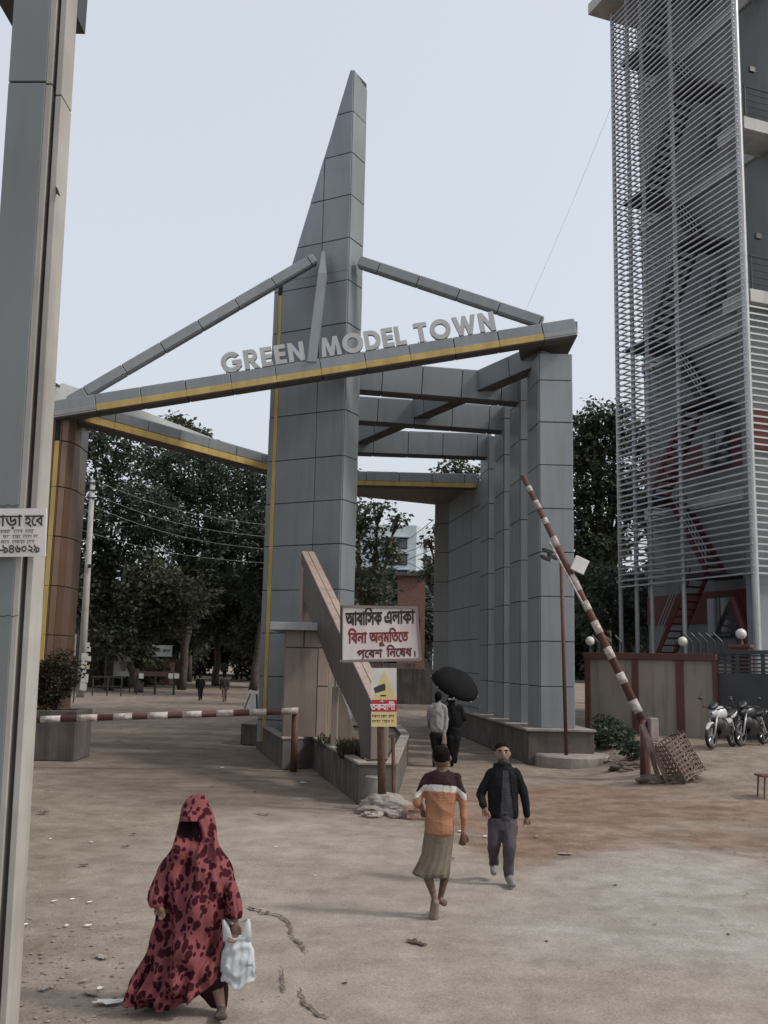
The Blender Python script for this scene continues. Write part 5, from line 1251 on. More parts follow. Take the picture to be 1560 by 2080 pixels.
class Fig:
    """joints given by photo position and depth; solids are fused into one continuous body"""
    def __init__(s, Y): s.Y = Y; s.k = (Y * math.cos(PITCH) - 0.3) / FPX; s.P = []
    def J(s, px, py, dy=0.0): return at(px, py, s.Y + dy)
    def cap(s, a, ra, b, rb, lab): s.P.append(('c', s.J(*a), ra * s.k, s.J(*b), rb * s.k, lab)); return s
    def ell(s, a, r, lab, rot=0.0): s.P.append(('e', s.J(*a), Vector((r[0] * s.k, r[1] * s.k if len(r) > 2 else r[0] * s.k * .8, r[-1] * s.k)), rot, lab)); return s
    def torso(s, rows, lab, n=5):
        for (y0, l0, r0, d0), (y1, l1, r1, d1) in zip(rows, rows[1:]):
            for i in range(n):
                t = i / n; l = l0 + (l1 - l0) * t; r = r0 + (r1 - r0) * t; s.ell(((l + r) / 2, y0 + (y1 - y0) * t), ((r - l) / 2, d0 + (d1 - d0) * t, 11), lab)
        return s
    def chain(s, pts, lab):
        for (a, ra), (b, rb) in zip(pts, pts[1:]): s.cap(a, ra, b, rb, lab)
        return s
    def hand(s, w, d, lab, L=1.0, side=1, curl=0.3, fwd=-1):
        """palm and five fingers at wrist w (px, py, dy), pointing along d (px direction)"""
        k = s.k; W = s.J(*w); D = (RGT * d[0] - UPV * d[1]).normalized(); T = RGT * side; T = (T - D * T.dot(D)).normalized(); Nn = D.cross(T).normalized()
        if Nn.y * fwd < 0: Nn = -Nn
        m = .001
        pc = W + D * .045 * L
        s.P.append(('c', W, .024 * L, W + D * .075 * L, .030 * L, lab))
        for i, (o_, ln) in enumerate(((-.027, .062), (-.009, .072), (.009, .068), (.026, .052))):
            b0 = W + D * .085 * L + T * o_ * L; b1 = b0 + D * ln * .55 * L + Nn * curl * .018 * L; b2 = b1 + D * ln * .45 * L * (1 - .6 * curl) + Nn * curl * .04 * L
            s.P.append(('c', b0, .0095 * L, b1, .009 * L, lab)); s.P.append(('c', b1, .009 * L, b2, .0075 * L, lab))
        t0 = W + D * .03 * L - T * .028 * L; t1 = t0 + D * .035 * L - T * .022 * L + Nn * .01; s.P.append(('c', t0, .013 * L, t1, .011 * L, lab)); s.P.append(('c', t1, .011 * L, t1 + D * .03 * L + Nn * .012 * L, .009 * L, lab))
        return s
    def build(s, name, mats, parent, voxel=.009, wrinkle=.006, relabel=None, seed=1, smooth=4):
        mb = MB()
        for p in s.P:
            if p[0] == 'c':
                _, a, ra, b, rb, _l = p; d = b - a
                if d.length < 1e-4: d = Vector((0, 0, 1e-3)); b = a + d
                d.normalize(); x = d.orthogonal().normalized(); y = d.cross(x); n = 14; prof = []
                for i in range(7): t = math.pi / 2 * i / 6; prof.append((a - d * ra * math.cos(t), ra * math.sin(t)))
                for i in range(7): t = math.pi / 2 * i / 6; prof.append((b + d * rb * math.sin(t), rb * math.cos(t)))
                prof[0] = (prof[0][0], ra * .02); prof[-1] = (prof[-1][0], rb * .02)
                vs = [c + (x * math.cos(2 * math.pi * j / n) + y * math.sin(2 * math.pi * j / n)) * r for c, r in prof for j in range(n)]; m_ = len(prof)
                fs = [(i * n + j, i * n + (j + 1) % n, (i + 1) * n + (j + 1) % n, (i + 1) * n + j) for i in range(m_ - 1) for j in range(n)] + [tuple(reversed(range(n))), tuple(range((m_ - 1) * n, m_ * n))]
                mb.add(vs, fs)
            else: mb.ell(p[1], p[2], 18, 12, rot=Matrix.Rotation(p[3], 3, 'Y'))
        tmp = meshobj('tmp', mb.v, mb.f, mats[0][1])
        r = tmp.modifiers.new('r', 'REMESH'); r.mode = 'VOXEL'; r.voxel_size = voxel; r.use_smooth_shade = True
        sm = tmp.modifiers.new('s', 'SMOOTH'); sm.factor = .5; sm.iterations = smooth
        dg = bpy.context.evaluated_depsgraph_get(); ev = tmp.evaluated_get(dg); me = bpy.data.meshes.new_from_object(ev)
        bpy.data.objects.remove(tmp)
        n = len(me.vertices); co = np.empty(n * 3, np.float32); me.vertices.foreach_get('co', co); co = co.reshape(-1, 3).astype(np.float64)
        nm = np.empty(n * 3, np.float32); me.vertices.foreach_get('normal', nm); nm = nm.reshape(-1, 3)
        best = np.full(n, 1e9); lab = np.zeros(n, int); names = [q[0] for q in mats]
        for p in s.P:
            if p[0] == 'c':
                a, b = np.array(p[1]), np.array(p[3]); e = b - a; t = np.clip(((co - a) @ e) / (e @ e + 1e-12), 0, 1); dist = np.linalg.norm(co - a - t[:, None] * e, axis=1) - (p[2] + (p[4] - p[2]) * t)
            else:
                q = co - np.array(p[1]); c_, s_ = math.cos(-p[3]), math.sin(-p[3]); q = np.stack([c_ * q[:, 0] + s_ * q[:, 2], q[:, 1], -s_ * q[:, 0] + c_ * q[:, 2]], 1)
                rr_ = np.array(p[2]); l = np.linalg.norm(q / rr_, axis=1); dist = (l - 1) * rr_.min()
            li = names.index(p[-1]); w_ = dist < best; best[w_] = dist[w_]; lab[w_] = li
        if relabel is not None: lab = relabel(co, lab, names, s)
        softn = [i for i, q in enumerate(mats) if len(q) > 2 and q[2]]
        if wrinkle and softn:
            rs = np.random.RandomState(seed); dsp = np.zeros(n)
            for i in range(9):
                f = rs.uniform(14, 42); v = rs.normal(size=3); v[2] *= .55; v /= np.linalg.norm(v); dsp += (.6 - 1.0 * np.abs(np.sin(.5 * (co @ v * f + rs.uniform(0, 6) + 1.8 * np.sin(co @ rs.normal(size=3) * 8)))) ** .7) / 5
            co = co + nm * (dsp * wrinkle * 2.2 * np.isin(lab, softn))[:, None]
        me.vertices.foreach_set('co', co.astype(np.float32).ravel())
        me.materials.clear()
        for q in mats: me.materials.append(q[1])
        li = np.empty(len(me.loops), np.int32); me.loops.foreach_get('vertex_index', li); ls = np.empty(len(me.polygons), np.int32); me.polygons.foreach_get('loop_start', ls)
        me.polygons.foreach_set('material_index', lab[li[ls]].astype(np.int32)); me.polygons.foreach_set('use_smooth', np.ones(len(me.polygons), bool)); me.update()
        o = bpy.data.objects.new(name, me); link(o, parent); return o
def garment(name, rows, Y, m, parent, depth=.62, folds=9, famp=.05, seed=1, nseg=96, sub=5, front=None, dyc=None, closed_top=True, fold_pow=1.0):
    """cloth hanging in rings: rows are (py, left px, right px[, depth shift])"""
    rs = np.random.RandomState(seed); ph = rs.uniform(0, 6.28, 6)
    R = []
    for i in range(len(rows) - 1):
        a, b = rows[i], rows[i + 1]
        for t in range(sub): f = t / sub; R.append(tuple(a[j] + (b[j] - a[j]) * f for j in range(len(a))))
    R.append(rows[-1]); n = len(R); V = []; F = []
    for i, r in enumerate(R):
        f = i / (n - 1); dy = r[3] if len(r) > 3 else 0.0
        l, q = at(r[1], r[0], Y + dy), at(r[2], r[0], Y + dy); c = (l + q) / 2; a = (q - l).length / 2; b = a * depth if len(r) <= 4 else r[4]
        for j in range(nseg):
            th = 2 * math.pi * j / nseg
            w_ = math.sin(folds * th + ph[0] + 2.2 * math.sin(2 * th + ph[1]) + .9 * math.sin(f * 5 + ph[2])) * .6 + .4 * math.sin(2.3 * folds * th + ph[3] + 3 * f)
            k = 1 + famp * w_ * f ** fold_pow - famp * .6 * f ** fold_pow
            x, y = a * math.cos(th) * k, b * math.sin(th) * k
            p = c + Vector((x, y, 0))
            if front is not None: p = front(p, th, r[0], a, b)
            V.append(p)
    for i in range(n - 1):
        for j in range(nseg): F.append((i * nseg + j, (i + 1) * nseg + j, (i + 1) * nseg + (j + 1) % nseg, i * nseg + (j + 1) % nseg))
    if closed_top: F.append(tuple(range(nseg)))
    o = meshobj(name, V, F, m, parent, smooth=True)
    sd = o.modifiers.new('t', 'SOLIDIFY'); sd.thickness = .006; sd.offset = -1
    return o

# --- woman in the red patterned veil
def leaf_print():
    m = bpy.data.materials.new('red_leaf_print'); m.use_nodes = True; t = m.node_tree; N = t.nodes; L = t.links; b = N['Principled BSDF']; b.inputs['Roughness'].default_value = .85; b.inputs['Specular IOR Level'].default_value = .15
    tc = N.new('ShaderNodeTexCoord'); mp = N.new('ShaderNodeMapping'); mp.inputs['Scale'].default_value = (1.0, .5, .72); mp.inputs['Rotation'].default_value = (.2, .35, .1); L.new(tc.outputs['Object'], mp.inputs[0])
    nz = N.new('ShaderNodeTexNoise'); nz.inputs['Scale'].default_value = 9; L.new(mp.outputs[0], nz.inputs['Vector'])
    mx = N.new('ShaderNodeMix'); mx.data_type = 'VECTOR'; mx.inputs[0].default_value = .07; L.new(mp.outputs[0], mx.inputs[4]); L.new(nz.outputs['Color'], mx.inputs[5])
    cols = None
    for sc, th_, off in ((17.0, .37, (0, 0, 0)), (24.0, .33, (3.3, 1.7, 5.1))):
        m2 = N.new('ShaderNodeMapping'); m2.inputs['Location'].default_value = off; L.new(mx.outputs[1], m2.inputs[0])
        v = N.new('ShaderNodeTexVoronoi'); v.inputs['Scale'].default_value = sc; v.inputs['Randomness'].default_value = .85; L.new(m2.outputs[0], v.inputs['Vector'])
        r = N.new('ShaderNodeMapRange'); r.inputs['From Min'].default_value = th_; r.inputs['From Max'].default_value = th_ + .05; r.inputs['To Min'].default_value = 1; r.inputs['To Max'].default_value = 0; L.new(v.outputs['Distance'], r.inputs['Value'])
        if cols is None: cols = r.outputs[0]
        else:
            q = N.new('ShaderNodeMath'); q.operation = 'MAXIMUM'; L.new(cols, q.inputs[0]); L.new(r.outputs[0], q.inputs[1]); cols = q.outputs[0]
    c = N.new('ShaderNodeMix'); c.data_type = 'RGBA'; L.new(cols, c.inputs[0]); c.inputs[6].default_value = (.185, .056, .060, 1); c.inputs[7].default_value = (.034, .005, .009, 1)
    L.new(c.outputs[2], b.inputs['Base Color'])
    n2 = N.new('ShaderNodeTexNoise'); n2.inputs['Scale'].default_value = 30; L.new(tc.outputs['Object'], n2.inputs['Vector']); bp = N.new('ShaderNodeBump'); bp.inputs['Strength'].default_value = .3; bp.inputs['Distance'].default_value = .01; L.new(n2.outputs['Fac'], bp.inputs['Height']); L.new(bp.outputs[0], b.inputs['Normal'])
    return m
M['print'] = leaf_print()
WY = G(400, 2055).y
wm = thing('person', 'person in a red leaf-patterned full veil walking with a white plastic bag', 'person', G(380, 2055))
def hood(p, th, py, a, b):
    d_ = th - 1.5 * math.pi + .22; fr = math.exp(-(d_ / .50) ** 4)
    if 1664 < py < 1716:                      # the face opening lies back under the edge of the hood
        t = min(1, (py - 1664) / 4.0) * min(1, (1716 - py) / 34.0); p = p + Vector((0, .085 * t * fr, 0))
    elif 1640 < py <= 1664: p = p + Vector((0, -.022 * fr, 0))
    if py > 1940:                             # the hem runs lower on one side and is lifted over the stepping leg
        xs = [at(q, 2000, WY).x for q in (255, 300, 350, 372, 400, 440, 466)]; hz_ = [at(q, h, WY).z for q, h in ((255, 2024), (300, 2040), (350, 2042), (372, 2028), (400, 2018), (440, 1988), (466, 1962))]
        p.z = max(p.z, float(np.interp(p.x, xs, hz_)) + .012 * math.sin(th * 9))
    return p
rows_w = [(1613, 396, 408), (1617, 384, 414), (1625, 373, 419), (1640, 366, 424), (1658, 363, 430), (1668, 362, 434), (1685, 358, 441), (1700, 353, 448), (1725, 341, 457), (1750, 329, 466), (1775, 320, 474), (1800, 317, 480), (1825, 314, 484), (1850, 318, 484), (1880, 317, 478), (1910, 305, 470), (1940, 293, 463), (1970, 280, 455), (1995, 270, 447), (2015, 262, 436), (2028, 262, 420), (2040, 268, 392)]
gw = garment('veil', rows_w, WY, M['print'], wm, depth=.60, folds=9, famp=.115, seed=5, front=hood, sub=4, nseg=128, fold_pow=.8)
fm = np.zeros(len(gw.data.polygons), np.int32); gw.data.materials.append(cloth('black_face_veil', (.020, .010, .012)))
for i_, p_ in enumerate(gw.data.polygons):
    c_ = p_.center
    q0 = at(387, 1682, WY); dx_ = (c_.x - q0.x) / .088; dz_ = (c_.z - q0.z) / .072
    if c_.y < WY + .03 and c_.z < at(380, 1667, WY).z and dx_ * dx_ + dz_ * dz_ < 1: fm[i_] = 1
gw.data.polygons.foreach_set('material_index', fm)
# soft random dents so that the cloth does not look turned on a lathe
V = np.array([v.co for v in gw.data.vertices]); rs = np.random.RandomState(3); dsp = np.zeros(len(V)); fz = np.clip((1.62 - V[:, 2]) / 1.0, 0, 1)
for i in range(12):
    v = rs.normal(size=3); v[2] *= .45; dsp += np.sin(V @ v * rs.uniform(9, 26) + rs.uniform(0, 6.28) + np.sin(V @ rs.normal(size=3) * 6)) / 12
cx_ = V[:, 0].mean()
V[:, 1] += dsp * .17 * (.35 + fz); V[:, 0] += dsp * .045
gw.data.vertices.foreach_set('co', V.astype(np.float32).ravel())
rows_u = [(1920, 355, 452), (1960, 362, 458), (1985, 375, 462), (2010, 395, 464), (2030, 415, 463), (2046, 428, 461)]
garment('underskirt', rows_u, WY - .02, cloth('dark_maroon_skirt', (.030, .012, .016)), wm, depth=.55, folds=6, famp=.06, seed=8)
garment('underskirt', [(1960, 290, 360), (2010, 290, 352), (2038, 292, 346), (2050, 300, 344)], WY + .12, bpy.data.materials['dark_maroon_skirt'], wm, depth=.5, folds=5, famp=.05, seed=9)
f = Fig(WY)
f.ell((400, 1650, .02), (18, 18, 26), 'veil_in'); f.cap((402, 1680, .03), 12, (402, 1740, .03), 28, 'veil_in'); f.cap((402, 1740, .03), 28, (397, 1860, .03), 32, 'veil_in'); f.cap((397, 1860, .03), 32, (392, 1930, .03), 34, 'veil_in')
f.chain([((372, 1735), 14), ((340, 1790), 13), ((322, 1822, -.08), 10)], 'veil_in'); f.cap((320, 1822, -.10), 7, (321, 1832, -.13), 6, 'skin'); f.hand((321, 1832, -.13), (.35, 1), 'skin', .85, side=1, curl=.8)
f.chain([((436, 1735), 14), ((462, 1800), 12), ((475, 1838, -.04), 10)], 'veil_in'); f.cap((477, 1838, -.06), 10, (477, 1868, -.10), 7.5, 'skin'); f.hand((477, 1868, -.10), (-.05, 1), 'skin', 1.0, side=-1, curl=1.6)
f.cap((425, 1930), 24, (440, 2000, -.05), 16, 'veil_in'); f.cap((440, 2000, -.05), 14, (450, 2048, -.10), 8, 'skin'); f.cap((450, 2050, -.10), 9, (446, 2064, -.22), 9, 'shoe'); f.cap((441, 2064, -.24), 7, (455, 2065, -.24), 7, 'shoe')
f.cap((360, 1930), 22, (330, 2030, .12), 12, 'veil_in'); f.cap((330, 2038, .10), 9, (318, 2044, .02), 8, 'shoe')
f.build('body', [('skin', PM['skin']), ('veil_in', bpy.data.materials['dark_maroon_skirt']), ('shoe', mat('sandal_dark', (.055, .04, .032), rough=.7))], wm, voxel=.008, wrinkle=0)
garment('sleeve', [(1740, 338, 372, .08), (1765, 322, 358, .06), (1790, 310, 350, .02), (1812, 301, 342, -.02), (1828, 299, 337, -.04), (1842, 304, 334, -.05)], WY - .06, M['print'], wm, depth=.9, folds=5, famp=.08, seed=12, closed_top=True)
garment('sleeve', [(1745, 436, 464, .08), (1775, 446, 474, .05), (1805, 455, 484, 0), (1830, 459, 491, -.02), (1850, 461, 493, -.03), (1864, 464, 492, -.03)], WY - .07, M['print'], wm, depth=.9, folds=5, famp=.09, seed=13, closed_top=True)
# the bag
bg_ = thing('plastic_bag', 'thin white plastic carrier bag hanging from the veiled person\'s hand', 'bag', at(483, 2003, WY - .12))
def bagmat():
    m = bpy.data.materials.new('bag_film'); m.use_nodes = True; t = m.node_tree; N = t.nodes; L = t.links; b = N['Principled BSDF']
    b.inputs['Base Color'].default_value = (.74, .78, .80, 1); b.inputs['Roughness'].default_value = .28
    tr = N.new('ShaderNodeBsdfTranslucent'); tr.inputs[0].default_value = (.7, .74, .77, 1); tp_ = N.new('ShaderNodeBsdfTransparent'); mx = N.new('ShaderNodeMixShader'); mx.inputs[0].default_value = .35; m2 = N.new('ShaderNodeMixShader'); m2.inputs[0].default_value = .30
    tc = N.new('ShaderNodeTexCoord'); nz = N.new('ShaderNodeTexNoise'); nz.inputs['Scale'].default_value = 16; nz.inputs['Detail'].default_value = 5; nz.inputs['Distortion'].default_value = 1.2; L.new(tc.outputs['Object'], nz.inputs['Vector']); bp = N.new('ShaderNodeBump'); bp.inputs['Strength'].default_value = .6; bp.inputs['Distance'].default_value = .015; L.new(nz.outputs['Fac'], bp.inputs['Height']); L.new(bp.outputs[0], b.inputs['Normal'])
    L.new(b.outputs[0], mx.inputs[1]); L.new(tr.outputs[0], mx.inputs[2]); L.new(mx.outputs[0], m2.inputs[1]); L.new(tp_.outputs[0], m2.inputs[2]); L.new(m2.outputs[0], N['Material Output'].inputs['Surface'])
    return m
M['bag'] = bagmat()
garment('bag_body', [(1903, 460, 508), (1915, 456, 512), (1930, 451, 516), (1950, 448, 519), (1970, 447, 519), (1985, 449, 517), (1995, 452, 514), (2000, 458, 508), (2003, 466, 498)], WY - .12, M['bag'], bg_, depth=.40, folds=5, famp=.07, seed=21, closed_top=False)
bo_ = [o_ for o_ in bg_.children if o_.name.startswith('bag_body')][0]; V = np.array([v.co for v in bo_.data.vertices]); dsp = np.zeros(len(V)); rs = np.random.RandomState(8)
for i in range(14):
    v = rs.normal(size=3); dsp += np.sin(V @ v * rs.uniform(14, 48) + rs.uniform(0, 6.28) + 1.5 * np.sin(V @ rs.normal(size=3) * 12)) / 14
V[:, 1] += dsp * .045; V[:, 0] += dsp * .022; V[:, 2] += .02 * np.sin(V[:, 0] * 40) * (V[:, 2] < V[:, 2].mean())
bo_.data.vertices.foreach_set('co', V.astype(np.float32).ravel())
for (x0, x1, xt0, xt1) in ((453, 474, 451, 461), (490, 513, 498, 508)):
    ra, rb = at(x0, 1912, WY - .13), at(x1, 1912, WY - .13); ta, tb_ = at(xt0, 1868, WY - .13), at(xt1, 1866, WY - .13)
    hp_ = at(479, 1884, WY - .12)
    pts = [(ra, rb), (ra.lerp(ta, .6), rb.lerp(tb_, .6)), (ta, tb_), (ta.lerp(hp_, .75) + Zv * .004, tb_.lerp(hp_, .75) + Zv * .016)]
    vs = []; fs = []
    for i, (p, q) in enumerate(pts): vs += [p, p.lerp(q, .5) + Vector((0, -.012, 0)), q]
    for i in range(len(pts) - 1): fs += [(i * 3, i * 3 + 1, i * 3 + 4, i * 3 + 3), (i * 3 + 1, i * 3 + 2, i * 3 + 5, i * 3 + 4)]
    meshobj('bag_handle', vs, fs, M['bag'], bg_, smooth=True).modifiers.new('s', 'SOLIDIFY').thickness = .003
dc = at(481, 1960, WY - .12); rot = Matrix.Rotation(rad(90), 3, 'X')
mb = MB(); 
for rr_, zz_ in ((.092, 0),): mb.tube([dc + Vector((0, -.02, 0)), dc + Vector((0, .02, 0))], [.095, .09], 24)
dish = mb.build('dish', mat('dish_grey', (.30, .33, .36), rough=.3), bg_, smooth=False)

# --- man in the orange striped jersey and lungi, seen from behind
OY = G(884, 1868).y
om = thing('person', 'person seen from behind in orange, white and dark striped jersey and olive wrap', 'person', G(885, 1850))
f = Fig(OY)
f.ell((897, 1535), (17.5, 20, 21.5), 'hair'); f.ell((897, 1546), (15.5, 17, 14), 'skin'); f.ell((879.5, 1541), (3, 5, 6), 'skin'); f.ell((915, 1541), (3, 5, 6), 'skin'); f.ell((896, 1531, -.005), (19, 20, 17), 'hair')
f.cap((898, 1552), 10.5, (898, 1568), 12, 'skin')
f.cap((867, 1579), 10, (928, 1578), 10, 'shirt'); f.torso([(1574, 866, 928, 17), (1588, 860, 932, 22), (1610, 861, 930, 24), (1640, 862, 925, 23), (1665, 861, 922, 22), (1683, 861, 923, 22), (1692, 863, 921, 21)], 'shirt')
f.ell((891, 1702), (24, 16, 24), 'wrap')
f.chain([((864, 1583), 10.5), ((853, 1610), 10.8), ((847, 1632, -.04), 9.5), ((856, 1640, .22), 8)], 'shirt'); f.hand((857, 1641, .25), (.2, .3), 'skin', 1.0, side=1, curl=.7, fwd=1)
f.chain([((927, 1583), 10.5), ((937, 1612), 10.8), ((942, 1645), 9.5), ((943, 1672), 8), ((942, 1688), 7)], 'shirt'); f.hand((942, 1690), (-.12, 1), 'skin', 1.1, side=-1, curl=.9, fwd=1)
f.cap((876, 1735, .02), 11, (869, 1780), 10, 'skin'); f.cap((869, 1780), 10.5, (882, 1822), 6.0, 'skin'); f.cap((882, 1822, -.02), 6.5, (884, 1832, -.05), 8, 'skin'); f.cap((884, 1832, -.02), 9.0, (881, 1862, .05), 10.0, 'skin'); f.cap((885, 1834, -.07), 7, (881, 1862, -.015), 9.5, 'sole')
f.cap((902, 1735, .06), 11, (904, 1780, .10), 9, 'skin'); f.cap((904, 1780, .12), 9.5, (894, 1826, .12), 5.5, 'skin'); f.cap((895, 1830, .10), 6.5, (902, 1834, .32), 7, 'skin')
ZB = lambda py: at(895, py, OY).z
def jersey(co, lab, names, s):
    sh = lab == names.index('shirt'); z = co[:, 2] + .02 * np.sin(co[:, 0] * 8)
    xo = np.abs(co[:, 0] - at(896, 1600, OY).x); drop = np.where(xo > .165, .06 * np.clip((xo - .165) / .08, 0, 1), 0.0); z = z + drop
    lab[sh & (z > ZB(1595))] = names.index('plum'); lab[sh & (z <= ZB(1595)) & (z > ZB(1608))] = names.index('white')
    return lab
f.build('body', [('skin', PM['skin_d']), ('hair', PM['hair']), ('shirt', PM['orange'], 1), ('plum', PM['plum'], 1), ('white', PM['white'], 1), ('wrap', cloth('olive_wrap', (.175, .150, .115), (.14, .12, .09))), ('sole', PM['sole'])], om, voxel=.0075, wrinkle=.011, relabel=jersey, seed=4, smooth=6)
garment('wrap_skirt', [(1668, 864, 922), (1690, 862, 922), (1710, 859, 920), (1735, 856, 917), (1752, 849, 915), (1764, 843, 914), (1774, 838, 913), (1781, 846, 911)], OY + .02, bpy.data.materials['olive_wrap'], om, depth=.62, folds=6, famp=.17, seed=31, sub=5, fold_pow=1.3)

# --- man in the black jacket coming towards the road
BY = G(1036, 1797).y
def openfront(co, lab, names, s):
    z0, z1 = at(1028, 1660, BY).z, at(1028, 1562, BY).z; t = np.clip((co[:, 2] - z0) / (z1 - z0), 0, 1)
    xl = at(1015, 1660, BY).x + (at(1021, 1562, BY).x - at(1015, 1660, BY).x) * t; xr = at(1044, 1660, BY).x + (at(1032, 1562, BY).x - at(1044, 1660, BY).x) * t
    j_ = (lab == names.index('jacket')) & (co[:, 0] > xl) & (co[:, 0] < xr) & (co[:, 1] < BY - .02) & (co[:, 2] < z1) & (co[:, 2] > z0 - .05)
    lab[j_] = names.index('shirt'); co[j_, 1] += .012
    return lab
bmn = thing('person', 'bearded person in open black jacket and grey trousers walking towards the road', 'person', G(1025, 1790))
f = Fig(BY)
f.ell((1021, 1530), (14.5, 17, 20), 'skin'); f.ell((1020, 1517.5, .03), (15, 17.5, 10), 'hair'); f.ell((1020, 1527, .07), (14.5, 12, 16), 'hair'); f.ell((1022, 1545, -.045), (11, 10, 8.5), 'beard'); f.ell((1022, 1539, -.07), (6.5, 5, 2.3), 'beard')
f.cap((1023, 1529, -.10), 2.0, (1023.5, 1535, -.125), 3.2, 'skin'); f.ell((1006.5, 1532, .01), (2.5, 4, 5), 'skin'); f.ell((1035.5, 1532, .01), (2.5, 4, 5), 'skin'); f.cap((1013.5, 1524.5, -.085), 1.3, (1019, 1524, -.09), 1.3, 'hair'); f.cap((1026, 1524, -.09), 1.3, (1031.5, 1524.5, -.085), 1.3, 'hair')
f.ell((1017, 1528.5, -.088), (2.0, 2, 1.2), 'eye'); f.ell((1028.5, 1528.5, -.088), (2.0, 2, 1.2), 'eye')
f.cap((1020, 1548), 9.5, (1020, 1562), 11, 'jacket'); f.cap((1007, 1556), 6.5, (1034, 1556), 6.5, 'jacket')
f.cap((997, 1568), 9.5, (1047, 1568), 9.5, 'jacket'); f.torso([(1563, 998, 1046, 15), (1578, 992, 1052, 20), (1600, 990, 1053, 21), (1630, 989, 1054, 21), (1652, 989, 1055, 21), (1658, 991, 1054, 20)], 'jacket')
f.torso([(1650, 1000, 1046, 21), (1666, 1002, 1046, 20)], 'shirt')
f.chain([((994, 1571), 9.5), ((982, 1598), 9.8), ((976, 1616), 9), ((982, 1636, -.12), 7.5)], 'jacket'); f.hand((983, 1638, -.13), (.45, 1), 'skin', 1.0, side=1, curl=.7)
f.chain([((1050, 1571), 9.5), ((1062, 1602), 9.8), ((1068, 1630), 9), ((1070, 1654, .03), 7.5)], 'jacket'); f.hand((1070, 1656, .03), (-.1, 1), 'skin', 1.0, side=-1, curl=.9)
f.torso([(1655, 992, 1050, 19), (1672, 990, 1052, 20), (1684, 992, 1052, 19)], 'pants')
f.chain([((1006, 1676), 17), ((1004, 1712, -.02), 13.5), ((1003, 1738, .18), 11.5), ((1003, 1754, .32), 9.5)], 'pants'); f.cap((1003, 1758, .32), 8, (1003, 1768, .22), 7.5, 'shoe'); f.cap((1003, 1768, .22), 7.5, (1003, 1772, .14), 6.5, 'shoe')
f.chain([((1035, 1676), 18), ((1034, 1720, -.10), 14.5), ((1033, 1755, -.06), 12), ((1033, 1776, -.03), 10.5)], 'pants'); f.cap((1034, 1782, -.02), 9, (1037, 1790, -.12), 8.5, 'shoe'); f.cap((1037, 1790, -.12), 8.5, (1042, 1796, -.26), 7, 'shoe')
f.build('body', [('skin', skin_mat('skin_light_brown', (.225, .138, .097))), ('hair', PM['hair']), ('beard', mat('dark_beard', (.045, .03, .024), rough=.8, scale=30)), ('jacket', PM['jacket'], 1), ('shirt', PM['shirt'], 1), ('pants', PM['pants'], 1), ('shoe', PM['shoe']), ('eye', PM['eye'])], bmn, voxel=.0075, wrinkle=.011, seed=6, smooth=6, relabel=openfront)

# --- two people entering under the right lane, one with an umbrella
GY = G(888, 1557).y
gm = thing('person', 'person from behind in pale grey shirt and black trousers beside the umbrella', 'person', G(888, 1557))
f = Fig(GY)
f.ell((890, 1414), (8, 9, 10), 'hair'); f.cap((890, 1420), 5, (889, 1428), 5.5, 'hair'); f.cap((890, 1426), 5.5, (888, 1434), 6.5, 'shirt')
f.cap((877, 1437), 7, (901, 1437), 7, 'shirt'); f.torso([(1436, 876, 902, 8), (1446, 873, 904, 10), (1465, 873, 903, 10), (1482, 872, 904, 10)], 'shirt')
f.chain([((903, 1440), 6.5), ((906, 1462), 5.5), ((904, 1482, -.05), 4.5), ((902, 1492, -.08), 3.8)], 'shirt'); f.hand((902, 1493, -.08), (0, 1), 'skin', 1.0, side=1, curl=.8)
f.chain([((875, 1440), 6.5), ((871, 1460, .1), 5), ((876, 1474, .25), 4)], 'shirt')
f.ell((888, 1494), (16, 10, 12), 'pants'); f.chain([((881, 1500), 8.5), ((884, 1525), 6.5), ((883, 1550), 5)], 'pants'); f.chain([((895, 1500), 8.5), ((895, 1525, .1), 6.5), ((894, 1546, .1), 5)], 'pants')
f.cap((883, 1555), 4.5, (883, 1557, .2), 4, 'shoe'); f.cap((894, 1550, .1), 4.5, (894, 1552, .3), 4, 'shoe')
f.build('body', [('skin', PM['skin_d']), ('hair', PM['hair']), ('shirt', PM['grey'], 1), ('pants', PM['blackp'], 1), ('shoe', PM['shoe_d'])], gm, voxel=.012, wrinkle=.014, seed=9)
pcl = garment('hand_cloth', [(1492, 900, 906), (1500, 898, 907), (1512, 897, 907)], GY - .12, PM['pinkc'], gm, depth=.4, folds=4, famp=.2, seed=3)
kY_ = GY + .12
km = thing('person', 'person all in black robes walking in under a black umbrella', 'person', G(918, 1553))
f = Fig(kY_)
f.ell((917, 1421), (8.5, 9, 11), 'black'); f.cap((917, 1428), 6.5, (918, 1440), 10, 'black'); f.cap((909, 1440), 7, (935, 1440), 7, 'black'); f.ell((922, 1460), (19, 11, 25), 'black'); f.ell((921, 1490), (16, 10, 22), 'black')
f.chain([((936, 1442), 6.5), ((943, 1460), 6), ((934, 1446, .22), 5)], 'black'); f.hand((933, 1443, .24), (-.2, -1), 'skin', 1.0, side=1, curl=1.4, fwd=1)
f.chain([((908, 1442), 6.5), ((906, 1465), 6), ((906, 1485), 4.5)], 'black'); f.hand((906, 1487), (0, 1), 'skin', .9, side=1, curl=.8)
f.cap((916, 1500), 12, (920, 1535), 8, 'black'); f.cap((926, 1500), 11, (922, 1535), 8, 'black'); f.cap((919, 1540), 6.5, (918, 1551), 4.5, 'black'); f.cap((924, 1540, .1), 6, (925, 1547, .12), 4.2, 'black'); f.cap((918, 1553), 3.8, (918, 1553, .18), 3.5, 'black')
f.cap((911, 1420, -.10), 2.0, (927, 1420, -.10), 2.0, 'white')
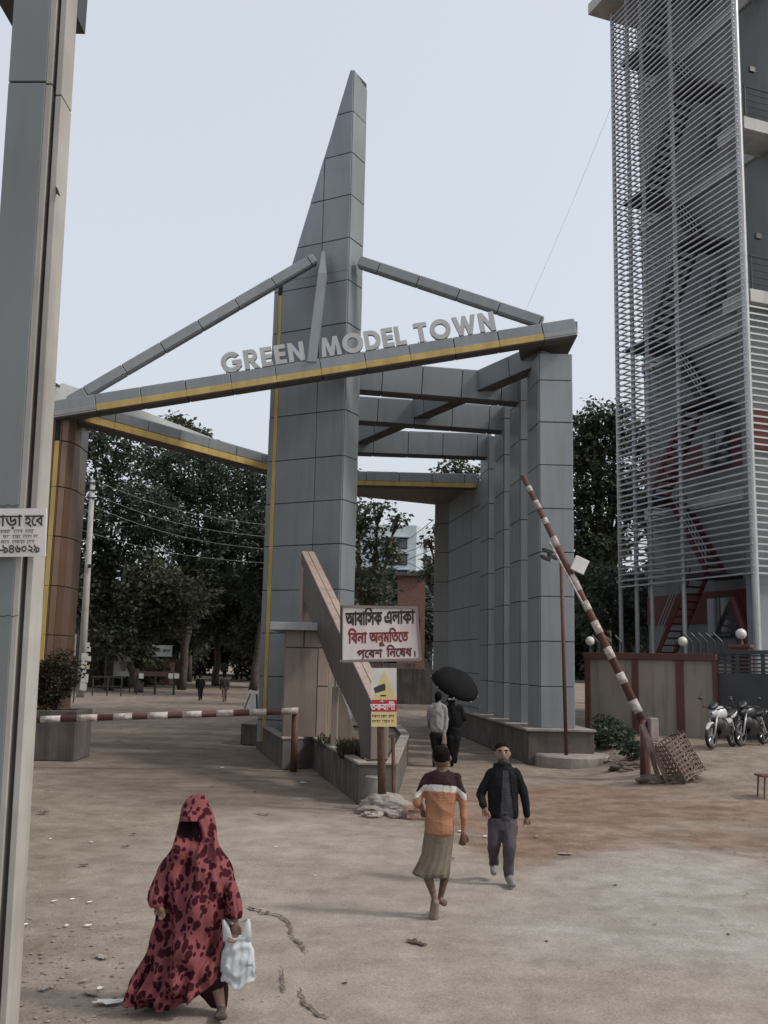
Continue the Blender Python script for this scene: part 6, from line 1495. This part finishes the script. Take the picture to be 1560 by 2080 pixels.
f.build('body', [('skin', PM['skin']), ('black', PM['black'], 1), ('white', PM['white'])], km, voxel=.012, wrinkle=.012, seed=10)
um = thing('umbrella', 'open black umbrella held tilted above the black-robed person', 'umbrella', at(930, 1440, kY_ + .2))
uc = at(936, 1368, kY_ + .25); ax_ = Vector((.38, -.42, .82)).normalized(); ux = ax_.orthogonal().normalized(); uy = ax_.cross(ux); ur = .66; vs = [uc]; fs = []; NR, NS = 8, 32
for i in range(1, NR + 1):
    t = i / NR
    for j in range(NS):
        a = 2 * math.pi * j / NS; sc = 1 - .045 * (1 - abs(math.sin(a * 4))) * 0 - .05 * abs(math.sin(a * 4)) * t; vs.append(uc - ax_ * (.40 * t * t + .02 * abs(math.sin(a * 4)) * t) + (ux * math.cos(a) + uy * math.sin(a)) * ur * math.sin(t * 1.45) / math.sin(1.45) * sc)
for j in range(NS): fs.append((0, 1 + j, 1 + (j + 1) % NS))
for i in range(NR - 1):
    for j in range(NS): fs.append((1 + i * NS + j, 1 + (i + 1) * NS + j, 1 + (i + 1) * NS + (j + 1) % NS, 1 + i * NS + (j + 1) % NS))
cn = meshobj('canopy', vs, fs, PM['black'], um, smooth=True); cn.modifiers.new('s', 'SOLIDIFY').thickness = .004
MB().tube([uc + ax_ * .06, uc - ax_ * .86], .008, 6).build('shaft', M['dark'], um)
MB().tube([uc - ax_ * .84, uc - ax_ * .93], .014, 8).build('handle', M['black'], um)
for j in range(8):
    a = 2 * math.pi * j / 8; e = uc - ax_ * .40 + (ux * math.cos(a) + uy * math.sin(a)) * ur
    MB().tube([uc - ax_ * .01, uc - ax_ * .16 + (ux * math.cos(a) + uy * math.sin(a)) * ur * .6, e], .004, 5).build('rib', M['dark'], um); MB().ell(e, (.014, .014, .014), 8, 6).build('rib_tip', M['white'], um)

# --- small figures far down the left lane
def far_person(label, px, py_top, py_feet, top, bot, stride=2.0):
    b = G(px, py_feet); t = thing('person', label, 'person', b); f = Fig(b.y); h = py_feet - py_top; u = h / 52.0
    f.ell((px, py_top + 4 * u), (3.2 * u, 3.3 * u, 4 * u), 'hair'); f.cap((px, py_top + 7 * u), 2 * u, (px, py_top + 10 * u), 2.5 * u, 'skin'); f.cap((px - 5 * u, py_top + 11.5 * u), 2.4 * u, (px + 5 * u, py_top + 11.5 * u), 2.4 * u, 'top'); f.ell((px, py_top + 17 * u), (6.2 * u, 4 * u, 8 * u), 'top'); f.ell((px, py_top + 24 * u), (5.6 * u, 4 * u, 5 * u), 'top')
    for s in (-1, 1):
        f.chain([((px + s * 6.5 * u, py_top + 12 * u), 2.3 * u), ((px + s * 8 * u, py_top + 19 * u), 2 * u), ((px + s * 7.6 * u, py_top + 26 * u, -s * .1), 1.6 * u)], 'top'); f.cap((px + s * 7.6 * u, py_top + 26 * u, -s * .1), 1.4 * u, (px + s * 7.6 * u, py_top + 29 * u, -s * .12), 1.5 * u, 'skin')
        f.chain([((px + s * 2.6 * u, py_top + 27 * u), 3.6 * u), ((px + s * stride * u, py_top + 38 * u, s * .1), 2.7 * u), ((px + s * stride * u, py_top + 49 * u - (s > 0) * 1.5 * u, s * .25), 1.8 * u)], 'bot'); f.cap((px + s * stride * u, py_top + 50.5 * u - (s > 0) * 1.5 * u, s * .25), 1.7 * u, (px + s * stride * u, py_top + 51 * u - (s > 0) * 1.5 * u, s * .25 + .18), 1.5 * u, 'shoe')
    f.build('body', [('skin', PM['skin_d']), ('hair', PM['hair']), ('top', top, 1), ('bot', bot, 1), ('shoe', PM['shoe_d'])], t, voxel=.022, wrinkle=.012)
far_person('distant person in black coat and dark trousers past the closed barrier', 407, 1369, 1423, PM['jacket'], PM['blackp'])
far_person('distant person in grey top and tan trousers past the closed barrier', 456, 1368, 1425, PM['shirt'], PM['tan'])
far_person('tiny dark figure far down the left lane by the kiosk', 396, 1342, 1380, PM['jacket'], PM['blackp'], 1.2)
far_person('tiny dark figure farthest down the middle of the left lane', 456, 1340, 1384, PM['shirt'], PM['blackp'], 1.2)

# ================================================================== motorcycles
def motorcycle(label, px, Y, yaw, white, scale=1.0):
    b = gp(px, Y); R = Matrix.Rotation(yaw, 3, 'Z') * scale
    t = thing('motorcycle', label, 'motorcycle', b, None)
    X = lambda x, y, z: b + R @ Vector((x, y, z))
    body = mat('bike_white', (.52, .53, .54), (.42, .43, .44), rough=.3) if white else mat('bike_dark', (.03, .03, .035), rough=.35)
    def wheel(x):
        n = 28; vs = []; fs = []
        for i in range(n):
            a = 2 * math.pi * i / n
            for j in range(8):
                c = 2 * math.pi * j / 8; rr_ = .27 + .045 * math.cos(c); vs.append(X(x + rr_ * math.cos(a), .05 * math.sin(c), .315 + rr_ * math.sin(a)))
        for i in range(n):
            for j in range(8): fs.append((i * 8 + j, ((i + 1) % n) * 8 + j, ((i + 1) % n) * 8 + (j + 1) % 8, i * 8 + (j + 1) % 8))
        w_ = meshobj('wheel', vs, fs, M['black'], t, smooth=True)
        mb = MB()
        for k in range(5): a = 2 * math.pi * k / 5; mb.tube([X(x, 0, .315), X(x + .24 * math.cos(a), 0, .315 + .24 * math.sin(a))], .018, 6)
        mb.tube([X(x, -.06, .315), X(x, .06, .315)], .05, 10); mb.build('rim', M['lbslat'], w_)
    wheel(-.66); wheel(.66)
    def loft(name, secs, m):               # secs: (x, zc, halfwidth, halfheight)
        n = 14; vs = []; fs = []
        for x, z, w_, h in secs:
            for j in range(n): a = 2 * math.pi * j / n; vs.append(X(x, w_ * math.cos(a), z + h * math.sin(a)))
        for i in range(len(secs) - 1):
            for j in range(n): fs.append((i * n + j, i * n + (j + 1) % n, (i + 1) * n + (j + 1) % n, (i + 1) * n + j))
        fs += [tuple(range(n)), tuple(reversed(range((len(secs) - 1) * n, len(secs) * n)))]
        return meshobj(name, vs, fs, m, t, smooth=True)
    loft('tank', [(-.42, .84, .06, .08), (-.30, .88, .16, .16), (-.08, .90, .18, .17), (.08, .86, .13, .12), (.16, .84, .06, .06)], body)
    loft('seat', [(.05, .84, .09, .04), (.15, .83, .13, .05), (.45, .86, .13, .05), (.72, .92, .10, .05), (.78, .93, .04, .03)], M['black'])
    loft('tail', [(.45, .76, .08, .06), (.70, .82, .10, .07), (.92, .90, .05, .04)], body)
    loft('engine', [(-.30, .46, .12, .16), (-.08, .50, .18, .24), (.18, .48, .17, .22), (.34, .45, .10, .12)], M['black'])
    loft('belly_fairing', [(-.48, .62, .08, .10), (-.34, .62, .17, .20), (-.16, .58, .18, .18), (.0, .52, .12, .12)], M['black'])
    loft('headlamp', [(-.60, .88, .03, .03), (-.57, .88, .10, .10), (-.48, .89, .11, .11), (-.40, .88, .05, .06)], body)
    loft('front_fairing', [(-.62, 1.02, .02, .02), (-.55, 1.04, .11, .08), (-.44, 1.10, .12, .09), (-.38, 1.14, .06, .04)], M['black'])
    for s in (-1, 1):
        MB().tube([X(-.66, s * .085, .315), X(-.46, s * .085, .86)], .026, 8).build('fork', M['lbslat'], t, smooth=True)
        MB().tube([X(.66, s * .09, .315), X(.38, s * .09, .74)], .028, 8).build('shock', M['lbslat'], t)
        MB().tube([X(-.44, s * .08, .98), X(-.38, s * .30, 1.05), X(-.28, s * .38, 1.02)], .016, 6).build('handlebar', M['dark'], t)
        m_ = MB().tube([X(-.36, s * .30, 1.05), X(-.36, s * .36, 1.22)], .008, 5).build('mirror_stem', M['dark'], t); MB().ell(X(-.36, s * .40, 1.25), (.06, .03, .04), 10, 6).build('mirror', M['black'], m_)
    mb = MB(); mb.tube([X(-.44, 0, .95), X(-.30, 0, .60), X(-.16, 0, .28), X(.2, 0, .26), X(.34, 0, .55), X(.66, 0, .315)], .03, 8); mb.tube([X(-.44, 0, .90), X(.1, 0, .74), X(.75, 0, .82)], .026, 8); mb.build('frame', M['dark'], t)
    loft('front_mudguard', [(-.92, .50, .03, .012), (-.80, .62, .06, .02), (-.62, .66, .06, .025), (-.46, .60, .04, .02)], body)
    MB().tube([X(.05, .14, .30), X(.35, .16, .30), X(.85, .17, .42)], [.03, .04, .05], 8).build('exhaust', M['lbslat'], t, smooth=True)
    loft('side_panel', [(.10, .66, .12, .08), (.28, .66, .13, .10), (.46, .70, .10, .07)], body if white else M['dark'])
    return t
motorcycle('white and black motorcycle parked in front of the cream wall', 1462, 26.0, rad(48), True)
motorcycle('dark motorcycle parked beside the white one by the metal gate', 1522, 27.0, rad(44), False)

# ================================================================== bamboo cage, stool, rubble
cg = G(1412, 1556)
ct = thing('bamboo_cage', 'broken lattice tree guard of brown strips leaning beside the raised barrier', 'tree guard', cg)
M['bamboo'] = mat('weathered_bamboo', (.19, .135, .115), (.11, .078, .066), rough=.85, scale=6, bump=.3)
cR = (Matrix.Rotation(rad(-30), 3, 'Y') @ Matrix.Rotation(rad(18), 3, 'Z')) * 0.88; cO = cg + Vector((-.02, .35, .10))
rr = random.Random(7)
for face, (uu, vv, nn) in enumerate((((1, 0, 0), (0, 0, 1), (0, -1, 0)), ((0, 1, 0), (0, 0, 1), (-1, 0, 0)), ((1, 0, 0), (0, 0, 1), (0, 1, 0)), ((0, 1, 0), (0, 0, 1), (1, 0, 0)))):
    uu, vv, nn = Vector(uu), Vector(vv), Vector(nn); org = nn * .30
    for i in range(7):
        a = -.30 + .10 * i; p = org + uu * a; MB().box(cO + cR @ (p + vv * .52), (.035 if abs(uu.x) else .012, .012 if abs(uu.x) else .035, 1.04 + rr.uniform(-.1, .1)), rot=cR).build('upright_strip', M['bamboo'], ct)
    for i in range(9):
        z = .06 + .115 * i; MB().box(cO + cR @ (org + nn * .014 + vv * (z + rr.uniform(-.01, .01))), (.64 if abs(uu.x) else .012, .012 if abs(uu.x) else .64, .04), rot=cR).build('cross_strip', M['bamboo'], ct)
for k, (x, y, h_, tl) in enumerate(((1335, 1552, 1.2, -.28), (1348, 1556, 1.35, -.42))):
    p = G(x, y); o = MB().box(p + Vector((-tl * -.35, .1, h_ / 2 * .92)), (.10, .035, h_), rot=Matrix.Rotation(tl, 3, 'Y')).build('plank', M['bamboo']); tag(o, ['short weathered plank propped against the raised barrier stand', 'longer weathered plank leaning between barrier stand and tree guard'][k], 'plank')
stl = G(1546, 1624) + Vector((.06, 0, 0)); st_ = thing('stool', 'low rusty metal stool on the dirt beyond the paved edge', 'stool', stl)
for x in (0, .42):
    for y in (0, .34): MB().tube([stl + Vector((x, y, 0)), stl + Vector((x + (.03 if x == 0 else -.03), y, .42))], .016, 6).build('leg', M['rustdark'], st_)
MB().box(stl + Vector((.21, .17, .435)), (.50, .42, .035)).build('seat', M['rust'], st_, bevel=.01)
# ================================================================== kerb, twigs and litter
kb = [at(6, 2090, 6.05), at(30, 2090, 6.05), at(36, 1868, 7.15), at(21, 1868, 7.15)]
kb = [Vector((p.x, p.y, 0)) for p in (G(-6, 2095), G(27, 2095), G(36, 1870), G(20, 1870))]
o = MB().hexa(kb, [p + Zv * .05 for p in kb]).build('kerb_strip', mat('pink_brick_kerb', (.33, .225, .17), (.26, .175, .13), rough=.9, scale=5, bump=.4), bevel=.01); tag(o, 'narrow pinkish brick kerb strip at the foot of the clad post', 'kerb')
tw = thing('dry_twig', 'bare dark twig sticking up beside the clad post foot', 'twig', G(8, 2060))
for k, pts in enumerate((((2, 2072), (16, 2050), (36, 2008)), ((2, 2040), (8, 2015), (15, 2006)), ((6, 2062), (20, 2058), (30, 2035)), ((-2, 1960), (6, 1945), (11, 1936)))):
    mb = MB(); mb.tube([at(x, y, 6.15) for x, y in pts], [.006, .004, .002], 5); mb.build('branch', M['bark'], tw)
rr = random.Random(19)
def scrap(px, py, w_, d_, m, label, grp, cr=.5):
    p = G(px, py); n = 5; vs = []; a0 = rr.uniform(0, 3.14)
    for i in range(n + 1):
        for j in range(n + 1):
            u = (i / n - .5) * w_ * (1 + .25 * math.sin(j * 1.7 + px)); v = (j / n - .5) * d_ * (1 + .25 * math.sin(i * 2.1 + py)); q = Matrix.Rotation(a0, 3, 'Z') @ Vector((u, v, 0)); z = .010 + cr * w_ * .35 * (mnoise.noise(Vector((i * .9 + px, j * .9 + py, 0))) * .5 + .5) * (1 if m is not M['concrete'] else .6); vs.append(p + q + Zv * z)
    fs = [(i * (n + 1) + j, (i + 1) * (n + 1) + j, (i + 1) * (n + 1) + j + 1, i * (n + 1) + j + 1) for i in range(n) for j in range(n)]
    o = meshobj('litter_scrap', vs, fs, m, None, smooth=False); o.modifiers.new('s', 'SOLIDIFY').thickness = .003
    tag(o, label, 'litter', grp); return o
LS = 'small pale scrap of crumpled litter lying on the dusty ground'; LG = 'scraps of litter on the ground'
for px, py, w_ in ((206, 1946, .13), (203, 2010, .06), (215, 2040, .16), (238, 2038, .10), (110, 1832, .06), (182, 1834, .05), (147, 1828, .05), (135, 1882, .06), (178, 1882, .06), (102, 1705, .05), (186, 1712, .06), (60, 1686, .05), (615, 1591, .14), (90, 2010, .10), (170, 1994, .07), (185, 2020, .12), (1148, 1736, .18), (935, 1690, .10), (1045, 1702, .10), (800, 1640, .12), (870, 1540, .15), (850, 1548, .18), (1240, 1545, .14), (1190, 1549, .12), (452, 1560, .10), (255, 1508, .12), (115, 1900, .05), (50, 1880, .06), (640, 1780, .05), (560, 1722, .05), (985, 1700, .09), (1090, 1700, .08)):
    scrap(px, py, w_, w_ * .55, M['paper'] if rr.random() < .55 else M['concrete'], LS, LG)
lf = mat('dry_leaf', (.10, .07, .045), (.06, .04, .028), rough=.9, scale=8)
for px, py, w_ in ((88, 1653, .16), (272, 1696, .08), (255, 1722, .09), (170, 1760, .10), (840, 1918, .14), (855, 1922, .10), (95, 1608, .07), (185, 1619, .07), (1110, 1915, .04), (920, 1745, .05), (860, 1760, .05), (300, 1520, .10), (240, 1505, .09), (700, 2000, .04), (1330, 1880, .04), (1250, 1800, .05), (1480, 1900, .04), (430, 1600, .08), (520, 1610, .09)):
    scrap(px, py, w_, w_ * .6, lf, 'small curled dark leaf scrap lying on the dusty ground', 'dark leaf scraps on the ground', .8)
# cracks in the paving, as thin open lines
def crack(pts, wd, seed):
    r_ = random.Random(seed); P = []
    for a, b in zip(pts, pts[1:]):
        for i in range(7): t = i / 7; P.append((a[0] + (b[0] - a[0]) * t + r_.uniform(-4, 4), a[1] + (b[1] - a[1]) * t + r_.uniform(-3, 3)))
    P.append(pts[-1]); vs = []; fs = []
    for i, (x, y) in enumerate(P):
        g_ = G(x, y); w_ = wd * r_.uniform(.3, 1.2) * (1 if 0 < i < len(P) - 1 else .1); g_.z = .024; vs += [g_ + Vector((-w_, -w_ * .6, 0)), g_ + Vector((w_, w_ * .6, 0))]
    for i in range(len(P) - 1): fs.append((2 * i, 2 * i + 1, 2 * i + 3, 2 * i + 2))
    o = meshobj('ground_crack', vs, fs, mat('crack_dirt', (.085, .068, .055), (.14, .115, .095), rough=.95, scale=14)); struct(o)
crack([(500, 1846), (530, 1856), (570, 1864), (588, 1882), (590, 1905), (612, 1922), (624, 1942)], .016, 1)
crack([(571, 1965), (574, 2000), (578, 2020)], .010, 2); crack([(610, 2012), (614, 2040), (640, 2062), (665, 2075)], .013, 3)
crack([(520, 1655), (560, 1657)], .02, 4)
# loose pebbles
rs = np.random.RandomState(55); V = []; F = []
zone = [(rs.uniform(60, 1540), rs.uniform(1560, 2075)) for _ in range(420)] + [(rs.uniform(830, 1560), rs.uniform(1590, 1750)) for _ in range(380)] + [(rs.uniform(560, 760), 1575 + rs.uniform(0, 70)) for _ in range(160)] + [(rs.uniform(1180, 1560), rs.uniform(1530, 1575)) for _ in range(160)] + [(rs.uniform(40, 260), rs.uniform(1850, 2075)) for _ in range(200)]
for px, py in zone:
    p = G(px, py); s = .008 + .022 * rs.rand() ** 3; k = len(V); a = rs.uniform(0, 6.28); h = s * rs.uniform(.25, .6)
    zb = ground_z(p.x, p.y) - .002
    for q in range(5): V.append((p.x + s * math.cos(a + q * 1.257) * rs.uniform(.7, 1.2), p.y + s * math.sin(a + q * 1.257) * rs.uniform(.7, 1.2), zb))
    V.append((p.x, p.y, zb + h)); F += [(k + q, k + (q + 1) % 5, k + 5) for q in range(5)]
pb_ = meshobj('pebbles', V, F, mat('pebble', (.27, .22, .18), (.15, .115, .09), rough=.9, scale=20)); tag(pb_, 'loose pebbles and crumbs of brick scattered over the ground', 'pebbles', kind='stuff')
# mound of earth at the barrier foot
rk = [(1290, 1548, .30, .10), (1340, 1556, .28, .09), (1395, 1552, .30, .10), (1230, 1545, .4, .08)]
for k, (px, py, r_, h_) in enumerate(rk):
    p = G(px, py); o = rock('earth_mound', (p.x, p.y + .2, p.z - .02), (r_ * 1.5, r_, h_ * 1.6), M['soil'], None, 20 + k, 4, .45); tag(o, ['low heap of dark earth left of the raised barrier foot', 'low heap of dark earth right of the raised barrier foot', 'low heap of dark earth under the lattice tree guard', 'low heap of dark earth under the weed clumps'][k], 'earth')

# ================================================================== house added out of view to shade the gate's left faces
hs_ = thing('added_shade_house', 'unseen five-storey plastered house added on the left to shade the gate', 'building', (-24, 26, 0))
hw_ = MB().box((-25.5, 27, 8), (14, 34, 16)).build('wall', mat('house_plaster', (.22, .20, .17), (.16, .145, .125), rough=.9, scale=.4, streak=.5), hs_)
MB().box((-25.4, 27, 16.25), (14.6, 34.6, .5)).build('roof_slab', M['concrete'], hs_)
for lvl in range(5):
    for k in range(8):
        y = 13 + 4.1 * k; o = MB().box((-18.46, y, 1.9 + 3.1 * lvl), (.12, 1.5, 1.5)).build('window', M['dark'], hs_); MB().box((-18.39, y, 1.9 + 3.1 * lvl), (.04, 1.3, 1.3)).build('pane', M['glass'], o)
    MB().box((-18.2, 27, 3.3 + 3.1 * lvl), (.7, 34, .12)).build('sunshade', M['concrete'], hs_)
